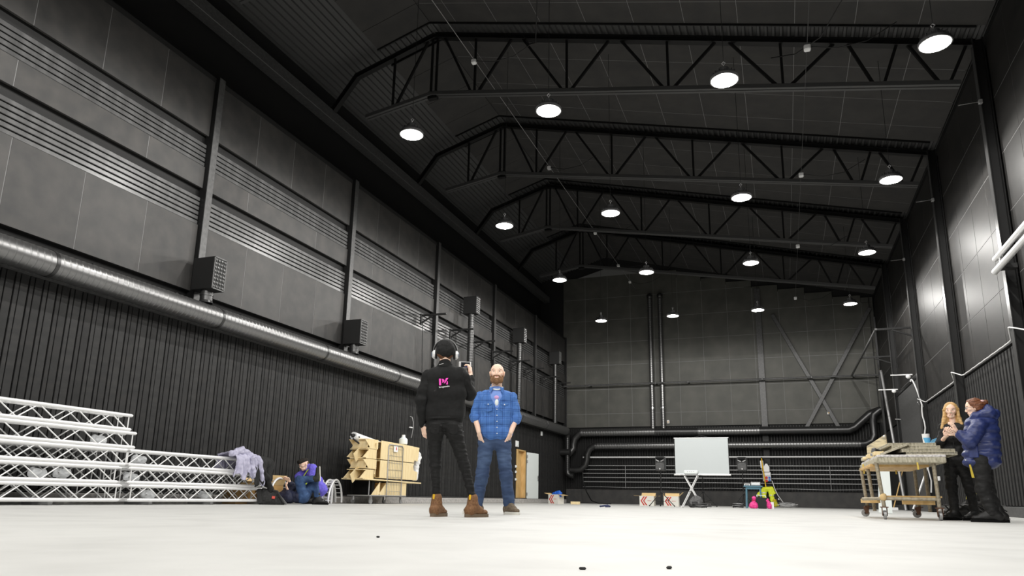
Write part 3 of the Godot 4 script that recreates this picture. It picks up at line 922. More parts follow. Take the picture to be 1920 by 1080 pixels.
	obj("clip", Geo.new().box(Vector3(0.05, 0.04, 0.0), Vector3(0.05, 0.03, 0.2), Basis.IDENTITY, 0.006), M.white, q)
	# dark floor cables by the back left corner
	tag(obj("floor_cable", Geo.new().tube([Vector3(-8.9, 1.42, -33.7), Vector3(-8.85, 1.0, -33.6), Vector3(-8.6, 0.5, -33.3), Vector3(-8.2, 0.12, -32.6), Vector3(-7.7, 0.02, -31.8), Vector3(-7.0, 0.015, -31.2)], 0.025, 8), M.cable), "black cable drooping from the corner duct to the floor", "cable")

# ---------------------------------------------------------------- stage trusses
func stage_truss(len: float, called := "stage_truss") -> Node3D:
	var t := thing(called, "silver truss", "stage truss")
	var a := 0.1025
	for s in [[-1, 0], [1, 0], [-1, 1], [1, 1]]:
		var x: float = s[0] * a
		var y: float = 0.024 + 0.205 * s[1]
		obj("chord", Geo.new().tube([Vector3(x, y, 0), Vector3(x, y, -0.02), Vector3(x, y, -0.021), Vector3(x, y, -len + 0.021), Vector3(x, y, -len + 0.02), Vector3(x, y, -len)], [0.017, 0.02, 0.026, 0.026, 0.02, 0.017], 10), M.alu, t)
	var nb := int(round((len - 0.16) / 0.28))
	var p := (len - 0.16) / nb
	for k in nb:
		var z1 := -0.08 - p * k
		var z2 := z1 - p
		var up := k % 2 == 0
		for x in [-a, a]:
			obj("brace", Geo.new().tube([Vector3(x, 0.03 if up else 0.224, z1), Vector3(x, 0.224 if up else 0.03, z2)], 0.009, 6, false), M.alu, t)
		obj("brace", Geo.new().tube([Vector3(-a if up else a, 0.229, z1), Vector3(a if up else -a, 0.229, z2)], 0.009, 6, false), M.alu, t)
		if k % 2:
			obj("brace", Geo.new().tube([Vector3(-a if up else a, 0.024, z1), Vector3(a if up else -a, 0.024, z2)], 0.009, 6, false), M.alu, t)
	for z in [-0.06, -len + 0.06]:
		for x in [-a, a]:
			obj("end_post", Geo.new().tube([Vector3(x, 0.03, z), Vector3(x, 0.224, z)], 0.01, 6, false), M.alu, t)
		for y in [0.024, 0.229]:
			obj("end_post", Geo.new().tube([Vector3(-a, y, z), Vector3(a, y, z)], 0.01, 6, false), M.alu, t)
	return t

func stage_trusses() -> void:
	var ordn := ["lowest", "second", "third", "fourth", "topmost"]
	var pa: Node3D
	for k in 5:
		var at := Vector3(-9.16, 0.047 + 0.254 * k, -4.05 + [0.0, 0.06, -0.1, -0.16, -0.05][k])
		var lab: String = "silver box truss, %s of five in the tall stack's front row" % ordn[k]
		if k == 0:
			pa = stage_truss(4.05)
			pa.position = at
			pa.set_meta("label", lab)
			pa.set_meta("group", "stacked silver trusses")
		else:
			dup(pa, at, 0.0, lab)
	for k in 3:
		dup(pa, Vector3(-9.5, 0.047 + 0.254 * k, -3.7 - 0.2 * k), 0.0, "silver box truss in the tall stack's back row by the wall, %s" % ordn[k])
	var pb: Node3D
	for k in 3:
		var at := Vector3(-9.16, 0.047 + 0.254 * k, [-8.24, -8.2, -8.1][k])
		var lab: String = "silver box truss, %s of the three in the low stack" % ["lowest", "middle", "top"][k]
		if k == 0:
			pb = stage_truss(3.25)
			pb.position = at
			pb.set_meta("label", lab)
			pb.set_meta("group", "stacked silver trusses")
		else:
			dup(pb, at, 0.0, lab)
	for k in 2:
		dup(pb, Vector3(-9.5, 0.047 + 0.254 * k, -8.15), 0.0, "silver box truss in the low stack's back row, %s" % ["lower", "upper"][k])
	for k in 6:
		var z := -4.5 - 1.3 * k - (0.35 if k > 2 else 0.0)
		tag(obj("support_bar", Geo.new().box(Vector3(-9.37, 0.022, z), Vector3(0.5, 0.044, 0.07), Basis.IDENTITY, 0.004), M.alu_dull), "short grey bar under silver trusses, %s from the left" % ["first", "second", "third", "fourth", "fifth", "sixth"][k], "bar", "grey bars under the trusses")
	# upright piece and bent pieces
	var u := stage_truss(0.5, "short_truss")
	u.position = Vector3(-9.35, 0.0, -13.72)
	u.rotation = Vector3(-PI / 2, 0, 0.6)
	u.position.y = 0.51
	tag(u, "short silver truss piece standing upright behind crouching person in purple", "stage truss")
	for s in [[-12.0, 0.5, "bent silver truss arch between the low stack and person lying down", 0.25], [-13.95, 0.52, "bent silver truss arch right of the person in purple", 0.0]]:
		var t := thing("curved_truss", s[2], "stage truss", Vector3(-9.45, 0, s[0]), 0.35)
		for c in [[0.0, 0.0], [0.14, 0.0], [0.0, -0.1]]:
			var pts := []
			for k in 15:
				var an := PI * k / 14.0
				pts.append(Vector3(c[0], 0.028 + (s[1] - 0.03 + c[1]) * sin(an), (s[1] + 0.1 + c[1]) * cos(an)))
			obj("chord", Geo.new().tube(pts, 0.022, 10), M.alu if c[1] == 0.0 else M.alu_dull, t)
		for k in range(1, 14):
			var an := PI * k / 14.0
			var q := Vector3(0, 0.028 + (s[1] - 0.03) * sin(an), (s[1] + 0.1) * cos(an))
			obj("brace", Geo.new().tube([q, q + Vector3(0.14, 0, 0)], 0.008, 6, false), M.alu, t)
			obj("brace", Geo.new().tube([q, Vector3(0, 0.028 + (s[1] - 0.16) * sin(an), (s[1] - 0.03) * cos(an))], 0.008, 6, false), M.alu, t)
	# clear bags of fittings among the trusses
	var film := std(Color(0.93, 0.94, 0.95, 0.75), 0.3, 0.0, 0.7)
	film.transparency = BaseMaterial3D.TRANSPARENCY_ALPHA
	var kk := 0
	for p in [[Vector3(-9.2, 0.66, -8.5), "in the top truss of the low stack"], [Vector3(-9.2, 0.4, -8.4), "in the middle truss of the low stack"], [Vector3(-9.2, 0.15, -8.75), "in the bottom truss of the low stack"], [Vector3(-9.2, 0.4, -6.9), "in the tall stack, left one"], [Vector3(-9.2, 0.42, -7.25), "in the tall stack, small right one"], [Vector3(-9.2, 0.9, -7.75), "high in the tall stack near its end"], [Vector3(-9.25, 0.15, -10.0), "deep in low stack under lilac jacket"]]:
		var t := thing("plastic_bag", "crumpled clear plastic bag of fittings %s" % p[1], "plastic bag", p[0], 0.0, "clear bags in the trusses")
		var g := Geo.new()
		lump(g, [[Vector3(0, 0.0, -0.07), Vector3(0, 0.0, 0.07), 0.062, 0.05], [Vector3(0.02, 0.03, 0.0), Vector3(-0.02, 0.05, 0.06), 0.035, 0.03]], 0.012, 0.03, 0.02, 9.0, kk)
		obj("film", g, film, t)
		for i in 4:
			obj("fitting", Geo.new().tube([Vector3(-0.03 + 0.02 * i, -0.02 + 0.012 * (i % 2), -0.08 + 0.04 * i), Vector3(-0.02 + 0.02 * i, 0.0, -0.01 + 0.03 * i)], [0.012, 0.016], 8), M.chrome, t)
		kk += 1

# a lump of smoothly joined capsules, meshed with surface nets. prim: [a, b, ra, rb] or [a, b, ra, rb, axis, flatness]; a negative radius carves
func lump(g: Geo, prims: Array, cell: float, k: float, noise := 0.0, freq := 4.0, seed_ := 0, stretch := Vector3.ONE) -> void:
	var lo := Vector3.ONE * 1e9
	var hi := -lo
	for p in prims:
		var r := maxf(absf(p[2]), absf(p[3]))
		if p[2] < 0:
			continue
		lo = lo.min((p[0] as Vector3) - Vector3.ONE * r).min((p[1] as Vector3) - Vector3.ONE * r)
		hi = hi.max((p[0] as Vector3) + Vector3.ONE * r).max((p[1] as Vector3) + Vector3.ONE * r)
	var pad := cell * 2.5 + noise + k * 0.25
	lo -= Vector3.ONE * pad
	hi += Vector3.ONE * pad
	var nx := int((hi.x - lo.x) / cell) + 2
	var ny := int((hi.y - lo.y) / cell) + 2
	var nz := int((hi.z - lo.z) / cell) + 2
	var far := 1.0
	var f := PackedFloat32Array()
	f.resize(nx * ny * nz)
	f.fill(far)
	for p in prims:
		var a: Vector3 = p[0]
		var b: Vector3 = p[1]
		var ra: float = absf(p[2])
		var rb: float = absf(p[3])
		var carve: bool = p[2] < 0
		var flat: bool = p.size() > 4
		var ax := Vector3.ZERO
		var q := 1.0
		if flat:
			ax = p[4]
			q = 1.0 / p[5] - 1.0
		var r := maxf(ra, rb) + k + cell * 2.0 + noise
		var l := ((a.min(b) - Vector3.ONE * r - lo) / cell)
		var h := ((a.max(b) + Vector3.ONE * r - lo) / cell)
		var i0 := maxi(0, int(l.x))
		var i1 := mini(nx - 1, int(h.x) + 1)
		var j0 := maxi(0, int(l.y))
		var j1 := mini(ny - 1, int(h.y) + 1)
		var m0 := maxi(0, int(l.z))
		var m1 := mini(nz - 1, int(h.z) + 1)
		var ba := b - a
		var bb := maxf(ba.length_squared(), 1e-9)
		var iscale := 1.0
		for m in range(m0, m1 + 1):
			for j in range(j0, j1 + 1):
				var base := (m * ny + j) * nx
				for i in range(i0, i1 + 1):
					var pa := lo + Vector3(i, j, m) * cell - a
					if flat:
						var t0 := clampf(pa.dot(ba) / bb, 0.0, 1.0)
						pa += ax * ((pa - ba * t0).dot(ax) * q)
					var t := clampf(pa.dot(ba) / bb, 0.0, 1.0)
					var d := (pa - ba * t).length() - (ra + (rb - ra) * t)
					var o := f[base + i]
					if carve:
						var e := maxf(k - absf(o + d), 0.0) / k
						f[base + i] = maxf(o, -d) + e * e * k * 0.25
					else:
						var e := maxf(k - absf(o - d), 0.0) / k
						f[base + i] = minf(o, d) - e * e * k * 0.25
	if noise > 0.0:
		var fn := FastNoiseLite.new()
		fn.seed = seed_
		fn.frequency = freq
		fn.fractal_octaves = 2
		for m in nz:
			for j in ny:
				for i in nx:
					var at := (m * ny + j) * nx + i
					if absf(f[at]) < cell * 3.0 + noise:
						var w := (lo + Vector3(i, j, m) * cell) * stretch
						f[at] += fn.get_noise_3d(w.x, w.y, w.z) * noise
	# surface nets
	var id := PackedInt32Array()
	id.resize(nx * ny * nz)
	id.fill(-1)
	var vs := PackedVector3Array()
	var ns := PackedVector3Array()
	var sy := nx
	var sz := nx * ny
	for m in nz - 1:
		for j in ny - 1:
			var base := m * sz + j * sy
			for i in nx - 1:
				var at := base + i
				var c0 := f[at]
				if absf(c0) > cell * 2.5:
					continue
				var c1 := f[at + 1]
				var c2 := f[at + sy]
				var c3 := f[at + sy + 1]
				var c4 := f[at + sz]
				var c5 := f[at + sz + 1]
				var c6 := f[at + sz + sy]
				var c7 := f[at + sz + sy + 1]
				var mn := minf(minf(minf(c0, c1), minf(c2, c3)), minf(minf(c4, c5), minf(c6, c7)))
				var mx := maxf(maxf(maxf(c0, c1), maxf(c2, c3)), maxf(maxf(c4, c5), maxf(c6, c7)))
				if mn >= 0.0 or mx < 0.0:
					continue
				var gx := (c1 - c0 + c3 - c2 + c5 - c4 + c7 - c6) * 0.25
				var gy := (c2 - c0 + c3 - c1 + c6 - c4 + c7 - c5) * 0.25
				var gz := (c4 - c0 + c5 - c1 + c6 - c2 + c7 - c3) * 0.25
				var gr := Vector3(gx, gy, gz)
				var mean := (c0 + c1 + c2 + c3 + c4 + c5 + c6 + c7) * 0.125
				var off := Vector3(0.5, 0.5, 0.5) - gr * (mean / maxf(gr.length_squared(), 1e-9))
				off = off.clamp(Vector3.ZERO, Vector3.ONE)
				id[at] = vs.size()
				vs.append(lo + (Vector3(i, j, m) + off) * cell)
				ns.append(gr.normalized())
	for m in range(1, nz - 1):
		for j in range(1, ny - 1):
			for i in range(1, nx - 1):
				var at := m * sz + j * sy + i
				var c := f[at] < 0.0
				if c != (f[at + 1] < 0.0):
					net(g, vs, ns, id[at], id[at - sy], id[at - sy - sz], id[at - sz])
				if c != (f[at + sy] < 0.0):
					net(g, vs, ns, id[at], id[at - 1], id[at - 1 - sz], id[at - sz])
				if c != (f[at + sz] < 0.0):
					net(g, vs, ns, id[at], id[at - 1], id[at - 1 - sy], id[at - sy])

func net(g: Geo, vs: PackedVector3Array, ns: PackedVector3Array, a: int, b: int, c: int, d: int) -> void:
	if a < 0 or b < 0 or c < 0 or d < 0:
		return
	g.squad(vs[a], vs[b], vs[c], vs[d], ns[a], ns[b], ns[c], ns[d])

func drape(path: Array, z0: float, z1: float, rows: int, cols: int, amp: float, seed_: int) -> Array:
	var fn := FastNoiseLite.new()
	fn.seed = seed_
	fn.frequency = 1.0
	var cv := Curve3D.new()
	for p in path:
		cv.add_point(p)
	var L := cv.get_baked_length()
	var out := []
	for i in rows:
		var f := float(i) / (rows - 1)
		var c := cv.sample_baked(f * L)
		var row := []
		for j in cols:
			var w := float(j) / (cols - 1)
			var edge := absf(f - 0.5) * 2.0
			var n1 := fn.get_noise_2d(w * 6.0 + seed_, f * 1.2)
			var n2 := fn.get_noise_2d(w * 2.0, f * 2.0 + 40.0)
			row.append(Vector3(c.x + n1 * amp * (0.4 + edge), c.y + n2 * amp * 0.8 * edge + fn.get_noise_2d(w * 2.6 + 9.0 * seed_, 3.0) * 0.22 * maxf(0.0, edge - 0.25), lerpf(z0, z1, w) + n2 * amp * 1.3))
		out.append(row)
	return out

func garments() -> void:
	var lilac := textured(ntex(41, 0.03, [Color8(150, 148, 172), Color8(176, 174, 196), Color8(196, 194, 212)], 128), 0.4, 0.8)
	var t := thing("jacket", "crumpled lilac grey jacket thrown over the low stack of trusses", "jacket", Vector3(-9.0, 0.8, -10.45))
	obj("body", Geo.new().sheet(drape([Vector3(0.1, -0.34, 0), Vector3(0.1, 0.0, 0), Vector3(0.03, 0.08, 0), Vector3(-0.12, 0.1, 0), Vector3(-0.34, 0.06, 0), Vector3(-0.36, -0.2, 0)], 0.16, -0.4, 22, 22, 0.07, 5), 0.018), lilac, t)
	var g := Geo.new()
	lump(g, [[Vector3(0.05, 0.06, 0.26), Vector3(0.0, 0.14, -0.05), 0.05, 0.06], [Vector3(0.0, 0.14, -0.05), Vector3(0.09, -0.02, -0.42), 0.06, 0.055], [Vector3(0.09, -0.02, -0.42), Vector3(0.12, -0.42, -0.56), 0.055, 0.04], [Vector3(0.11, 0.0, -0.2), Vector3(0.13, -0.3, -0.28), 0.05, 0.04]], 0.014, 0.05, 0.03, 7.0, 3)
	obj("sleeve", g, lilac, t)
	var wool := textured(ntex(42, 0.05, [g8(16), g8(24), g8(32)], 128), 0.3, 0.9)
	t = thing("cloth", "black coat hung over the end of the low stack of trusses", "coat", Vector3(-9.0, 0.78, -11.0))
	obj("body", Geo.new().sheet(drape([Vector3(0.1, -0.42, 0), Vector3(0.1, 0.0, 0), Vector3(0.02, 0.06, 0), Vector3(-0.12, 0.08, 0), Vector3(-0.34, 0.05, 0), Vector3(-0.36, -0.2, 0)], 0.24, -0.3, 22, 18, 0.07, 9), 0.02), wool, t)
	g = Geo.new()
	lump(g, [[Vector3(0.05, 0.02, 0.12), Vector3(0.12, -0.3, -0.1), 0.06, 0.05], [Vector3(0.12, -0.3, -0.1), Vector3(0.13, -0.52, -0.22), 0.05, 0.045]], 0.014, 0.05, 0.03, 7.0, 4)
	obj("sleeve", g, wool, t)

# ---------------------------------------------------------------- boxes
func carton(called: String, label: String, at: Vector3, turn: float, s: Vector3, m: Material, flaps: Array, chevrons := false, grp := "") -> Node3D:
	var t := thing(called, label, "box", at, turn, grp)
	var th := 0.006
	for k in [-1, 1]:
		obj("side", Geo.new().box(Vector3(k * (s.x - th) * 0.5, s.y * 0.5, 0), Vector3(th, s.y, s.z)), m, t)
		obj("side", Geo.new().box(Vector3(0, s.y * 0.5, k * (s.z - th) * 0.5), Vector3(s.x - 2 * th, s.y, th)), m, t)
	obj("bottom", Geo.new().box(Vector3(0, 0.004, 0), Vector3(s.x - 2 * th, th, s.z - 2 * th)), m, t)
	for fl in flaps:
		# [side x, side z, angle above level, length]
		var d := Vector3(fl[0], 0, fl[1])
		var hinge := Vector3(d.x * s.x * 0.5, s.y, d.z * s.z * 0.5)
		var dir: Vector3 = d * cos(fl[2]) + Vector3.UP * sin(fl[2])
		var wid: float = (s.z if fl[0] != 0 else s.x) - 0.01
		var across := Vector3(d.z, 0, -d.x)
		obj("flap", Geo.new().box(hinge + dir * fl[3] * 0.5, Vector3(wid, th, fl[3]), Basis(across, dir.cross(across), dir)), M.card_light, t)
	if chevrons:
		var z := s.z * 0.5 + 0.002
		for k in 2:
			for h in [-1, 1]:
				obj("chevron", Geo.new().prism(PackedVector2Array([Vector2(-s.x * 0.42 + 0.085 * k, s.y * 0.5), Vector2(-s.x * 0.42 + 0.085 * k + 0.04, s.y * 0.5), Vector2(-s.x * 0.42 + 0.085 * k + 0.145, s.y * (0.5 + 0.43 * h)), Vector2(-s.x * 0.42 + 0.085 * k + 0.095, s.y * (0.5 + 0.43 * h))]), z - 0.001, z + 0.001), M.red, t)
		var ink := Geo.new()
		for k in 6:
			ink.box(Vector3(s.x * 0.08 + 0.022 * k, s.y * 0.52, z), Vector3(0.014, 0.02 - 0.006 * (k % 2), 0.002))
		obj("printed_line", ink, M.red, t)
	return t

func boxes() -> void:
	carton("cardboard_box", "brown cardboard box standing inside the low truss stack's far end", Vector3(-9.6, 0.0, -11.25), 0.0, Vector3(0.3, 0.28, 0.5), M.card, [[1, 0, 0.9, 0.14]])
	carton("cardboard_box", "brown cardboard box with a raised flap behind the grey backpack", Vector3(-9.55, 0.0, -11.95), 0.1, Vector3(0.36, 0.36, 0.62), M.card, [[1, 0, 1.2, 0.2], [0, 1, 0.3, 0.2], [-1, 0, 0.8, 0.18]])
	carton("cardboard_box", "white box with red chevron and blue cloth inside, near the open door", Vector3(-7.9, 0.0, -26.1), -0.35, Vector3(0.44, 0.34, 0.36), M.card_white, [[-1, 0, 0.25, 0.2], [1, 0, -0.15, 0.2]], true)
	var t := thing("cloth_bundle", "bundle of bright blue cloth bulging out of the white box", "cloth", Vector3(-7.86, 0.34, -26.1))
	var g := Geo.new()
	lump(g, [[Vector3(-0.1, 0.0, 0), Vector3(0.08, 0.04, 0), 0.09, 0.1], [Vector3(0.1, 0.02, 0.05), Vector3(0.16, -0.06, 0.12), 0.05, 0.04]], 0.015, 0.05, 0.03, 9.0, 8)
	obj("cloth", g, M.blue, t)
	tag(obj("timber_block", Geo.new().box(Vector3(-7.2, 0.05, -26.2), Vector3(0.34, 0.1, 0.3), Basis(Vector3.UP, 0.3), 0.006), M.ply), "short pale timber block lying beside the blue cloth box", "timber")
	carton("cardboard_box", "open white box with red chevrons, left of the two behind left speaker", Vector3(-4.53, 0.0, -26.0), 0.02, Vector3(0.5, 0.34, 0.4), M.card_white, [[-1, 0, 0.05, 0.2], [1, 0, 0.0, 0.2], [0, -1, 0.6, 0.18]], true, "chevron boxes")
	carton("cardboard_box", "open white box with red chevrons, right of the two behind left speaker", Vector3(-3.7, 0.0, -26.0), 0.05, Vector3(0.5, 0.34, 0.4), M.card_white, [[1, 0, 0.75, 0.2], [0, -1, 0.7, 0.16], [-1, 0, 1.3, 0.1]], true, "chevron boxes")

func plywood_case(w: float, h: float, d: float) -> Geo:
	# a case with one mitred open end towards +z of its own frame: a slanted hood shape
	var g := Geo.new()
	var th := 0.018
	g.box(Vector3(0, th * 0.5, 0), Vector3(w, th, d))
	g.box(Vector3(0, h - th * 0.5, 0), Vector3(w, th, d))
	g.box(Vector3(0, h * 0.5, -d * 0.5 + th * 0.5), Vector3(w, h - 2 * th, th))
	return g

func cart() -> void:
	# roll cage with plywood cases
	var X := -9.28
	var t := thing("roll_cage", "steel wire roll cage trolley carrying the plywood cases", "trolley", Vector3(X, 0, -15.75))
	obj("deck", Geo.new().box(Vector3(0, 0.19, 0), Vector3(0.62, 0.03, 1.75), Basis.IDENTITY, 0.008), M.alu_dull, t)
	for z in [0.72, -0.72]:
		for x in [0.24, -0.24]:
			var c := thing_part("caster", t, Vector3(x, 0, z))
			obj("wheel", Geo.new().tube([Vector3(-0.016, 0.065, 0.0), Vector3(0.016, 0.065, 0.0)], 0.062, 16), M.alu_dull, c)
			obj("fork", Geo.new().box(Vector3(0, 0.13, 0.01), Vector3(0.055, 0.09, 0.06), Basis.IDENTITY, 0.006), M.chrome, c)
	for x in [0.3]:
		var pts := [Vector3(x, 0.2, 0.12), Vector3(x, 1.36, 0.12), Vector3(x, 1.41, 0.07), Vector3(x, 1.41, -0.55), Vector3(x, 1.36, -0.6), Vector3(x, 0.2, -0.6)]
		obj("side_frame", Geo.new().tube(pts, 0.014, 8), M.alu_dull, t)
		var grid := Geo.new()
		for k in 8:
			grid.tube([Vector3(x, 0.22, 0.04 - 0.08 * k), Vector3(x, 1.4, 0.04 - 0.08 * k)], 0.0035, 5, false)
		for k in 7:
			grid.tube([Vector3(x, 0.3 + 0.17 * k, 0.12), Vector3(x, 0.3 + 0.17 * k, -0.6)], 0.0035, 5, false)
		obj("wire_mesh", grid, M.alu_dull, t)
	obj("end_post", Geo.new().tube([Vector3(0.25, 0.2, 0.84), Vector3(0.25, 0.95, 0.84)], 0.013, 8), M.alu_dull, t)
	obj("label_plate", Geo.new().box(Vector3(0.318, 1.32, -0.2), Vector3(0.006, 0.14, 0.2)), M.white, t)
	obj("label_mark", Geo.new().box(Vector3(0.323, 1.33, -0.22), Vector3(0.004, 0.07, 0.035)), M.red, t)
	# board and cases
	tag(obj("plywood_board", Geo.new().box(Vector3(X, 0.545, -16.0), Vector3(0.62, 0.03, 2.8), Basis(Vector3.RIGHT, -0.012), 0.003), M.ply), "long plywood board lying across the roll cage under big cases", "board")
	for z in [-15.1, -16.4]:
		tag(obj("timber_bearer", Geo.new().box(Vector3(X, 0.365, z), Vector3(0.5, 0.33, 0.12), Basis.IDENTITY, 0.004), M.black_matt), "dark support block under the plywood board, %s one" % ("left" if z > -16 else "right"), "support")
	var names := ["big plywood case, lower one on the roll cage, with notched right side", "big plywood case, upper one on the roll cage, with notched right corner"]
	for k in 2:
		var y := 0.6 + 0.44 * k
		var L := 1.95
		var c := thing("plywood_case", names[k], "wooden case", Vector3(X, y, -16.25))
		var poly := PackedVector2Array([Vector2(-0.95, 0), Vector2(0.92, 0), Vector2(0.95, 0.2), Vector2(0.74, 0.24), Vector2(0.7, 0.34), Vector2(0.74, 0.42), Vector2(-0.95, 0.42)])
		if k:
			poly = PackedVector2Array([Vector2(-0.95, 0), Vector2(0.72, 0), Vector2(0.76, 0.06), Vector2(0.94, 0.04), Vector2(1.0, 0.4), Vector2(0.3, 0.42), Vector2(-0.95, 0.44)])
		var xf := Transform3D(Basis(Vector3(0, 0, -1), Vector3.UP, Vector3(1, 0, 0)), Vector3.ZERO)
		obj("front_panel", Geo.new().prism(poly, 0.27, 0.29, xf), M.ply, c)
		obj("rear_panel", Geo.new().prism(poly, -0.29, -0.27, xf), M.ply, c)
		obj("top_panel", Geo.new().box(Vector3(0, 0.41, 0.1), Vector3(0.53, 0.018, 1.6)), M.ply, c)
		obj("bottom_panel", Geo.new().box(Vector3(0, 0.01, 0.1), Vector3(0.53, 0.018, 1.6)), M.ply, c)
		for s in [-1, 1]:
			obj("end_fin", Geo.new().prism(PackedVector2Array([Vector2(0.0, 0.01), Vector2(0.0, 0.41), Vector2(0.36, 0.36 if k else 0.08), Vector2(0.2, 0.02)]), -0.01, 0.01, Transform3D(Basis(Vector3(0.55, 0, 1).normalized(), Vector3.UP, Vector3(1, 0, -0.55).normalized()), Vector3(0.14 * s, 0, 0.92))), M.ply, c)
		obj("inner_wall", Geo.new().box(Vector3(0, 0.21, 0.55), Vector3(0.53, 0.38, 0.018)), M.ply_edge, c)
	# small hooded cases stacked at the left end
	var ys := [0.56, 0.8, 1.03, 1.26]
	for k in 4:
		var c := thing("plywood_case", "small plywood case with slanted open end, %s in the left pile" % ["lowest", "second from below", "third from below", "topmost"][k], "wooden case", Vector3(X + 0.06, ys[k], -14.9 + [0.1, 0.0, 0.02, -0.03][k]), 0.0, "small cases in the left pile")
		obj("shell", plywood_case(0.44, 0.22, 0.46), M.ply, c)
		for s in [-1, 1]:
			var up := k % 2 == 0
			var poly := PackedVector2Array([Vector2(-0.22, 0.018), Vector2(0.23 + (0.13 if up else -0.12), 0.018), Vector2(0.23 + (-0.12 if up else 0.13), 0.202), Vector2(-0.22, 0.202)])
			obj("cheek", Geo.new().prism(poly, -0.009, 0.009, Transform3D(Basis(Vector3(0.0, 0, 1), Vector3.UP, Vector3(-1, 0, 0)), Vector3(s * 0.21, 0, 0))), M.ply, c)
		obj("slanted_lip", Geo.new().bar(Vector3(0.0, 0.02, 0.14 + 0.08 * (k % 2)), Vector3(0.0, 0.2, 0.26 - 0.1 * (k % 2)), 0.4, 0.016, Vector3(0, 0.6, 1)), M.ply, c)
	var lc := thing("plywood_case", "plywood case with open front standing on the roll cage's lower deck", "wooden case", Vector3(X, 0.206, -15.85))
	obj("front_panel", Geo.new().box(Vector3(0.26, 0.15, -0.32), Vector3(0.018, 0.3, 1.0)), M.ply, lc)
	obj("rear_panel", Geo.new().box(Vector3(-0.26, 0.15, -0.1), Vector3(0.018, 0.3, 1.4)), M.ply, lc)
	obj("bottom_panel", Geo.new().box(Vector3(0, 0.009, -0.1), Vector3(0.5, 0.018, 1.4)), M.ply, lc)
	obj("divider", Geo.new().box(Vector3(0, 0.15, 0.2), Vector3(0.5, 0.28, 0.018)), M.ply_edge, lc)
	for z in [0.18, 0.5]:
		obj("cheek", Geo.new().prism(PackedVector2Array([Vector2(0, 0.0), Vector2(0.36, 0.0), Vector2(0.0, 0.3)]), -0.009, 0.009, Transform3D(Basis(Vector3(0.0, 0, 1), Vector3.UP, Vector3(-1, 0, 0)), Vector3(0.26, 0, z - 0.02))), M.ply, lc)
	# on top
	t = thing("plastic_roll", "long roll of white sheeting with dark hollow end, on top of cases", "roll", Vector3(X - 0.05, 1.32, -15.0))
	obj("roll", Geo.new().tube([Vector3(0, 0.22, 0.42), Vector3(0, 0.1, -0.4), Vector3(0, 0.08, -1.0)], [0.09, 0.12, 0.08], 16), M.white, t)
	obj("core", Geo.new().tube([Vector3(0, 0.235, 0.52), Vector3(0, 0.2, 0.3)], [0.03, 0.06], 12), M.rubber, t)
	for s in [-1, 1]:
		obj("strap", Geo.new().tube([Vector3(0.02, 0.2 + 0.05 * s, 0.46), Vector3(0.09, 0.12 + 0.07 * s, 0.3)], 0.02, 8), M.rubber, t)
	t = thing("canister", "white plastic canister with screw cap standing on the upper case", "canister", Vector3(X + 0.1, 1.49, -16.7))
	obj("body", Geo.new().lathe([Vector2(0, 0), Vector2(0.105, 0.004), Vector2(0.11, 0.02), Vector2(0.11, 0.13), Vector2(0.095, 0.15), Vector2(0.06, 0.17), Vector2(0.05, 0.2), Vector2(0.045, 0.2)], Vector3.ZERO, 18), M.white_matt, t)
	obj("cap", Geo.new().lathe([Vector2(0.042, 0.195), Vector2(0.046, 0.2), Vector2(0.044, 0.245), Vector2(0.0, 0.25)], Vector3.ZERO, 14), M.white, t)
	t = thing("plastic_bag", "white rounded plastic bundle sticking out behind the upper case's right end", "bag", Vector3(X + 0.12, 1.1, -17.42))
	var g := Geo.new()
	lump(g, [[Vector3(0, -0.44, 0.05), Vector3(0, 0.0, 0), 0.08, 0.1], [Vector3(0, 0.0, 0), Vector3(0, 0.16, -0.04), 0.1, 0.11], [Vector3(0, 0.26, 0.06), Vector3(0, 0.1, -0.06), 0.05, 0.1]], 0.016, 0.05, 0.02, 8.0, 21)
	obj("film", g, M.white, t)

func thing_part(called: String, parent: Node, at: Vector3) -> Node3D:
	var o := Node3D.new()
	o.name = numbered(called, parent)
	parent.add_child(o, true)
	o.position = at
	return o

# ---------------------------------------------------------------- stage corner at the back
func tripod(t: Node3D, h: float, spread: float, hub: float, m: Material, turn := 0.3) -> void:
	obj("pole", Geo.new().tube([Vector3(0, hub * 0.3, 0), Vector3(0, h, 0)], 0.018, 10), m, t)
	obj("hub", Geo.new().lathe([Vector2(0, -0.03), Vector2(0.04, -0.03), Vector2(0.045, 0.02), Vector2(0.025, 0.05), Vector2(0, 0.05)], Vector3(0, hub, 0), 12), m, t)
	obj("collar", Geo.new().lathe([Vector2(0, -0.03), Vector2(0.032, -0.03), Vector2(0.032, 0.03), Vector2(0, 0.03)], Vector3(0, hub + (h - hub) * 0.55, 0), 12), m, t)
	for k in 3:
		var a := turn + TAU * k / 3
		var e := Vector3(cos(a) * spread, 0.015, sin(a) * spread)
		var leg := obj("leg", Geo.new().tube([Vector3(cos(a) * 0.03, hub, sin(a) * 0.03), e], 0.013, 8), m, t)
		obj("foot", Geo.new().tube([e, e * Vector3(0.95, 1, 0.95) + Vector3(0, 0.03, 0)], 0.018, 8), M.rubber, leg)
		obj("stay", Geo.new().tube([Vector3(0, hub * 0.32, 0), Vector3(cos(a), 0, sin(a)) * spread * 0.55 + Vector3(0, hub * 0.46, 0)], 0.008, 6), m, t)

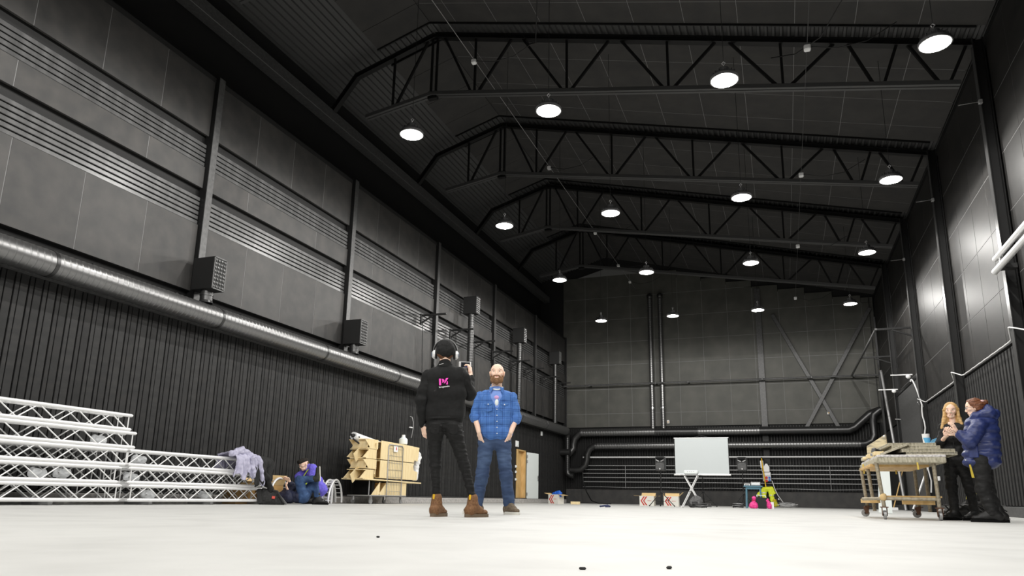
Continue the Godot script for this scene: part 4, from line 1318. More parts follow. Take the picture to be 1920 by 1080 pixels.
func speaker(at: Vector3, which: String) -> void:
	var st := thing("speaker_stand", "black tripod stand under the %s" % which, "stand", Vector3(at.x, 0, at.z))
	tripod(st, at.y + 0.06, 0.46, 0.44, M.black)
	var t := thing("loudspeaker", "black loudspeaker, %s of the projection screen" % ("left" if at.x < -3 else "right"), "loudspeaker", at, 0.0, "loudspeakers by the screen")
	var poly := PackedVector2Array([Vector2(-0.13, 0), Vector2(0.13, 0), Vector2(0.15, 0.04), Vector2(0.155, 0.4), Vector2(0.13, 0.45), Vector2(-0.13, 0.45), Vector2(-0.155, 0.4), Vector2(-0.15, 0.04)])
	obj("cabinet", Geo.new().prism(poly, -0.2, 0.1), M.black, t)
	obj("grille", Geo.new().prism(PackedVector2Array([Vector2(-0.13, 0.03), Vector2(0.13, 0.03), Vector2(0.135, 0.22), Vector2(0.07, 0.26), Vector2(-0.07, 0.26), Vector2(-0.135, 0.22)]), 0.09, 0.115), M.steel_grey, t)
	obj("horn_lip", Geo.new().tube([Vector3(-0.135, 0.24, 0.11), Vector3(-0.07, 0.275, 0.12), Vector3(0.0, 0.285, 0.125), Vector3(0.07, 0.275, 0.12), Vector3(0.135, 0.24, 0.11)], 0.01, 8), M.steel_grey, t)
	for s in [-1, 1]:
		obj("horn_flare", Geo.new().bar(Vector3(s * 0.125, 0.345, 0.11), Vector3(s * 0.03, 0.3, 0.1), 0.03, 0.03), M.alu_dull, t)
	obj("horn_throat", Geo.new().box(Vector3(0, 0.36, 0.1), Vector3(0.24, 0.1, 0.012), Basis.IDENTITY, 0.004), M.black_matt, t)
	obj("badge", Geo.new().box(Vector3(0, 0.055, 0.118), Vector3(0.025, 0.05, 0.006), Basis.IDENTITY, 0.003), M.white, t)

func back_corner() -> void:
	speaker(Vector3(-3.74, 1.13, -24.0), "left loudspeaker")
	speaker(Vector3(-1.29, 1.2, -25.6), "right loudspeaker")
	# projection screen
	var t := thing("projection_screen", "blank white projection screen standing before the back wall", "projection screen", Vector3(-2.73, 0, -27.0))
	obj("canvas", Geo.new().box(Vector3(0, 1.77, 0.06), Vector3(1.86, 1.26, 0.008)), M.screen, t)
	for s in [-1, 1]:
		obj("edge_strip", Geo.new().box(Vector3(s * 0.94, 1.77, 0.06), Vector3(0.02, 1.27, 0.01)), M.black, t)
	obj("top_bar", Geo.new().tube([Vector3(-0.96, 2.41, 0.05), Vector3(0.96, 2.41, 0.05)], 0.02, 10), M.alu, t)
	obj("bottom_case", Geo.new().box(Vector3(0, 1.11, 0.06), Vector3(1.98, 0.06, 0.07), Basis.IDENTITY, 0.015), M.alu, t)
	obj("hanger", Geo.new().tube([Vector3(-0.35, 2.42, -0.02), Vector3(0.0, 2.5, -0.03), Vector3(0.35, 2.42, -0.02)], 0.009, 6), M.black, t)
	tripod(t, 2.5, 0.55, 0.5, M.steel, 0.5)
	# crossed stand with a projector
	t = thing("crossed_stand", "silver crossed leg stand carrying the white projector", "stand", Vector3(-2.66, 0, -23.0))
	for s in [-1, 1]:
		for z in [-0.16, 0.16]:
			obj("leg", Geo.new().bar(Vector3(-s * 0.29, 0.02, z + s * 0.015), Vector3(s * 0.2, 0.95, z + s * 0.015), 0.028, 0.028, Vector3.BACK, 0.004), M.alu, t)
		obj("foot_bar", Geo.new().tube([Vector3(s * 0.29, 0.02, -0.2), Vector3(s * 0.29, 0.02, 0.2)], 0.018, 8), M.alu, t)
	obj("pivot", Geo.new().tube([Vector3(-0.045, 0.48, -0.2), Vector3(-0.045, 0.48, 0.2)], 0.016, 8), M.alu_dull, t)
	obj("tray", Geo.new().box(Vector3(0, 0.965, 0), Vector3(0.6, 0.018, 0.4), Basis.IDENTITY, 0.004), M.alu_dull, t)
	t = thing("projector", "white projector lying on the crossed leg stand", "projector", Vector3(-2.66, 0.975, -23.0))
	obj("case", Geo.new().box(Vector3(0, 0.07, 0), Vector3(0.42, 0.12, 0.3), Basis.IDENTITY, 0.03), M.white_matt, t)
	obj("vent", Geo.new().box(Vector3(0, 0.125, 0.06), Vector3(0.26, 0.014, 0.12), Basis.IDENTITY, 0.004), M.alu_dull, t)
	for x in [-0.09, -0.03, 0.03, 0.09]:
		obj("button", Geo.new().box(Vector3(x, 0.09, 0.151), Vector3(0.03, 0.018, 0.006), Basis.IDENTITY, 0.002), M.alu_dull, t)
	obj("base", Geo.new().box(Vector3(0, 0.006, 0), Vector3(0.36, 0.012, 0.24)), M.alu_dull, t)
	# grey rucksack and cables below it
	t = thing("rucksack", "grey rucksack slumped on the floor under the crossed stand", "rucksack", Vector3(-2.56, 0, -22.75))
	var g := Geo.new()
	lump(g, [[Vector3(-0.08, 0.13, 0), Vector3(0.1, 0.2, 0), 0.12, 0.13], [Vector3(0.0, 0.24, 0), Vector3(0.06, 0.3, 0), 0.09, 0.07], [Vector3(0.12, 0.1, 0.05), Vector3(-0.05, 0.09, 0.1), 0.09, 0.08]], 0.018, 0.05, 0.03, 6.0, 31)
	obj("body", g, textured(ntex(44, 0.05, [g8(70), g8(96), g8(124)], 128), 0.3, 0.8), t)
	obj("strap", Geo.new().tube([Vector3(-0.14, 0.32, 0.05), Vector3(-0.19, 0.2, 0.12), Vector3(-0.12, 0.06, 0.17), Vector3(0.0, 0.03, 0.2)], 0.02, 8), M.rubber, t)
	obj("pocket", Geo.new().box(Vector3(0.02, 0.12, 0.16), Vector3(0.16, 0.12, 0.03), Basis(Vector3.RIGHT, -0.2), 0.012), M.black, t)
	# stool with gear
	t = thing("stool", "tall teal stool beside the right loudspeaker", "stool", Vector3(-0.95, 0, -25.0))
	for x in [-0.23, 0.23]:
		for z in [-0.2, 0.2]:
			obj("leg", Geo.new().bar(Vector3(x, 0, z), Vector3(x * 0.9, 0.66, z * 0.9), 0.045, 0.045, Vector3.BACK, 0.006), M.teal, t)
		obj("rail", Geo.new().box(Vector3(x, 0.3, 0), Vector3(0.03, 0.04, 0.4), Basis.IDENTITY, 0.005), M.teal, t)
	for z in [-0.19, 0.19]:
		obj("apron", Geo.new().box(Vector3(0, 0.63, z), Vector3(0.46, 0.07, 0.025), Basis.IDENTITY, 0.005), M.teal, t)
	obj("seat", Geo.new().box(Vector3(0, 0.685, 0), Vector3(0.58, 0.035, 0.5), Basis.IDENTITY, 0.01), M.teal, t)
	t = thing("amplifier", "pale grey box of equipment on the teal stool", "equipment", Vector3(-0.87, 0.703, -25.0))
	obj("case", Geo.new().box(Vector3(0, 0.06, 0), Vector3(0.3, 0.12, 0.25), Basis.IDENTITY, 0.012), M.alu_dull, t)
	obj("front", Geo.new().box(Vector3(0, 0.06, 0.128), Vector3(0.26, 0.07, 0.008), Basis.IDENTITY, 0.003), M.white, t)
	t = thing("switch_box", "flat white box lying on left half of the teal stool", "equipment", Vector3(-1.13, 0.703, -24.9))
	obj("case", Geo.new().box(Vector3(0, 0.03, 0), Vector3(0.18, 0.06, 0.2), Basis.IDENTITY, 0.01), M.white, t)
	obj("socket_row", Geo.new().box(Vector3(0, 0.025, 0.101), Vector3(0.13, 0.025, 0.006)), M.rubber, t)
	# bags
	t = thing("drawstring_bag", "bright pink gathered bag on the floor before the teal stool", "bag", Vector3(-0.95, 0, -24.5))
	g = Geo.new()
	lump(g, [[Vector3(-0.04, 0.09, 0), Vector3(0.05, 0.09, 0), 0.1, 0.1], [Vector3(0, 0.16, 0), Vector3(0.01, 0.24, 0), 0.08, 0.035], [Vector3(0.01, 0.25, 0), Vector3(0.02, 0.31, 0), 0.035, 0.065]], 0.014, 0.03, 0.02, 9.0, 51)
	obj("body", g, M.pink, t)
	obj("cord", Geo.new().tube([Vector3(-0.05, 0.25, 0.02), Vector3(0.01, 0.25, 0.055), Vector3(0.06, 0.25, 0.02), Vector3(0.02, 0.25, -0.05), Vector3(-0.05, 0.25, 0.02)], 0.008, 6), M.red, t)
	t = thing("tote_bag", "black bag standing between the two pink bags", "bag", Vector3(-0.69, 0, -24.5))
	obj("body", Geo.new().prism(PackedVector2Array([Vector2(-0.12, 0), Vector2(0.12, 0), Vector2(0.15, 0.33), Vector2(-0.16, 0.36)]), -0.07, 0.07), M.rubber, t)
	obj("handle", Geo.new().tube([Vector3(-0.14, 0.35, 0.06), Vector3(-0.15, 0.41, 0.06), Vector3(0.1, 0.4, 0.06), Vector3(0.12, 0.34, 0.06)], 0.013, 8), M.white, t)
	t = thing("drawstring_bag", "narrow lighter pink bag at the right of the black bag", "bag", Vector3(-0.5, 0, -24.45))
	g = Geo.new()
	lump(g, [[Vector3(0, 0.06, 0), Vector3(-0.02, 0.24, 0), 0.065, 0.045], [Vector3(0.03, 0.12, 0.02), Vector3(0.02, 0.05, 0.02), 0.05, 0.06]], 0.013, 0.03, 0.025, 10.0, 52)
	obj("body", g, M.pink, t)
	obj("knot", Geo.new().ball(Vector3(-0.02, 0.29, 0), Vector3(0.03, 0.025, 0.03), 8), M.pink, t)
	t = thing("paper_bag", "small white bag between pink bag and yellow clothes", "bag", Vector3(-0.4, 0, -24.5))
	obj("body", Geo.new().prism(PackedVector2Array([Vector2(-0.05, 0), Vector2(0.05, 0), Vector2(0.045, 0.2), Vector2(-0.05, 0.19)]), -0.04, 0.04), M.white, t)
	obj("fold", Geo.new().box(Vector3(0, 0.2, 0), Vector3(0.1, 0.012, 0.085), Basis.IDENTITY, 0.003), M.card_white, t)
	# hi-vis jacket hung on the cable box, with the box above it
	t = thing("distribution_box", "white power box with red and blue sockets hung on back wall pipes", "power box", Vector3(-0.7, 1.05, -34.02))
	t.scale = Vector3.ONE * 1.25
	obj("case", Geo.new().box(Vector3(0, 0.18, 0), Vector3(0.28, 0.32, 0.12), Basis(Vector3.BACK, 0.03), 0.012), M.alu_dull, t)
	obj("label_panel", Geo.new().box(Vector3(0.02, 0.28, 0.062), Vector3(0.2, 0.09, 0.006)), M.white, t)
	for k in [[-0.02, 0.15, 0], [-0.02, 0.04, 0], [0.08, 0.15, 1], [0.08, 0.06, 1]]:
		obj("socket", Geo.new().tube([Vector3(k[0], k[1], 0.05), Vector3(k[0], k[1], 0.09)], 0.045 if k[2] == 0 else 0.035, 12), M.red if k[2] == 0 else M.blue, t)
	obj("top_case", Geo.new().box(Vector3(-0.01, 0.44, 0), Vector3(0.22, 0.19, 0.12), Basis.IDENTITY, 0.012), M.white, t)
	obj("gland", Geo.new().prism(PackedVector2Array([Vector2(-0.08, 0.53), Vector2(0.08, 0.53), Vector2(0.03, 0.63), Vector2(-0.03, 0.63)]), -0.04, 0.04), M.white, t)
	obj("lead", Geo.new().tube([Vector3(0, 0.6, 0), Vector3(0.0, 0.72, 0), Vector3(-0.08, 0.82, 0.0), Vector3(-0.16, 0.85, 0)], 0.014, 8), M.cable, t)
	t = thing("socket_strip", "white socket strip hanging from the thick pale pipe", "power strip", Vector3(-0.88, 1.66, -34.05))
	t.scale = Vector3.ONE * 1.25
	obj("case", Geo.new().box(Vector3(0, 0.12, 0), Vector3(0.11, 0.26, 0.07), Basis(Vector3.BACK, 0.06), 0.012), M.white, t)
	obj("lead", Geo.new().tube([Vector3(-0.02, 0.0, 0), Vector3(-0.01, -0.1, 0), Vector3(0.06, -0.25, 0.02)], 0.012, 6), M.cable_white, t)
	tag(obj("yellow_cable", Geo.new().tube([Vector3(-0.88, 2.1, -34.08), Vector3(-0.86, 1.75, -33.92), Vector3(-0.82, 1.4, -33.88), Vector3(-0.79, 1.1, -33.88), Vector3(-0.77, 0.84, -33.85)], 0.026, 8), M.yellow), "thick yellow cable running down from power box to yellow jacket", "cable")
	t = thing("hi_vis_jacket", "bright yellow high visibility jacket hanging below the power box", "jacket", Vector3(-0.68, 0.02, -33.85))
	t.scale = Vector3.ONE * 1.3
	g = Geo.new()
	lump(g, [[Vector3(-0.12, 0.55, 0), Vector3(0.1, 0.57, 0), 0.08, 0.08], [Vector3(-0.12, 0.52, 0), Vector3(-0.14, 0.26, 0.02), 0.085, 0.07], [Vector3(0.08, 0.52, 0), Vector3(0.12, 0.18, 0.03), 0.09, 0.075], [Vector3(-0.2, 0.48, 0), Vector3(-0.3, 0.38, 0.0), 0.06, 0.06], [Vector3(0.12, 0.55, 0), Vector3(0.2, 0.42, 0.02), 0.07, 0.05]], 0.015, 0.04, 0.02, 7.0, 61)
	obj("body", g, M.hivis, t)
	for s in [[-0.14, 0.42], [0.1, 0.34]]:
		obj("reflective_band", Geo.new().lathe([Vector2(0.083, 0), Vector2(0.092, 0.004), Vector2(0.092, 0.036), Vector2(0.083, 0.04)], Vector3(s[0], s[1], 0.01), 14), M.alu, t)
	g = Geo.new()
	lump(g, [[Vector3(0.2, 0.4, 0.02), Vector3(0.26, 0.18, 0.04), 0.055, 0.06], [Vector3(0.26, 0.18, 0.04), Vector3(0.2, 0.12, 0.05), 0.06, 0.05]], 0.015, 0.03, 0.015, 8.0, 62)
	obj("dark_sleeve", g, M.rubber, t)
	obj("sleeve_band", Geo.new().tube([Vector3(0.18, 0.2, 0.05), Vector3(0.33, 0.24, 0.05)], 0.035, 8), M.alu, t)
	t = thing("yellow_garment", "yellow bundle on the floor beneath the dark sleeve", "garment", Vector3(-0.4, 0, -32.6))  # yellow garment modelled as a rough bundle with a cuff
	t.scale = Vector3.ONE * 1.3
	g = Geo.new()
	lump(g, [[Vector3(0, 0.07, 0), Vector3(-0.02, 0.17, 0), 0.07, 0.06], [Vector3(0.04, 0.05, 0.03), Vector3(0.08, 0.03, 0.05), 0.04, 0.03]], 0.014, 0.03, 0.02, 9.0, 63)
	obj("body", g, std(Color8(196, 190, 50), 0.8), t)
	obj("cuff", Geo.new().lathe([Vector2(0.05, 0), Vector2(0.062, 0.01), Vector2(0.058, 0.04)], Vector3(-0.02, 0.2, 0), 12), M.yellow, t)
	# cables heaped on the floor
	for s in [[Vector3(-1.45, 0, -25.0), 0.2, "heap of black and grey cables at the right loudspeaker stand", 6, 71], [Vector3(0.05, 0, -32.0), 0.42, "coils of white cable on the floor right of yellow jacket", 8, 72], [Vector3(-2.35, 0, -22.6), 0.3, "loose black cables on the floor under the projector stand", 5, 73]]:
		var c := thing("cable_heap", s[2], "cables", s[0])
		var r := RandomNumberGenerator.new()
		r.seed = s[4]
		for k in s[3]:
			var pts := []
			var ph := r.randf() * TAU
			var rx: float = s[1] * r.randf_range(0.5, 1.0)
			for i in 15:
				var a := ph + TAU * i / 12.0
				pts.append(Vector3(cos(a) * rx + r.randf_range(-0.02, 0.02), 0.018 + 0.02 * k + r.randf_range(0.0, 0.03), sin(a) * rx * 0.6))
			obj("coil", Geo.new().tube(pts, 0.012, 6), [M.cable, M.steel_grey, M.alu_dull][k % 3] if s[4] != 72 else [M.cable_white, M.alu_dull][k % 2], c)
	tag(obj("sloping_cable", Geo.new().tube([Vector3(-0.5, 1.1, -33.9), Vector3(-0.4, 0.75, -33.7), Vector3(-0.3, 0.5, -33.5), Vector3(-0.08, 0.16, -33.0), Vector3(0.1, 0.03, -32.7)], 0.018, 8), M.cable_white), "white cable sloping from the power box down to the coils", "cable")
	tag(obj("floor_cable", Geo.new().tube([Vector3(-4.55, 0.02, -19.0), Vector3(-4.5, 0.03, -19.1), Vector3(-4.4, 0.05, -19.2), Vector3(-4.32, 0.02, -19.1), Vector3(-4.38, 0.02, -18.9)], 0.022, 8), std(Color8(44, 52, 90), 0.7)), "dark blue strap end lying alone on the open floor", "strap")
	for s in [[Vector3(-0.58, 0.004, -2.19), 0.02, 0], [Vector3(-0.35, 0.004, -2.36), 0.025, 1], [Vector3(-1.9, 0.005, -3.25), 0.018, 2]]:
		tag(obj("debris_chip", Geo.new().box(s[0], Vector3(s[1], 0.008, 0.014), Basis(Vector3.UP, 0.5 + s[2]), 0.003), M.rubber), "tiny dark chip of debris on floor near camera, %s" % ["leftmost at the bottom edge", "right at the bottom edge", "farthest left"][s[2]] if s[2] < 2 else "tiny dark speck alone on the pale floor, left foreground", "debris")

# ---------------------------------------------------------------- work table and its load
func work_table() -> void:
	var pipe := textured(ntex(81, 0.05, [Color8(128, 118, 100), Color8(160, 150, 130), Color8(182, 174, 156)], 128), 0.3, 0.55, 0.2)
	var stone := textured(ntex(82, 0.05, [Color8(136, 130, 112), Color8(178, 172, 152), Color8(206, 200, 184)], 256, Vector2(1, 3)), 0.5, 0.85, 0.0, 0.4, false)
	var t := thing("work_table", "rough wheeled work table of pipe legs and thick plastered top", "table", Vector3(1.62, 0, -12.45))
	var fr := [[-0.35, 1.05, true], [-0.35, -0.15, false], [-0.38, -0.85, true], [0.32, 1.05, true], [0.42, -0.3, false], [0.36, -0.85, true]]
	for l in fr:
		var y0 := 0.16 if l[2] else 0.1
		obj("leg", Geo.new().tube([Vector3(l[0], y0, l[1]), Vector3(l[0] * 1.05 - 0.03, 0.78, l[1])], 0.026, 10), pipe, t)
		if l[2]:
			var c := thing_part("caster", t, Vector3(l[0], 0, l[1]))
			var side: bool = l[1] < 0
			obj("wheel", Geo.new().tube([Vector3(-0.017, 0.062, 0), Vector3(0.017, 0.062, 0)] if not side else [Vector3(-0.04, 0.062, -0.017), Vector3(-0.04, 0.062, 0.017)], 0.06, 18), M.alu_dull, c)
			obj("hub", Geo.new().tube([Vector3(-0.026, 0.062, 0), Vector3(0.026, 0.062, 0)] if not side else [Vector3(-0.04, 0.062, -0.026), Vector3(-0.04, 0.062, 0.026)], 0.018, 10), M.rubber, c)
			for s in [-1, 1]:
				obj("fork", Geo.new().prism(PackedVector2Array([Vector2(-0.045, 0.16), Vector2(0.045, 0.16), Vector2(0.02, 0.05), Vector2(-0.02, 0.05)]), -0.003, 0.003, Transform3D(Basis(Vector3.BACK, Vector3.UP, Vector3.LEFT), Vector3(s * 0.03, 0, 0)) if not side else Transform3D(Basis(Vector3.RIGHT, Vector3.UP, Vector3.BACK), Vector3(-0.02, 0, s * 0.03))), std(Color8(96, 66, 48), 0.7), c)
			obj("plate", Geo.new().box(Vector3(0, 0.165, 0), Vector3(0.1, 0.014, 0.1), Basis.IDENTITY, 0.004), std(Color8(96, 66, 48), 0.7), c)
	for z in [1.05]:
		obj("foot_bar", Geo.new().tube([Vector3(-0.58, 0.272, z - 0.32), Vector3(-0.35, 0.28, z), Vector3(0.34, 0.28, z)], 0.024, 10), pipe, t)
	obj("foot_bar", Geo.new().tube([Vector3(-0.36, 0.28, 1.0), Vector3(-0.38, 0.28, -0.85)], 0.022, 10), pipe, t)
	obj("shelf_slat", Geo.new().box(Vector3(0.0, 0.31, 0.96), Vector3(0.74, 0.024, 0.14), Basis.IDENTITY, 0.003), M.pine, t)
	obj("shelf_slat", Geo.new().box(Vector3(-0.4, 0.25, -0.2), Vector3(0.14, 0.06, 1.4), Basis.IDENTITY, 0.003), M.pine, t)
	obj("shelf_slat", Geo.new().box(Vector3(0.2, 0.24, 0.2), Vector3(0.42, 0.07, 0.1), Basis.IDENTITY, 0.003), M.pine, t)
	obj("knot", Geo.new().ball(Vector3(-0.35, 0.3, 1.05), Vector3(0.05, 0.06, 0.05), 8), M.card_light, t)
	obj("top", Geo.new().box(Vector3(0.02, 0.8, 0.0), Vector3(0.86, 0.08, 2.3), Basis.IDENTITY, 0.012), stone, t)
	obj("under_board", Geo.new().box(Vector3(-0.06, 0.75, -0.2), Vector3(0.76, 0.04, 1.7), Basis.IDENTITY, 0.006), M.pine, t)
	obj("worktop", Geo.new().box(Vector3(0.03, 0.855, 0.02), Vector3(0.84, 0.035, 2.26), Basis.IDENTITY, 0.008), textured(ntex(84, 0.06, [Color8(150, 146, 148), Color8(212, 208, 206), Color8(236, 234, 230)], 128), 0.4, 0.7), t)
	for s in [[0.1, 1.14], [-0.34, 0.4], [-0.42, -0.5], [0.05, -0.6]]:
		obj("tape", Geo.new().box(Vector3(s[0], 0.745, s[1]), Vector3(0.022, 0.15, 0.012), Basis(Vector3.BACK, 0.05), 0.002), std(Color8(214, 188, 90), 0.7), t)
	# stack of framed panels
	var nm := ["lowest", "second", "third", "topmost"]
	for k in 4:
		var y := 0.8735 + 0.046 * k
		var p := thing("framed_panel", "plaster coated framed panel, %s of the stack on the work table" % nm[k], "panel", Vector3(1.93 - 0.075 * k, y, -12.2 - 0.05 * k), [0.0, 0.06, -0.03, 0.02][k], "panels stacked on the table")
		var w: float = [0.62, 0.66, 0.6, 0.6][k]
		obj("sheet", Geo.new().box(Vector3(0, 0.03, 0), Vector3(w, 0.016, 1.5), Basis.IDENTITY, 0.003), stone, p)
		for s in [-1, 1]:
			obj("rim", Geo.new().box(Vector3(s * (w * 0.5 - 0.02), 0.022, 0), Vector3(0.04, 0.044, 1.5), Basis.IDENTITY, 0.004), stone, p)
			obj("rim", Geo.new().box(Vector3(0, 0.022, s * 0.73), Vector3(w - 0.08, 0.044, 0.04), Basis.IDENTITY, 0.004), stone, p)
	t = thing("framed_panel", "plaster coated panel propped sloping against the stack, hollow below", "panel", Vector3(1.5, 0.874, -12.0))
	obj("sheet", Geo.new().bar(Vector3(-0.2, 0.012, 0.0), Vector3(0.17, 0.16, 0.0), 1.0, 0.018, Vector3.UP, 0.003), stone, t)
	obj("rim", Geo.new().bar(Vector3(-0.2, 0.014, 0.48), Vector3(0.17, 0.16, 0.48), 0.05, 0.03, Vector3.UP, 0.003), stone, t)
	t = thing("wooden_board", "weathered board standing on edge at left end of the table", "board", Vector3(1.4, 0.874, -12.95), -0.5)
	obj("board", Geo.new().prism(PackedVector2Array([Vector2(-0.14, 0), Vector2(0.2, 0), Vector2(0.14, 0.42), Vector2(-0.15, 0.24)]), -0.016, 0.016, Transform3D(Basis(Vector3.RIGHT, -0.2), Vector3.ZERO)), textured(ntex(85, 0.05, [Color8(120, 116, 112), Color8(196, 182, 148), Color8(220, 208, 176)], 128, Vector2(4, 1)), 0.4, 0.8, 0.0, 0.4, false), t)
	obj("bolt", Geo.new().ball(Vector3(0.15, 0.38, 0.0), Vector3(0.02, 0.02, 0.03), 8), M.white, t)
	t = thing("tool_block", "small grey block with slot resting on wooden scraps", "block", Vector3(1.34, 0.93, -12.3), 0.4)
	obj("block", Geo.new().box(Vector3(0, 0.05, 0), Vector3(0.13, 0.07, 0.09), Basis(Vector3.BACK, -0.3), 0.01), M.steel_grey, t)
	obj("slot", Geo.new().box(Vector3(0.0, 0.055, 0.046), Vector3(0.07, 0.02, 0.006), Basis(Vector3.BACK, -0.3)), M.black, t)
	var r := RandomNumberGenerator.new()
	r.seed = 17
	for k in 9:
		var z := -11.6 - 0.22 * k
		tag(obj("wood_scrap", Geo.new().box(Vector3(1.3 + r.randf_range(-0.05, 0.08), 0.9 + r.randf_range(0.0, 0.02), z), Vector3(r.randf_range(0.1, 0.18), r.randf_range(0.035, 0.06), r.randf_range(0.12, 0.2)), Basis(Vector3.UP, r.randf_range(-0.5, 0.5)), 0.006), [M.ply, stone, M.alu_dull][k % 3]), "offcut along the left edge of the work table, %s from the front" % ["first", "second", "third", "fourth", "fifth", "sixth", "seventh", "eighth", "ninth"][k], "offcut", "offcuts along the table edge")
	t = thing("paper_cup", "white cup with blue splash standing on the topmost stacked panel", "cup", Vector3(1.93, 1.057, -11.76))
	obj("cup", Geo.new().lathe([Vector2(0.0, 0.004), Vector2(0.042, 0.004), Vector2(0.05, 0.13), Vector2(0.053, 0.133), Vector2(0.047, 0.133), Vector2(0.04, 0.012), Vector2(0.0, 0.012)], Vector3.ZERO, 20), M.white, t)
	obj("blue_print", Geo.new().lathe([Vector2(0.0446, 0.005), Vector2(0.0506, 0.075)], Vector3(0.006, 0, 0.003), 14), std(Color8(96, 176, 224), 0.5), t)
	obj("wrapper", Geo.new().sheet([[Vector3(0.03, 0.0, 0.05), Vector3(0.07, 0.05, 0.06)], [Vector3(0.09, 0.0, 0.04), Vector3(0.13, 0.07, 0.03)]], 0.004), std(Color8(120, 188, 230), 0.4), t)
	# things leaning on the right wall behind the table
	tag(obj("white_board_offcut", Geo.new().prism(PackedVector2Array([Vector2(-0.17, 0.02), Vector2(0.1, 0), Vector2(0.16, 1.5), Vector2(-0.04, 1.52)]), -0.02, 0.02, Transform3D(Basis(Vector3.RIGHT, -0.12), Vector3(2.1, 0, -18.4))), M.white_matt), "tall white board standing behind the left legs of the table", "board")
	t = thing("broom", "broom with pale wooden handle leaning behind the work table", "broom", Vector3(3.55, 0, -28.4))
	obj("handle", Geo.new().tube([Vector3(-0.1, 0.08, 0.0), Vector3(0.42, 1.4, -0.9)], 0.02, 8), M.pine, t)
	obj("head", Geo.new().box(Vector3(-0.11, 0.05, 0.0), Vector3(0.3, 0.1, 0.06), Basis.IDENTITY, 0.012), M.white, t)
	t = thing("mop_handle", "long pale blue grey pole leaning on the right wall slats", "pole", Vector3(3.7, 0, -23.9))
	obj("pole", Geo.new().tube([Vector3(-0.35, 0.02, 0.2), Vector3(0.28, 1.3, -0.55)], 0.028, 10), M.alu, t)
	obj("tip", Geo.new().tube([Vector3(-0.35, 0.02, 0.2), Vector3(-0.325, 0.07, 0.17)], 0.033, 10), M.rubber, t)
	for s in [[3.98, 1.21, -24.82, "left"], [4.02, 0.93, -23.6, "right"]]:
		var b := thing("wall_socket", "small white wall box behind the work table, %s one" % s[3], "socket", Vector3(s[0] + 0.1, s[1], s[2]))
		obj("case", Geo.new().box(Vector3(-0.04, 0, 0), Vector3(0.07, 0.12, 0.1), Basis.IDENTITY, 0.012), M.white, b)
		obj("lid", Geo.new().box(Vector3(-0.08, 0, 0), Vector3(0.012, 0.08, 0.07), Basis.IDENTITY, 0.004), M.white_matt, b)
	# bags and cables on the floor behind the two women
	t = thing("tool_bag", "dark heap of bag and cables on floor behind the two women", "bag", Vector3(2.68, 0, -13.1))
	var g := Geo.new()
	lump(g, [[Vector3(-0.25, 0.08, 0), Vector3(0.25, 0.1, 0), 0.09, 0.12], [Vector3(0.15, 0.2, 0), Vector3(0.25, 0.3, 0), 0.09, 0.06], [Vector3(-0.1, 0.16, 0.0), Vector3(-0.02, 0.24, 0), 0.07, 0.05]], 0.02, 0.05, 0.04, 7.0, 91)
	obj("body", g, M.rubber, t)
	for k in 7:
		var pts := []
		for i in 9:
			pts.append(Vector3(-0.4 + 0.1 * i + r.randf_range(-0.04, 0.04), maxf(0.015, 0.1 + 0.12 * sin(i * 0.9 + k)), 0.08 + 0.03 * sin(i + k * 2.0)))
		obj("cable", Geo.new().tube(pts, 0.01, 6), [M.cable, M.steel_grey][k % 2], t)
	for s in [[-0.05, 0.3], [0.09, 0.38]]:
		var tas := obj("yellow_tag", Geo.new().prism(PackedVector2Array([Vector2(-0.02, 0.08), Vector2(0.02, 0.08), Vector2(0.035, 0), Vector2(-0.035, 0)]), -0.012, 0.012, Transform3D(Basis.IDENTITY, Vector3(s[0], s[1], 0.02))), std(Color8(190, 180, 80), 0.8), t)
	obj("post", Geo.new().tube([Vector3(-0.05, 0.1, 0.02), Vector3(-0.05, 0.33, 0.02)], 0.012, 6), M.cable, t)
	obj("post", Geo.new().tube([Vector3(0.09, 0.1, 0.02), Vector3(0.09, 0.41, 0.02)], 0.012, 6), M.cable, t)
	obj("white_pouch", Geo.new().ball(Vector3(-0.42, 0.08, 0.0), Vector3(0.07, 0.08, 0.06), 10), M.white, t)

# ---------------------------------------------------------------- people
func ahead(f: Vector3, tilt := 0.0) -> Basis:
	# a basis whose z looks along f, leaned sideways by tilt
	var z := f.normalized()
	var x := Vector3.UP.cross(z).normalized()
	return Basis(z, tilt) * Basis(x, z.cross(x), z)

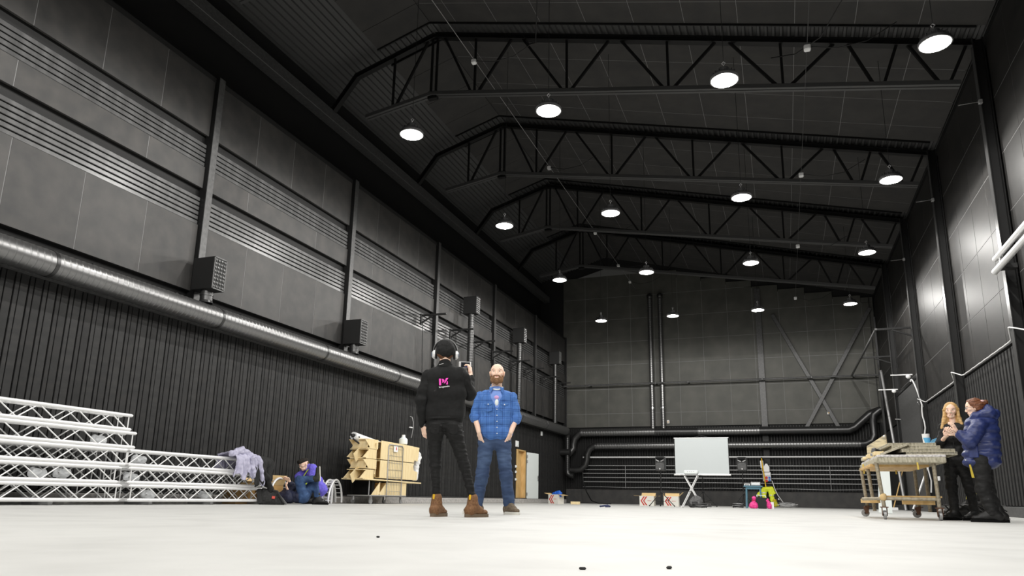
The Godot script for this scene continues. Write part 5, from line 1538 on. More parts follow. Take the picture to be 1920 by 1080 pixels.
func head_prims(c: Vector3, b: Basis, s := 1.0, jaw := 1.0) -> Array:
	var raw := [
		[Vector3(0, 0.03, -0.018), Vector3(0, 0.028, 0.012), 0.088, 0.086, Vector3(1, 0, 0), 0.88],
		[Vector3(0, -0.01, 0.018), Vector3(0, -0.07, 0.036), 0.072, 0.05 * jaw, Vector3(1, 0, 0), 0.92],
		[Vector3(-0.026, -0.078, 0.045), Vector3(0.026, -0.078, 0.045), 0.028 * jaw, 0.028 * jaw],
		[Vector3(0, -0.092, 0.064), Vector3(0, -0.094, 0.06), 0.02, 0.02],
		[Vector3(-0.034, 0.03, 0.077), Vector3(0.034, 0.03, 0.077), 0.013, 0.013],
		[Vector3(-0.044, -0.012, 0.06), Vector3(-0.03, -0.026, 0.066), 0.022, 0.018 * jaw * jaw],
		[Vector3(0.044, -0.012, 0.06), Vector3(0.03, -0.026, 0.066), 0.022, 0.018 * jaw * jaw],
		[Vector3(-0.03, 0.008, 0.1), Vector3(-0.036, 0.007, 0.097), -0.012, -0.012],
		[Vector3(0.03, 0.008, 0.1), Vector3(0.036, 0.007, 0.097), -0.012, -0.012],
		[Vector3(0, 0.012, 0.088), Vector3(0, -0.028, 0.105), 0.008, 0.013],
		[Vector3(-0.013, -0.033, 0.093), Vector3(0.013, -0.033, 0.093), 0.008, 0.008],
		[Vector3(-0.016, -0.056, 0.084), Vector3(0.016, -0.056, 0.084), 0.008, 0.008],
		[Vector3(-0.013, -0.067, 0.082), Vector3(0.013, -0.067, 0.082), 0.008, 0.008],
		[Vector3(-0.082, 0.012, -0.006), Vector3(-0.08, -0.022, 0.0), 0.02, 0.013, Vector3(1, 0, 0.3).normalized(), 0.4],
		[Vector3(0.082, 0.012, -0.006), Vector3(0.08, -0.022, 0.0), 0.02, 0.013, Vector3(1, 0, -0.3).normalized(), 0.4]]
	return raw.map(func(p):
		var q := [c + b * (p[0] as Vector3) * s, c + b * (p[1] as Vector3) * s, p[2] * s, p[3] * s]
		if p.size() > 4:
			q.append((b * (p[4] as Vector3)).normalized())
			q.append(p[5])
		return q)

func face_parts(t: Node3D, c: Vector3, b: Basis, s: float, brow: Material, lips: Material) -> void:
	var xf := Transform3D(b.scaled(Vector3.ONE * s), c)
	for k in [-1, 1]:
		var e := put("eye", Geo.new().ball(Vector3(k * 0.033, 0.008, 0.081), Vector3(0.0115, 0.0062, 0.01), 10).mesh(), M.white, t, xf)
		put("iris", Geo.new().ball(Vector3(k * 0.033, 0.0085, 0.089), Vector3(0.0058, 0.0056, 0.003), 8).mesh(), M.iris, e)
		put("eyebrow", Geo.new().tube([Vector3(k * 0.014, 0.029, 0.0905), Vector3(k * 0.034, 0.034, 0.0895), Vector3(k * 0.053, 0.027, 0.078)], [0.0032, 0.0046, 0.003], 6).mesh(), brow, t, xf)
	put("lips", Geo.new().tube([Vector3(-0.024, -0.06, 0.084), Vector3(-0.008, -0.058, 0.092), Vector3(0.008, -0.058, 0.092), Vector3(0.024, -0.06, 0.084)], [0.002, 0.0045, 0.0045, 0.002], 6).mesh(), lips, t, xf)

func hand_prims(w: Vector3, d: Vector3, palm: Vector3, thumb: int, curl: float, s := 1.0, spread := 0.06) -> Array:
	# w wrist, d towards the fingers, palm the way the palm faces, thumb +1 or -1 along d x palm
	d = d.normalized()
	palm = (palm - d * palm.dot(d)).normalized()
	var a := d.cross(palm).normalized() * float(thumb)
	var out := [
		[w, w + d * 0.03 * s, 0.026 * s, 0.03 * s, palm, 0.7],
		[w + d * 0.03 * s + a * 0.018 * s, w + d * 0.085 * s + a * 0.026 * s, 0.022 * s, 0.017 * s, palm, 0.7],
		[w + d * 0.03 * s - a * 0.012 * s, w + d * 0.082 * s - a * 0.024 * s, 0.022 * s, 0.016 * s, palm, 0.7],
		[w + d * 0.05 * s, w + d * 0.085 * s, 0.02 * s, 0.018 * s, palm, 0.7]]
	var lens := [0.074, 0.084, 0.078, 0.06]
	for i in 4:
		var off := 1.5 - i
		var p := w + d * (0.09 - 0.004 * absf(off - 0.5)) * s + a * off * 0.0205 * s
		var dir := (d + a * off * spread).normalized()
		var L: float = lens[i] * s
		for seg in 3:
			var an := curl * (0.6 if seg == 0 else 1.0)
			dir = (dir * cos(an) + palm * sin(an)).normalized()
			var q: Vector3 = p + dir * L * [0.45, 0.3, 0.25][seg]
			out.append([p, q, [0.0098, 0.009, 0.0082][seg] * s, [0.009, 0.0082, 0.0072][seg] * s])
			p = q
			palm = (palm - dir * palm.dot(dir)).normalized()
		palm = (a.cross(d) * float(thumb)).normalized()
		if palm.dot(out[0][4]) < 0:
			palm = -palm
	var tb := w + d * 0.022 * s + a * 0.024 * s
	var t1: Vector3 = tb + (a * 0.7 + d * 0.6 + out[0][4] * 0.25).normalized() * 0.042 * s
	var t2: Vector3 = t1 + (a * 0.25 + d * 0.95 + out[0][4] * (0.2 + curl * 0.3)).normalized() * 0.034 * s
	out.append([tb, t1, 0.015 * s, 0.0115 * s])
	out.append([t1, t2, 0.011 * s, 0.009 * s])
	return out

func limb(a: Vector3, m: Vector3, e: Vector3, r: Array) -> Array:
	return [[a, m, r[0], r[1]], [m, e, r[1], r[2]]]

func cloth_mesh(called: String, t: Node3D, prims: Array, m: Material, cell: float, k: float, noise: float, freq: float, seed_: int, stretch := Vector3.ONE) -> MeshInstance3D:
	var g := Geo.new()
	lump(g, prims, cell, k, noise, freq, seed_, stretch)
	return obj(called, g, m, t)

func shoe(t: Node3D, called: String, ankle: Vector3, dir: Vector3, high: float, upper: Material, sole: Material, s := 1.0) -> void:
	dir = Vector3(dir.x, 0, dir.z).normalized()
	var h := Vector3(ankle.x, 0.0, ankle.z) - dir * 0.045 * s
	var up := Vector3.UP
	var g := Geo.new()
	lump(g, [
		[ankle + up * high, Vector3(ankle.x, 0.1 * s, ankle.z), 0.054 * s, 0.056 * s],
		[h + up * 0.07 * s, h + up * 0.045 * s, 0.046 * s, 0.044 * s],
		[h + up * 0.065 * s, h + dir * 0.14 * s + up * 0.058 * s, 0.05 * s, 0.046 * s],
		[h + dir * 0.12 * s + up * 0.055 * s, h + dir * 0.225 * s + up * 0.048 * s, 0.046 * s, 0.04 * s, up, 0.75],
		[Vector3(ankle.x, 0.12 * s, ankle.z), h + dir * 0.15 * s + up * 0.07 * s, 0.05 * s, 0.036 * s]], 0.008, 0.03)
	var o := obj(called, g, upper, t)
	g = Geo.new()
	var side := dir.cross(up)
	var poly := PackedVector2Array()
	for k in 20:
		var a := TAU * k / 20
		var l := 0.11 + 0.168 * cos(a)
		var w: float = (0.052 if cos(a) < 0 else 0.058) * signf(sin(a)) * pow(absf(sin(a)), 0.7)
		poly.append(Vector2(l * s, w * s))
	g.prism(poly, 0.0, 0.034 * s, Transform3D(Basis(dir, side, up), h + up * 0.0))
	obj("sole", g, sole, o)

func people() -> void:
	M.iris = std(Color8(48, 44, 42), 0.3)
	M.brow = std(Color8(120, 84, 56), 0.8)
	M.brow_dark = std(Color8(60, 44, 36), 0.8)
	M.lips = std(Color8(196, 120, 108), 0.5)
	man_with_headphones()
	bald_man()
	blonde_woman()
	puffer_woman()
	person_in_purple()
	person_lying()

func man_with_headphones() -> void:
	var t := thing("person", "person in black jacket with pink emblem, headphones and cap, filming, back turned", "person", Vector3(-3.33, 0, -6.92), deg_to_rad(25.7))
	var shL := Vector3(-0.175, 1.45, 0.0)
	var shR := Vector3(0.165, 1.47, 0.0)
	var elL := Vector3(-0.25, 1.19, 0.02)
	var wrL := Vector3(-0.222, 0.925, -0.02)
	var elR := Vector3(0.262, 1.285, -0.08)
	var wrR := Vector3(0.272, 1.53, -0.27)
	var hd := Vector3(-0.015, 1.715, -0.02)
	var hb := ahead(Vector3(0.12, 0.02, -1.0), 0.03)
	var kL := Vector3(-0.075, 0.52, -0.02)
	var kR := Vector3(0.225, 0.53, 0.0)
	var aL := Vector3(-0.045, 0.13, 0.0)
	var aR := Vector3(0.325, 0.13, 0.02)
	# skin
	var g := Geo.new()
	var bones := [[Vector3(0, 1.0, 0), Vector3(0, 1.42, 0), 0.06, 0.06], [shL, shR, 0.035, 0.035], [Vector3(0, 1.45, 0), hd - Vector3(0, 0.08, 0), 0.055, 0.052]]
	bones += limb(shL, elL, wrL, [0.035, 0.03, 0.027]) + limb(shR, elR, wrR, [0.035, 0.03, 0.027])
	bones += limb(Vector3(-0.085, 0.93, 0), kL, aL, [0.05, 0.034, 0.024]) + limb(Vector3(0.095, 0.93, 0), kR, aR, [0.05, 0.034, 0.024])
	lump(g, bones, 0.014, 0.04)
	lump(g, head_prims(hd, hb, 1.03) + [[hd - Vector3(0, 0.06, 0) + hb.z * -0.02, Vector3(0, 1.52, 0.005), 0.056, 0.06]], 0.006, 0.014)
	lump(g, hand_prims(wrL, Vector3(0.28, -1.0, -0.12), Vector3(0.8, 0.1, -0.6), 1, 0.5), 0.0045, 0.008)
	lump(g, hand_prims(wrR, Vector3(-0.12, 1.0, -0.25), Vector3(-0.9, 0.0, -0.5), -1, 0.75), 0.0045, 0.008)
	obj("body", g, M.skin, t)
	# clothes
	var jk := textured(ntex(101, 0.05, [g8(17), g8(22), g8(27, -1)], 128), 0.25, 0.85, 0.0, 0.4, false)
	var z := Vector3(0, 0, 1)
	var pr := [
		[Vector3(-0.1, 1.42, 0.0), Vector3(0.095, 1.43, 0.0), 0.125, 0.125, z, 0.8],
		[Vector3(-0.095, 1.27, 0.005), Vector3(0.1, 1.27, 0.005), 0.125, 0.125, z, 0.82],
		[Vector3(-0.09, 1.12, 0.0), Vector3(0.1, 1.12, 0.0), 0.118, 0.118, z, 0.85],
		[Vector3(-0.095, 1.02, 0.0), Vector3(0.105, 1.03, 0.0), 0.105, 0.105, z, 0.95],
		[shL + Vector3(0.02, 0.01, 0), shR + Vector3(-0.02, 0.01, 0), 0.07, 0.07],
		[Vector3(-0.005, 1.5, 0.0), Vector3(-0.01, 1.575, 0.0), 0.085, 0.076]]
	cloth_mesh("sleeve", t, limb(shL + Vector3(-0.005, -0.01, 0), elL, wrL + Vector3(0, 0.02, 0), [0.076, 0.06, 0.046]), jk, 0.0095, 0.03, 0.016, 7.0, 15)
	cloth_mesh("sleeve", t, limb(shR + Vector3(0.01, -0.01, 0), elR, wrR - Vector3(0, 0.045, -0.02), [0.078, 0.066, 0.044]), jk, 0.0095, 0.03, 0.016, 7.0, 16)
	cloth_mesh("jacket", t, pr, jk, 0.0105, 0.05, 0.013, 5.0, 11, Vector3(1, 1.0, 1))
	var rib := std(g8(16), 0.9)
	var gb := Geo.new()
	lump(gb, [[Vector3(-0.095, 1.0, 0.0), Vector3(0.105, 1.01, 0.0), 0.108, 0.108, Vector3.UP, 0.3]], 0.011, 0.02, 0.003, 40.0, 2)
	obj("waistband", gb, rib, t)
	obj("collar", Geo.new().tube([Vector3(-0.01, 1.545, 0.004), Vector3(-0.012, 1.585, 0.0)], [0.084, 0.078], 22, false), rib, t)
	obj("zip", Geo.new().box(Vector3(-0.05, 1.575, 0.075), Vector3(0.06, 0.008, 0.006), Basis(Vector3.BACK, 0.3), 0.002), M.alu_dull, t)
	# emblem on the back
	var pink := std(Color8(240, 70, 190), 0.6)
	var ef := Transform3D(Basis(Vector3.BACK, 0.05) * Basis(Vector3.RIGHT, -0.02), Vector3(-0.01, 1.375, 0.1145))
	var em := Geo.new()
	em.prism(PackedVector2Array([Vector2(-0.058, -0.034), Vector2(-0.036, -0.032), Vector2(-0.038, 0.038), Vector2(-0.06, 0.038)]), 0, 0.006, ef)
	em.prism(PackedVector2Array([Vector2(-0.031, 0.037), Vector2(-0.012, 0.034), Vector2(-0.001, 0.018), Vector2(-0.006, 0.004), Vector2(-0.027, -0.008), Vector2(-0.023, 0.01)]), 0, 0.006, ef)
	em.prism(PackedVector2Array([Vector2(-0.009, -0.014), Vector2(0.006, -0.01), Vector2(0.04, 0.044), Vector2(0.014, 0.042)]), 0, 0.006, ef)
	em.prism(PackedVector2Array([Vector2(0.014, -0.024), Vector2(0.034, -0.024), Vector2(0.034, 0.01), Vector2(0.026, 0.008)]), 0, 0.006, ef)
	obj("emblem", em, pink, t)
	obj("lettering", Geo.new().text("hengeeedu", 0.021, ef * Transform3D(Basis(Vector3.BACK, 0.09), Vector3(-0.005, -0.048, 0.003)), 0.003), M.white, t)
	var tr := textured(ntex(102, 0.05, [g8(16), g8(21), g8(28)], 128, Vector2(1, 3)), 0.2, 0.75, 0.0, 0.4, false)
	var leg := [[Vector3(-0.08, 0.955, 0), Vector3(0.09, 0.96, 0), 0.108, 0.108, z, 0.85], [Vector3(-0.085, 0.89, 0.045), Vector3(-0.08, 0.86, 0.04), 0.09, 0.085], [Vector3(0.095, 0.89, 0.045), Vector3(0.1, 0.86, 0.04), 0.09, 0.085]]
	leg += limb(Vector3(-0.095, 0.88, 0.0), kL, aL + Vector3(0, 0.06, 0), [0.09, 0.057, 0.04]) + limb(Vector3(0.105, 0.88, 0.0), kR, aR + Vector3(0, 0.06, 0), [0.09, 0.058, 0.041])
	var trm := cloth_mesh("trousers", t, leg, tr, 0.009, 0.03, 0.009, 10.0, 12, Vector3(0.5, 2.2, 0.5))
	for s in [-0.09, 0.1]:
		obj("back_pocket", Geo.new().prism(PackedVector2Array([Vector2(-0.045, 0.05), Vector2(0.045, 0.05), Vector2(0.04, -0.04), Vector2(0, -0.055), Vector2(-0.04, -0.04)]), 0, 0.006, Transform3D(Basis(Vector3.RIGHT, 0.14), Vector3(s, 0.885, 0.128))), tr, trm)
	var bt := textured(ntex(103, 0.06, [Color8(86, 58, 38), Color8(122, 88, 60), Color8(146, 110, 78)], 128), 0.2, 0.75, 0.0, 0.4, false)
	var sl := std(Color8(112, 96, 78), 0.8)
	shoe(t, "boot", aL, Vector3(0.1, 0, -0.22), 0.06, bt, sl)
	shoe(t, "boot", aR, Vector3(0.17, 0, -0.17), 0.06, bt, sl)
	for s in [aL, aR]:
		obj("pull_tab", Geo.new().box(s + Vector3(-0.03, 0.07, 0.045), Vector3(0.022, 0.05, 0.008), Basis.IDENTITY, 0.002), M.yellow, t)
	# cap, hair, headphones
	var ct := textured(ntex(104, 0.06, [g8(20), g8(27), g8(34)], 64), 0.1, 0.85, 0.0, 0.4, false)
	cloth_mesh("cap", t, [[hd + Vector3(0.0, 0.055, 0.012), hd + Vector3(0.015, 0.05, -0.04), 0.094, 0.09], [hd + Vector3(-0.03, 0.02, 0.04), hd + Vector3(0.04, 0.02, 0.04), 0.07, 0.07], [hd + Vector3(-0.02, -0.005, 0.05), hd + Vector3(0.02, -0.005, 0.05), 0.056, 0.056]], ct, 0.008, 0.03, 0.006, 18.0, 13)
	cloth_mesh("hair", t, [[hd + Vector3(-0.04, -0.02, 0.045), hd + Vector3(0.04, -0.015, 0.04), 0.05, 0.05], [hd + Vector3(-0.02, -0.06, 0.045), hd + Vector3(0.025, -0.06, 0.04), 0.03, 0.03]], std(Color8(92, 58, 34), 0.8), 0.007, 0.02, 0.002, 30.0, 14)
	var hp := thing_part("headphones", t, hd)
	var arc := []
	var arc2 := []
	for k in 17:
		var a := PI * (0.03 + 0.94 * k / 16.0)
		arc.append(Vector3(cos(a) * 0.122, 0.015 + sin(a) * 0.128, 0.0))
		arc2.append(Vector3(cos(a) * 0.131, 0.018 + sin(a) * 0.138, 0.0))
	obj("headband", Geo.new().tube(arc, 0.011, 8, true, Vector3.BACK, 1.6), M.black, hp)
	obj("headband_trim", Geo.new().tube(arc2, 0.003, 8, true), M.alu_dull, hp)
	for s in [-1, 1]:
		var bb := Basis(Vector3.BACK, -s * PI / 2)
		obj("ear_pad", Geo.new().lathe([Vector2(0, 0), Vector2(0.045, 0.0), Vector2(0.052, 0.012), Vector2(0.045, 0.026), Vector2(0, 0.028)], Vector3(s * 0.085, -0.02, -0.005), 20, bb), M.black, hp)
		obj("ear_cup", Geo.new().lathe([Vector2(0, 0.026), Vector2(0.05, 0.026), Vector2(0.048, 0.042), Vector2(0.03, 0.056), Vector2(0, 0.058)], Vector3(s * 0.085, -0.02, -0.005), 20, bb), M.alu, hp)
		obj("cup_cap", Geo.new().lathe([Vector2(0.026, 0.055), Vector2(0.024, 0.064), Vector2(0, 0.066)], Vector3(s * 0.085, -0.02, -0.005), 16, bb), std(Color8(40, 60, 90), 0.3), hp)
	obj("lead", Geo.new().tube([hd + Vector3(-0.13, -0.07, 0), hd + Vector3(-0.12, -0.14, 0.05), hd + Vector3(-0.09, -0.2, 0.08), hd + Vector3(-0.1, -0.3, 0.115)], 0.003, 6), M.cable, t)
	obj("wrist_band", Geo.new().tube([wrL + Vector3(0, 0.0, 0), wrL + Vector3(0, 0.022, 0)], 0.036, 14, false), M.alu_dull, t)
	# phone in the raised hand: it is held, so it stands on its own
	var ph := thing("phone", "white phone held up in raised right hand of the person in headphones", "phone", t.transform * Vector3(0.208, 1.648, -0.33), deg_to_rad(25.7))
	obj("case", Geo.new().box(Vector3.ZERO, Vector3(0.135, 0.07, 0.009), Basis.IDENTITY, 0.004), M.white, ph)
	var sc := std(Color8(24, 26, 34), 0.2)
	obj("screen", Geo.new().box(Vector3(0.006, 0, 0.005), Vector3(0.1, 0.06, 0.002)), sc, ph)
	obj("picture", Geo.new().prism(PackedVector2Array([Vector2(0.0, -0.028), Vector2(0.034, -0.028), Vector2(0.03, 0.002), Vector2(0.02, 0.012), Vector2(0.006, 0.002)]), 0.0055, 0.0068), std(Color8(52, 92, 190), 0.3), ph)
	var cab := []
	for k in 12:
		var f := k / 11.0
		cab.append(Vector3(0.225 + 0.06 * sin(f * PI) - 0.07 * f, 1.6 - 0.5 * f, -0.3 + 0.28 * f))
	obj("cable", Geo.new().tube(cab, 0.003, 6), M.alu_dull, t)

func plaid() -> StandardMaterial3D:
	var im := Image.create(256, 256, false, Image.FORMAT_RGB8)
	im.fill(Color8(74, 116, 182))
	for k in 3:
		for h in 2:
			var o := 85 * k
			var bands := [[8, 4, Color8(28, 50, 104), 0.8], [40, 2, Color8(150, 190, 232), 0.4], [24, 10, Color8(56, 94, 160), 0.5]]
			for b in bands:
				for w in b[1]:
					for j in 256:
						var x: int = (o + b[0] + w) % 256
						var p := Vector2i(x, j) if h == 0 else Vector2i(j, x)
						im.set_pixelv(p, im.get_pixelv(p).lerp(b[2], b[3]))
	return textured(ImageTexture.create_from_image(im), 0.3, 0.85, 0.0, 0.4, false)

func bald_man() -> void:
	var t := thing("person", "bald bearded person in blue plaid shirt and jeans, hands in pockets", "person", Vector3(-3.4, 0, -8.5), deg_to_rad(21.8))
	var shL := Vector3(-0.15, 1.445, 0.0)
	var shR := Vector3(0.205, 1.445, 0.0)
	var elL := Vector3(-0.235, 1.21, -0.02)
	var elR := Vector3(0.285, 1.2, -0.02)
	var wrL := Vector3(-0.178, 0.985, 0.11)
	var wrR := Vector3(0.215, 0.985, 0.11)
	var hd := Vector3(0.032, 1.742, 0.02)
	var hb := ahead(Vector3(-0.06, 0.12, 1.0), 0.0)
	var kL := Vector3(-0.125, 0.46, 0.02)
	var kR := Vector3(0.172, 0.46, 0.02)
	var aL := Vector3(-0.18, 0.11, 0.0)
	var aR := Vector3(0.215, 0.11, 0.0)
	var g := Geo.new()
	var bones := [[Vector3(0.02, 1.0, 0), Vector3(0.025, 1.42, 0), 0.06, 0.06], [shL, shR, 0.035, 0.035], [Vector3(0.025, 1.45, 0), Vector3(0.03, 1.6, 0.0), 0.062, 0.058]]
	bones += limb(shL, elL, wrL, [0.045, 0.044, 0.028]) + limb(shR, elR, wrR, [0.045, 0.044, 0.028])
	bones += limb(Vector3(-0.075, 0.9, 0), kL, aL, [0.07, 0.05, 0.035]) + limb(Vector3(0.115, 0.9, 0), kR, aR, [0.07, 0.05, 0.035])
	lump(g, bones, 0.012, 0.03)
	lump(g, head_prims(hd, hb, 1.1, 1.08) + [[hd - Vector3(0, 0.06, 0.02), Vector3(0.028, 1.54, -0.01), 0.062, 0.07]], 0.005, 0.013)
	lump(g, hand_prims(wrL, Vector3(0.3, -1.0, -0.42), Vector3(0.75, 0.2, -0.5), -1, 0.25, 1.08), 0.0048, 0.008)
	lump(g, hand_prims(wrR, Vector3(-0.4, -1.0, -0.42), Vector3(-0.75, 0.2, -0.5), 1, 0.25, 1.08), 0.0048, 0.008)
	obj("body", g, M.skin, t)
	face_parts(t, hd, hb, 1.1, M.brow, M.lips)
	# beard
	var bd := []
	for p in [[Vector3(-0.064, -0.045, 0.03), Vector3(-0.05, -0.085, 0.045), 0.017, 0.022], [Vector3(0.064, -0.045, 0.03), Vector3(0.05, -0.085, 0.045), 0.017, 0.022], [Vector3(-0.045, -0.095, 0.05), Vector3(0.045, -0.095, 0.05), 0.03, 0.03], [Vector3(0, -0.105, 0.062), Vector3(0, -0.12, 0.055), 0.032, 0.026], [Vector3(-0.036, -0.055, 0.078), Vector3(-0.032, -0.085, 0.07), 0.012, 0.018], [Vector3(0.036, -0.055, 0.078), Vector3(0.032, -0.085, 0.07), 0.012, 0.018], [Vector3(-0.026, -0.047, 0.088), Vector3(0.026, -0.047, 0.088), 0.0085, 0.0085], [Vector3(-0.02, -0.082, 0.08), Vector3(0.02, -0.082, 0.08), 0.014, 0.014]]:
		bd.append([hd + hb * p[0] * 1.1, hd + hb * p[1] * 1.1, p[2] * 1.1, p[3] * 1.1])
	cloth_mesh("beard", t, bd, textured(ntex(111, 0.08, [Color8(92, 64, 44), Color8(122, 90, 64), Color8(150, 120, 92)], 64), 0.08, 0.9, 0.0, 0.4, false), 0.0048, 0.012, 0.004, 60.0, 21)
	var z := Vector3(0, 0, 1)
	# T-shirt under the open collar
	cloth_mesh("tee_shirt", t, [[Vector3(-0.02, 1.42, 0.0), Vector3(0.08, 1.42, 0.0), 0.115, 0.115, z, 0.92], [Vector3(-0.05, 1.3, 0.0), Vector3(0.1, 1.3, 0.0), 0.12, 0.12, z, 0.9], [Vector3(0.028, 1.5, 0.0), Vector3(0.03, 1.545, 0.0), 0.075, 0.07]], std(Color8(120, 150, 214), 0.9), 0.01, 0.04, 0.004, 20.0, 22)
	obj("tee_collar", Geo.new().tube(range(13).map(func(k): return Vector3(0.03 + 0.075 * cos(PI * (1.0 - k / 12.0)), 1.572 - 0.04 * sin(PI * k / 12.0), 0.02 + 0.066 * sin(PI * k / 12.0))), 0.009, 8), M.white_matt, t)
	obj("tee_print", Geo.new().ball(Vector3(0.032, 1.43, 0.1), Vector3(0.036, 0.026, 0.013), 10), std(Color8(206, 160, 206), 0.9), t)
	obj("tee_print", Geo.new().ball(Vector3(0.034, 1.365, 0.102), Vector3(0.026, 0.045, 0.012), 10), M.white_matt, t)
	# shirt
	var pl := plaid()
	var pr := [
		[Vector3(-0.07, 1.4, 0.0), Vector3(0.12, 1.4, 0.0), 0.13, 0.13, z, 0.86],
		[Vector3(-0.07, 1.47, -0.01), Vector3(0.13, 1.47, -0.01), 0.062, 0.062],
		[Vector3(-0.075, 1.28, 0.0), Vector3(0.125, 1.28, 0.0), 0.132, 0.132, z, 0.9],
		[Vector3(-0.07, 1.13, 0.01), Vector3(0.13, 1.13, 0.01), 0.125, 0.125, z, 0.92],
		[Vector3(-0.055, 1.0, 0.01), Vector3(0.125, 1.0, 0.01), 0.118, 0.118, z, 0.95],
		[Vector3(-0.02, 0.985, 0.02), Vector3(0.09, 0.985, 0.02), 0.108, 0.108, z, 1.0],
		[shL + Vector3(0.03, 0.0, 0), shR - Vector3(0.03, 0.0, 0), 0.075, 0.075],
		[Vector3(0.03, 1.5, -0.015), Vector3(0.03, 1.57, -0.03), 0.09, 0.08]]
	for c in [[shL + Vector3(-0.012, -0.01, 0), elL, wrL, 25], [shR + Vector3(0.012, -0.01, 0), elR, wrR, 26]]:
		cloth_mesh("sleeve", t, [[c[0], c[1], 0.078, 0.064], [c[1], (c[1] as Vector3).lerp(c[2], 0.22), 0.064, 0.058]], pl, 0.009, 0.03, 0.016, 8.0, c[3])
	pr += [[Vector3(0.03, 1.6, 0.12), Vector3(0.03, 1.49, 0.12), -0.085, -0.065], [Vector3(0.03, 1.5, 0.13), Vector3(0.036, 1.31, 0.13), -0.058, -0.018], [Vector3(0.03, 1.68, 0.02), Vector3(0.03, 1.58, 0.02), -0.08, -0.07]]
	cloth_mesh("shirt", t, pr, pl, 0.0095, 0.035, 0.016, 7.0, 23, Vector3(1, 0.7, 1))
	for s in [[-1, 0.03], [1, 0.03]]:
		var c := Vector3(s[1] + s[0] * 0.062, 1.53, 0.052)
		obj("collar_leaf", Geo.new().prism(PackedVector2Array([Vector2(-0.03, 0.03), Vector2(0.03, 0.035), Vector2(0.012 * -s[0], -0.055)]), -0.004, 0.004, Transform3D(Basis(Vector3.UP, s[0] * 0.6) * Basis(Vector3.RIGHT, -0.35), c + Vector3(s[0] * 0.012, 0, 0.03))), pl, t)
	for s in [[elL, wrL], [elR, wrR]]:
		var a: Vector3 = s[0].lerp(s[1], 0.1)
		var e: Vector3 = s[0].lerp(s[1], 0.28)
		obj("rolled_cuff", Geo.new().tube([a, a.lerp(e, 0.15), a.lerp(e, 0.85), e], [0.06, 0.074, 0.069, 0.05], 18), pl, t)
	for k in 5:
		obj("button", Geo.new().ball(Vector3(0.038 + 0.002 * k, 1.275 - 0.075 * k, 0.131 + 0.004 * minf(k, 3)), Vector3(0.0075, 0.0075, 0.006), 8), M.white, t)
	for s in [-1, 1]:
		var c := Vector3(0.03 + s * 0.098, 1.345, 0.116)
		var pk := obj("chest_pocket", Geo.new().prism(PackedVector2Array([Vector2(-0.05, 0.025), Vector2(0.05, 0.025), Vector2(0.05, -0.085), Vector2(0, -0.1), Vector2(-0.05, -0.085)]), 0, 0.008, Transform3D(Basis(Vector3.UP, s * 0.32), c)), pl, t)
		obj("pocket_flap", Geo.new().prism(PackedVector2Array([Vector2(-0.054, 0.03), Vector2(0.054, 0.03), Vector2(0.052, -0.004), Vector2(0, -0.028), Vector2(-0.052, -0.004)]), 0.006, 0.014, Transform3D(Basis(Vector3.UP, s * 0.32), c)), pl, pk)
		obj("snap", Geo.new().ball(c + Vector3(s * 0.004, -0.008, 0.016), Vector3(0.008, 0.008, 0.006), 8), M.white, pk)
	# jeans
	var dn := textured(ntex(112, 0.012, [Color8(44, 58, 88), Color8(60, 78, 110), Color8(86, 106, 138)], 256, Vector2(2, 1)), 0.7, 0.8, 0.0, 0.4, false)
	var lg := [[Vector3(-0.07, 0.9, 0), Vector3(0.11, 0.9, 0), 0.115, 0.115, z, 0.85]]
	lg += limb(Vector3(-0.085, 0.85, 0.0), kL, aL + Vector3(0, 0.02, 0), [0.1, 0.078, 0.068]) + limb(Vector3(0.125, 0.85, 0.0), kR, aR + Vector3(0, 0.02, 0), [0.1, 0.078, 0.068])
	cloth_mesh("jeans", t, lg, dn, 0.0105, 0.03, 0.012, 8.0, 24, Vector3(0.6, 1.8, 0.6))
	for s in [-1, 1]:
		obj("pocket_edge", Geo.new().tube([Vector3(0.02 + s * 0.13, 0.925, 0.098), Vector3(0.02 + s * 0.17, 0.9, 0.085), Vector3(0.02 + s * 0.2, 0.89, 0.04)], 0.005, 6), dn, t)
	var sh := textured(ntex(113, 0.08, [Color8(72, 62, 50), Color8(112, 98, 82), Color8(140, 128, 112)], 64), 0.15, 0.8, 0.0, 0.4, false)
	shoe(t, "shoe", aL, Vector3(-0.16, 0, 0.18), 0.0, sh, M.card_white)
	shoe(t, "shoe", aR, Vector3(0.12, 0, 0.22), 0.0, sh, M.card_white)

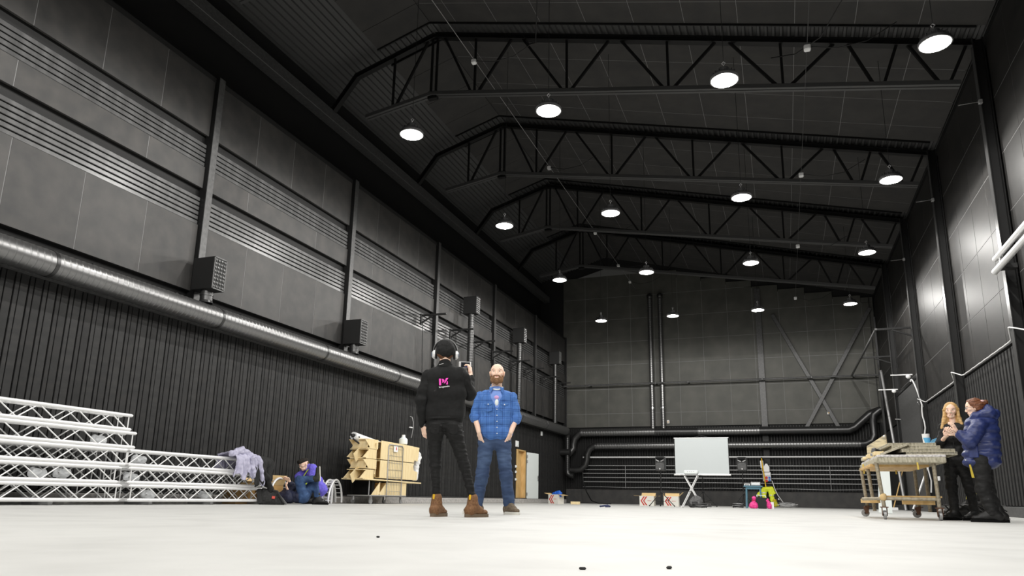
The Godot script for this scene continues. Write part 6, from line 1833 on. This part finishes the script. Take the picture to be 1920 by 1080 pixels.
func blonde_woman() -> void:
	var t := thing("person", "person with long blonde hair in black, hands raised, behind the work table", "person", Vector3(2.36, 0, -12.1), deg_to_rad(-11.0))
	var shL := Vector3(-0.13, 1.31, 0.0)
	var shR := Vector3(0.12, 1.31, 0.0)
	var elL := Vector3(-0.185, 1.09, 0.06)
	var elR := Vector3(0.13, 1.08, 0.08)
	var wrL := Vector3(-0.12, 1.16, 0.2)
	var wrR := Vector3(0.0, 1.185, 0.2)
	var hd := Vector3(-0.012, 1.545, 0.0)
	var hb := ahead(Vector3(-0.12, 0.0, 1.0), -0.04)
	var kL := Vector3(-0.115, 0.45, 0.02)
	var kR := Vector3(0.1, 0.43, 0.0)
	var aL := Vector3(-0.115, 0.1, 0.0)
	var aR := Vector3(0.13, 0.1, -0.05)
	var g := Geo.new()
	var bones := [[Vector3(-0.02, 0.9, 0), Vector3(-0.01, 1.28, 0), 0.055, 0.06], [shL, shR, 0.035, 0.035], [Vector3(-0.01, 1.28, 0), hd - Vector3(0, 0.08, 0.01), 0.055, 0.045]]
	bones += limb(shL, elL, wrL, [0.04, 0.034, 0.024]) + limb(shR, elR, wrR, [0.04, 0.034, 0.024])
	bones += limb(Vector3(-0.09, 0.82, 0), kL, aL, [0.06, 0.045, 0.03]) + limb(Vector3(0.05, 0.82, 0), kR, aR, [0.06, 0.045, 0.03])
	lump(g, bones, 0.014, 0.03)
	lump(g, head_prims(hd, hb, 0.98, 0.88), 0.006, 0.013)
	lump(g, hand_prims(wrL, Vector3(0.5, 0.65, 0.35), Vector3(0.3, 0.6, -0.8), 1, 0.22, 0.95), 0.005, 0.008)
	lump(g, hand_prims(wrR, Vector3(-0.75, 0.75, 0.3), Vector3(-0.3, -0.4, -0.8), 1, 0.18, 0.95), 0.005, 0.008)
	obj("body", g, M.skin, t)
	face_parts(t, hd, hb, 0.98, M.brow, M.lips)
	var hr := textured(ntex(121, 0.05, [Color8(150, 110, 60), Color8(196, 156, 98), Color8(224, 190, 136)], 128, Vector2(6, 1)), 0.2, 0.55, 0.0, 0.5, false)
	var up := Vector3.UP
	cloth_mesh("hair", t, [
		[hd + Vector3(0, 0.045, -0.03), hd + Vector3(0, 0.04, -0.01), 0.092, 0.09],
		[hd + Vector3(-0.035, 0.085, 0.03), hd + Vector3(-0.078, 0.02, 0.03), 0.032, 0.026],
		[hd + Vector3(0.035, 0.085, 0.03), hd + Vector3(0.08, 0.02, 0.02), 0.032, 0.026],
		[hd + Vector3(-0.08, 0.02, 0.025), hd + Vector3(-0.098, -0.12, 0.035), 0.02, 0.027],
		[hd + Vector3(-0.098, -0.12, 0.035), hd + Vector3(-0.14, -0.25, 0.06), 0.027, 0.02],
		[hd + Vector3(0.08, 0.02, 0.01), hd + Vector3(0.088, -0.12, 0.02), 0.02, 0.028],
		[hd + Vector3(0.088, -0.12, 0.02), hd + Vector3(0.12, -0.23, 0.05), 0.028, 0.02],
		[hd + Vector3(0, 0.0, -0.07), hd + Vector3(0, -0.2, -0.07), 0.07, 0.085],
		[hd + Vector3(-0.06, -0.1, -0.02), hd + Vector3(-0.1, -0.26, 0.02), 0.04, 0.05],
		[hd + Vector3(0.06, -0.1, -0.03), hd + Vector3(0.08, -0.25, 0.0), 0.04, 0.05]], hr, 0.0075, 0.02, 0.006, 40.0, 31, Vector3(1.8, 0.2, 1.8))
	var tx := textured(ntex(122, 0.05, [g8(15), g8(20), g8(28)], 128), 0.2, 0.7, 0.0, 0.4, false)
	var z := Vector3(0, 0, 1)
	var pr := [
		[Vector3(-0.075, 1.26, 0.0), Vector3(0.065, 1.26, 0.0), 0.1, 0.1, z, 0.85],
		[Vector3(-0.09, 1.12, 0.0), Vector3(0.05, 1.12, 0.0), 0.095, 0.095, z, 0.9],
		[Vector3(-0.1, 0.98, 0.0), Vector3(0.02, 0.98, 0.0), 0.1, 0.1, z, 0.9],
		[Vector3(-0.105, 0.93, 0.0), Vector3(0.02, 0.93, 0.0), 0.095, 0.095, z, 0.95],
		[shL, shR, 0.062, 0.062],
		[shL, elL, 0.066, 0.058], [shR, elR, 0.066, 0.058], [elL, elL.lerp(wrL, 0.2), 0.06, 0.05], [elR, elR.lerp(wrR, 0.2), 0.06, 0.05],
		[Vector3(-0.01, 1.4, 0.1), Vector3(-0.015, 1.24, 0.1), -0.055, -0.02]]
	var bl := cloth_mesh("blouse", t, pr, tx, 0.011, 0.035, 0.012, 8.0, 32)
	obj("placket", Geo.new().box(Vector3(-0.03, 1.03, 0.097), Vector3(0.018, 0.26, 0.008), Basis(Vector3.RIGHT, 0.0), 0.003), tx, bl)
	var tr := std(g8(15), 0.8)
	var lg := [[Vector3(-0.1, 0.86, 0), Vector3(0.03, 0.86, 0), 0.095, 0.095, z, 0.9]]
	lg += limb(Vector3(-0.105, 0.82, 0), kL, aL, [0.085, 0.068, 0.056]) + limb(Vector3(0.03, 0.82, 0), kR, aR, [0.085, 0.066, 0.054])
	cloth_mesh("trousers", t, lg, tr, 0.012, 0.03, 0.014, 8.0, 33, Vector3(0.8, 1.8, 0.8))
	shoe(t, "boot", aL, Vector3(-0.17, 0, 0.14), 0.05, M.black, M.black_matt, 0.95)
	shoe(t, "boot", aR, Vector3(-0.14, 0, 0.16), 0.05, M.black, M.black_matt, 0.95)

func puffer_woman() -> void:
	var t := thing("person", "person in bulky navy puffer jacket with hood, turned to the blonde person", "person", Vector3(2.48, 0, -11.2), deg_to_rad(-12.5))
	var hd := Vector3(-0.03, 1.478, 0.02)
	var hb := ahead(Vector3(-1.0, -0.12, 0.1), 0.0)
	var el := Vector3(-0.13, 1.02, 0.2)
	var wr := Vector3(-0.255, 1.15, 0.2)
	var el2 := Vector3(-0.12, 1.04, -0.2)
	var wr2 := Vector3(-0.26, 1.17, -0.08)
	var g := Geo.new()
	var bones := [[Vector3(0, 0.75, 0), Vector3(0, 1.25, 0), 0.09, 0.09], [Vector3(0, 1.25, 0.13), Vector3(0, 1.25, -0.13), 0.045, 0.045], [Vector3(0.01, 1.25, 0), hd - Vector3(-0.01, 0.07, 0), 0.055, 0.05]]
	bones += limb(Vector3(0, 1.25, 0.14), el, wr, [0.04, 0.034, 0.024]) + limb(Vector3(0, 1.25, -0.14), el2, wr2, [0.04, 0.034, 0.024])
	bones += limb(Vector3(-0.04, 0.75, 0.07), Vector3(-0.06, 0.4, 0.05), Vector3(0.0, 0.12, 0.05), [0.06, 0.05, 0.035]) + limb(Vector3(-0.04, 0.75, -0.07), Vector3(-0.03, 0.4, -0.08), Vector3(0.05, 0.12, -0.08), [0.06, 0.05, 0.035])
	lump(g, bones, 0.016, 0.03)
	lump(g, head_prims(hd, hb, 1.0, 0.9), 0.006, 0.013)
	lump(g, hand_prims(wr, Vector3(-0.35, 0.9, 0.05), Vector3(-0.75, -0.3, -0.4), 1, 0.3, 0.95), 0.005, 0.008)
	lump(g, hand_prims(wr2, Vector3(-0.4, 0.85, 0.2), Vector3(-0.7, -0.3, 0.3), -1, 0.3, 0.95), 0.006, 0.008)
	obj("body", g, M.skin, t)
	face_parts(t, hd, hb, 1.0, M.brow_dark, M.lips)
	var hr := textured(ntex(131, 0.05, [Color8(72, 40, 24), Color8(112, 66, 40), Color8(146, 92, 58)], 128, Vector2(6, 1)), 0.2, 0.5, 0.0, 0.5, false)
	cloth_mesh("hair", t, [[hd + Vector3(0.02, 0.045, 0), hd + Vector3(0.045, 0.03, 0), 0.09, 0.086], [hd + Vector3(-0.05, 0.085, 0.0), hd + Vector3(0.0, 0.07, 0.045), 0.035, 0.05], [hd + Vector3(-0.03, 0.06, 0.05), hd + Vector3(0.04, -0.01, 0.06), 0.03, 0.035], [hd + Vector3(0.1, 0.05, 0.0), hd + Vector3(0.13, 0.07, 0.0), 0.045, 0.035]], hr, 0.008, 0.025, 0.008, 26.0, 41, Vector3(0.6, 1.6, 1.6))
	obj("hair_clip", Geo.new().ball(hd + Vector3(0.095, 0.085, 0.04), Vector3(0.028, 0.016, 0.018), 10), std(Color8(220, 180, 176), 0.4), t)
	for s in [1]:
		obj("glasses", Geo.new().tube(range(13).map(func(k): return hd + hb * Vector3(0.036 + 0.021 * cos(TAU * k / 12.0), 0.006 + 0.016 * sin(TAU * k / 12.0), 0.1)), 0.0022, 6), M.alu_dull, t)
		obj("glasses", Geo.new().tube(range(13).map(func(k): return hd + hb * Vector3(-0.036 + 0.021 * cos(TAU * k / 12.0), 0.006 + 0.016 * sin(TAU * k / 12.0), 0.1)), 0.0022, 6), M.alu_dull, t)
		obj("glasses_temple", Geo.new().tube([hd + hb * Vector3(0.057, 0.01, 0.098), hd + hb * Vector3(0.083, 0.012, 0.0)], 0.002, 6), M.alu_dull, t)
	var nv := textured(ntex(132, 0.03, [Color8(26, 36, 78), Color8(36, 48, 98), Color8(48, 62, 118)], 128), 0.5, 0.42, 0.0, 0.5, false)
	var up := Vector3.UP
	var pr := []
	for k in 6:
		var y := 0.765 + 0.105 * k
		var w: float = [0.07, 0.075, 0.075, 0.07, 0.06, 0.04][k]
		pr.append([Vector3(-0.03 - w + 0.012 * k, y, 0), Vector3(-0.03 + w + 0.008 * k, y, 0), 0.148, 0.15 + 0.003 * k, up, 0.5])
	for x in [-0.08, 0.05]:
		pr.append([Vector3(x, 0.8, 0), Vector3(x + 0.03, 1.24, 0), 0.132, 0.12])
	pr.append([Vector3(0.0, 1.25, 0.1), Vector3(0.0, 1.25, -0.1), 0.09, 0.09])
	for c in [[Vector3(0.0, 1.23, 0.15), el, wr], [Vector3(0.0, 1.23, -0.15), el2, wr2]]:
		for k in 4:
			pr.append([(c[0] as Vector3).lerp(c[1], k / 3.5), (c[0] as Vector3).lerp(c[1], k / 3.5 + 0.08), 0.092 - 0.003 * k, 0.09 - 0.003 * k])
		for k in 3:
			pr.append([(c[1] as Vector3).lerp(c[2], k / 3.2), (c[1] as Vector3).lerp(c[2], k / 3.2 + 0.1), 0.08 - 0.008 * k, 0.076 - 0.008 * k])
	var jk := cloth_mesh("puffer_jacket", t, pr, nv, 0.0105, 0.035, 0.01, 7.0, 42, Vector3(1, 1.6, 1))
	cloth_mesh("hood", t, [[Vector3(-0.01, 1.36, 0.08), Vector3(0.13, 1.4, 0.05), 0.07, 0.085], [Vector3(-0.01, 1.36, -0.08), Vector3(0.13, 1.4, -0.05), 0.07, 0.085], [Vector3(0.12, 1.46, 0.03), Vector3(0.12, 1.46, -0.03), 0.06, 0.06], [Vector3(0.17, 1.39, 0.0), Vector3(0.12, 1.33, 0.0), 0.08, 0.1], [Vector3(-0.06, 1.33, 0.07), Vector3(-0.09, 1.2, 0.06), 0.05, 0.045], [Vector3(-0.06, 1.33, -0.07), Vector3(-0.09, 1.2, -0.06), 0.05, 0.045]], nv, 0.0105, 0.025, 0.012, 9.0, 43)
	obj("pocket", Geo.new().box(Vector3(-0.1, 0.9, 0.158), Vector3(0.11, 0.17, 0.02), Basis(Vector3.UP, -0.15), 0.008), nv, jk)
	for p in [Vector3(-0.115, 0.965, 0.172), Vector3(-0.2, 0.9, 0.1), Vector3(-0.2, 0.79, 0.1), Vector3(-0.17, 1.1, 0.12)]:
		obj("snap", Geo.new().ball(p, Vector3(0.009, 0.009, 0.007), 8), M.alu, jk)
	for x in [-0.16, -0.09]:
		obj("drawcord_tag", Geo.new().prism(PackedVector2Array([Vector2(-0.01, 0.0), Vector2(0.01, 0.0), Vector2(0.035 if x < -0.1 else 0.018, -0.17 if x < -0.1 else -0.06), Vector2(0.004, -0.17 if x < -0.1 else -0.06)]), -0.004, 0.004, Transform3D(Basis.IDENTITY, Vector3(x, 0.73, 0.12))), std(Color8(190, 168, 52), 0.7), t)
	var tr := std(g8(15), 0.75)
	var lg := limb(Vector3(-0.03, 0.78, 0.07), Vector3(-0.045, 0.42, 0.05), Vector3(0.02, 0.12, 0.05), [0.11, 0.085, 0.072]) + limb(Vector3(-0.03, 0.78, -0.07), Vector3(0.0, 0.42, -0.08), Vector3(0.07, 0.12, -0.08), [0.11, 0.085, 0.07])
	cloth_mesh("trousers", t, lg, tr, 0.012, 0.04, 0.014, 7.0, 44, Vector3(0.8, 1.8, 0.8))
	shoe(t, "boot", Vector3(0.03, 0.11, 0.05), Vector3(-1.0, 0, 0.1), 0.06, M.black, M.black_matt, 1.12)
	shoe(t, "boot", Vector3(0.09, 0.11, -0.08), Vector3(-1.0, 0, -0.1), 0.06, M.black, M.black_matt, 1.08)

func person_in_purple() -> void:
	var t := thing("person", "person in purple sweater, black beret and glasses, crouching by the wall", "person", Vector3(-9.3, 0, -13.1), deg_to_rad(35.3))
	var hd := Vector3(-0.205, 0.8, 0.02)
	var hb := ahead(Vector3(-0.8, -0.38, 0.5), 0.1)
	var shR := Vector3(-0.02, 0.72, 0.1)
	var shL := Vector3(-0.14, 0.7, -0.16)
	var elR := Vector3(0.0, 0.47, 0.16)
	var wrR := Vector3(-0.16, 0.43, 0.16)
	var elL := Vector3(-0.3, 0.56, -0.12)
	var wrL := Vector3(-0.32, 0.42, 0.05)
	var hip := Vector3(0.14, 0.3, 0.0)
	var g := Geo.new()
	var bones := [[hip, Vector3(-0.05, 0.66, -0.02), 0.09, 0.09], [shL, shR, 0.045, 0.045], [Vector3(-0.08, 0.7, -0.02), hd + Vector3(0.02, -0.05, 0.0), 0.055, 0.05]]
	bones += limb(shR, elR, wrR, [0.04, 0.036, 0.026]) + limb(shL, elL, wrL, [0.04, 0.036, 0.026])
	bones += limb(hip + Vector3(0, 0, 0.08), Vector3(-0.12, 0.4, 0.06), Vector3(0.06, 0.1, 0.1), [0.07, 0.05, 0.035]) + limb(hip - Vector3(0, 0, 0.08), Vector3(-0.14, 0.42, -0.14), Vector3(0.04, 0.1, -0.1), [0.07, 0.05, 0.035])
	lump(g, bones, 0.016, 0.03)
	lump(g, head_prims(hd, hb, 1.0), 0.007, 0.013)
	lump(g, hand_prims(wrR, Vector3(-1, 0.0, 0.1), Vector3(0, -1, 0), 1, 0.4), 0.006, 0.008)
	lump(g, hand_prims(wrL, Vector3(0.1, -0.7, 0.7), Vector3(0.8, 0, -0.3), 1, 0.4), 0.006, 0.008)
	obj("body", g, M.skin, t)
	face_parts(t, hd, hb, 1.0, M.brow_dark, M.lips)
	cloth_mesh("hair", t, [[hd + hb * Vector3(0, 0.01, -0.05), hd + hb * Vector3(0.0, -0.03, -0.07), 0.072, 0.05]], std(Color8(96, 70, 44), 0.7), 0.009, 0.02, 0.005, 20.0, 51)
	cloth_mesh("beret", t, [[hd + hb * Vector3(0, 0.085, 0.0), hd + hb * Vector3(0, 0.08, -0.04), 0.09, 0.085, hb * Vector3.UP, 0.62], [hd + hb * Vector3(-0.03, 0.085, 0.07), hd + hb * Vector3(0.03, 0.085, 0.07), 0.045, 0.045]], std(Color8(30, 24, 18), 0.9), 0.009, 0.025, 0.006, 16.0, 52)
	for s in [-1, 1]:
		obj("glasses", Geo.new().tube(range(13).map(func(k): return hd + hb * Vector3(s * 0.036 + 0.02 * cos(TAU * k / 12.0), 0.005 + 0.015 * sin(TAU * k / 12.0), 0.101)), 0.0025, 6), M.alu_dull, t)
	var pu := textured(ntex(151, 0.05, [Color8(98, 88, 196), Color8(114, 104, 214), Color8(130, 120, 226)], 128), 0.2, 0.9, 0.0, 0.4, false)
	var pr := [[hip + Vector3(0.02, 0.0, 0.06), hip + Vector3(0.02, 0.0, -0.06), 0.15, 0.15], [Vector3(0.08, 0.46, 0.06), Vector3(0.06, 0.46, -0.08), 0.13, 0.13], [Vector3(-0.02, 0.62, 0.04), Vector3(-0.06, 0.62, -0.1), 0.12, 0.12], [shL, shR, 0.085, 0.085], [Vector3(-0.06, 0.72, -0.02), Vector3(-0.1, 0.76, 0.0), 0.075, 0.065]]
	pr += limb(shR, elR, elR.lerp(wrR, 0.6), [0.085, 0.07, 0.055]) + limb(shL, elL, elL.lerp(wrL, 0.6), [0.08, 0.065, 0.05])
	cloth_mesh("sweater", t, pr, pu, 0.013, 0.05, 0.016, 7.0, 53)
	var ln := std(Color8(158, 182, 40), 0.7)
	obj("lanyard", Geo.new().tube([Vector3(-0.02, 0.83, -0.03), Vector3(-0.04, 0.79, 0.1), Vector3(-0.13, 0.67, 0.13), Vector3(-0.2, 0.55, 0.12), Vector3(-0.2, 0.42, 0.15)], 0.011, 6), ln, t)
	obj("lanyard", Geo.new().prism(PackedVector2Array([Vector2(-0.04, 0.06), Vector2(0.05, 0.1), Vector2(0.0, -0.06), Vector2(-0.03, -0.06)]), -0.004, 0.004, Transform3D(Basis.IDENTITY, Vector3(-0.14, 0.37, 0.21))), ln, t)
	var lg := limb(hip + Vector3(-0.02, 0, 0.09), Vector3(-0.12, 0.38, 0.06), Vector3(0.06, 0.12, 0.1), [0.1, 0.075, 0.06]) + limb(hip - Vector3(0.02, 0, 0.09), Vector3(-0.14, 0.4, -0.14), Vector3(0.04, 0.12, -0.1), [0.1, 0.075, 0.06])
	cloth_mesh("trousers", t, lg, std(g8(20), 0.8), 0.014, 0.03, 0.01, 8.0, 54)
	shoe(t, "shoe", Vector3(0.06, 0.1, 0.1), Vector3(-1, 0, 0.2), 0.0, M.black, M.black_matt)
	shoe(t, "shoe", Vector3(0.04, 0.1, -0.1), Vector3(-1, 0, -0.2), 0.0, M.black, M.black_matt)

func person_lying() -> void:
	var t := thing("person", "person in jeans and navy jacket lying on the floor, legs crossed up", "person", Vector3(-8.95, 0, -12.4), deg_to_rad(35.8))
	var hip := Vector3(-0.04, 0.125, 0.0)
	var k1 := Vector3(-0.15, 0.47, 0.09)
	var a1 := Vector3(0.12, 0.5, 0.1)
	var k2 := Vector3(0.15, 0.45, -0.06)
	var a2 := Vector3(0.235, 0.12, -0.02)
	var sh := Vector3(-0.47, 0.13, -0.06)
	var hd := Vector3(-0.68, 0.14, -0.1)
	var hb := Basis(Vector3(0, 0, -1), Vector3(-1, 0, 0), Vector3(0, 1, 0))
	var elA := Vector3(-0.3, 0.12, 0.2)
	var wrA := Vector3(-0.34, 0.27, 0.16)
	var elB := Vector3(-0.24, 0.33, -0.12)
	var wrB := Vector3(-0.325, 0.44, -0.08)
	var g := Geo.new()
	var bones := [[hip, sh, 0.085, 0.09], [sh + Vector3(0, 0, 0.15), sh - Vector3(0, 0, 0.13), 0.045, 0.045], [sh, hd + Vector3(0.07, 0, 0), 0.055, 0.05]]
	bones += limb(sh + Vector3(0, 0, 0.15), elA, wrA, [0.04, 0.036, 0.026]) + limb(sh - Vector3(0, 0, 0.13), elB, wrB, [0.04, 0.036, 0.026])
	bones += limb(hip + Vector3(0, 0, 0.08), k1, a1, [0.07, 0.05, 0.035]) + limb(hip - Vector3(0, 0, 0.08), k2, a2, [0.07, 0.05, 0.035])
	lump(g, bones, 0.016, 0.03)
	lump(g, head_prims(hd, hb, 1.0), 0.008, 0.013)
	lump(g, hand_prims(wrA, Vector3(-0.4, 0.9, 0.0), Vector3(0.8, 0.3, -0.2), 1, 0.5), 0.006, 0.008)
	lump(g, hand_prims(wrB, Vector3(-0.8, 0.6, 0.1), Vector3(0.2, -0.6, 0.5), 1, 0.5), 0.006, 0.008)
	obj("body", g, M.skin, t)
	cloth_mesh("hair", t, [[hd + Vector3(-0.04, 0.01, 0), hd + Vector3(-0.02, -0.05, 0), 0.09, 0.08]], std(Color8(196, 176, 150), 0.7), 0.012, 0.02, 0.006, 16.0, 61)
	var dn := textured(ntex(161, 0.012, [Color8(36, 52, 84), Color8(50, 74, 112), Color8(76, 104, 144)], 256), 0.6, 0.85, 0.0, 0.4, false)
	var lg := [[hip + Vector3(0, 0.02, 0.07), hip + Vector3(0, 0.02, -0.07), 0.125, 0.125]]
	lg += limb(hip + Vector3(0.0, 0.04, 0.08), k1, a1, [0.115, 0.078, 0.058]) + limb(hip - Vector3(-0.02, -0.04, 0.08), k2, a2 + Vector3(0, 0.05, 0), [0.115, 0.078, 0.06])
	cloth_mesh("jeans", t, lg, dn, 0.012, 0.03, 0.015, 8.0, 62)
	var nv := textured(ntex(162, 0.04, [Color8(24, 26, 42), Color8(34, 38, 60), Color8(48, 54, 78)], 128), 0.3, 0.6, 0.0, 0.4, false)
	var pr := [[hip + Vector3(-0.1, 0.02, 0.05), hip + Vector3(-0.1, 0.02, -0.05), 0.12, 0.12], [Vector3(-0.3, 0.14, 0.06), Vector3(-0.3, 0.14, -0.08), 0.125, 0.125], [sh + Vector3(0.03, 0, 0.1), sh + Vector3(0.03, 0, -0.1), 0.115, 0.115]]
	for c in [[sh + Vector3(0, 0.02, 0.15), elA, wrA], [sh + Vector3(0, 0.02, -0.13), elB, wrB]]:
		for k in 4:
			pr.append([(c[0] as Vector3).lerp(c[1], k / 3.5), (c[0] as Vector3).lerp(c[1], k / 3.5 + 0.1), 0.075, 0.073])
		for k in 3:
			pr.append([(c[1] as Vector3).lerp(c[2], k / 3.4), (c[1] as Vector3).lerp(c[2], k / 3.4 + 0.12), 0.066 - 0.006 * k, 0.062 - 0.006 * k])
	cloth_mesh("jacket", t, pr, nv, 0.013, 0.03, 0.012, 8.0, 63)
	# the raised shoe shows its pale sole, the other boot stands on the floor
	var bl := std(Color8(34, 38, 28), 0.75)
	g = Geo.new()
	lump(g, [[a1 + Vector3(0.01, 0, 0), a1 + Vector3(0.08, 0.0, 0), 0.056, 0.06], [a1 + Vector3(0.07, 0.0, 0), a1 + Vector3(0.09, 0.06, 0), 0.056, 0.052], [a1 + Vector3(0.085, 0.03, 0), a1 + Vector3(0.075, 0.2, 0), 0.052, 0.036]], 0.01, 0.025, 0.003, 20.0, 64)
	var s := obj("shoe", g, bl, t)
	obj("sole", Geo.new().bar(a1 + Vector3(0.142, -0.05, 0), a1 + Vector3(0.112, 0.245, 0), 0.09, 0.02, Vector3.RIGHT, 0.008), M.card_white, s)
	shoe(t, "boot", a2, Vector3(1, 0, 0.3), 0.08, M.black, M.black_matt)
	# grey backpack standing by the head
	var b := thing("backpack", "dark grey backpack with red patch leaning by low truss stack's end", "backpack", Vector3(-8.85, 0, -11.3), deg_to_rad(37.0))
	g = Geo.new()
	lump(g, [[Vector3(-0.17, 0.1, 0), Vector3(0.12, 0.07, 0), 0.095, 0.07], [Vector3(-0.2, 0.2, 0), Vector3(0.02, 0.17, 0), 0.075, 0.07], [Vector3(-0.18, 0.24, 0), Vector3(-0.05, 0.23, 0), 0.05, 0.045], [Vector3(-0.22, 0.05, 0), Vector3(0.18, 0.035, 0), 0.05, 0.035]], 0.012, 0.05, 0.012, 8.0, 65)
	var gr := textured(ntex(163, 0.05, [g8(38), g8(50), g8(62)], 128), 0.3, 0.85, 0.0, 0.4, false)
	obj("body", g, gr, b)
	obj("side_panel", Geo.new().bar(Vector3(-0.27, 0.28, 0.07), Vector3(-0.22, 0.02, 0.08), 0.09, 0.03, Vector3.BACK, 0.01), M.rubber, b)
	obj("patch", Geo.new().box(Vector3(0.0, 0.13, 0.097), Vector3(0.055, 0.05, 0.008), Basis(Vector3.BACK, -0.1) * Basis(Vector3.RIGHT, -0.4), 0.003), std(Color8(204, 78, 66), 0.7), b)
	obj("strap", Geo.new().bar(Vector3(0.07, 0.2, 0.05), Vector3(0.24, 0.01, 0.07), 0.035, 0.02, Vector3.BACK, 0.006), M.steel_grey, b)
	obj("strap", Geo.new().tube([Vector3(-0.02, 0.26, 0.06), Vector3(0.06, 0.24, 0.08), Vector3(0.12, 0.14, 0.09), Vector3(0.18, 0.04, 0.08)], 0.018, 8), M.rubber, b)
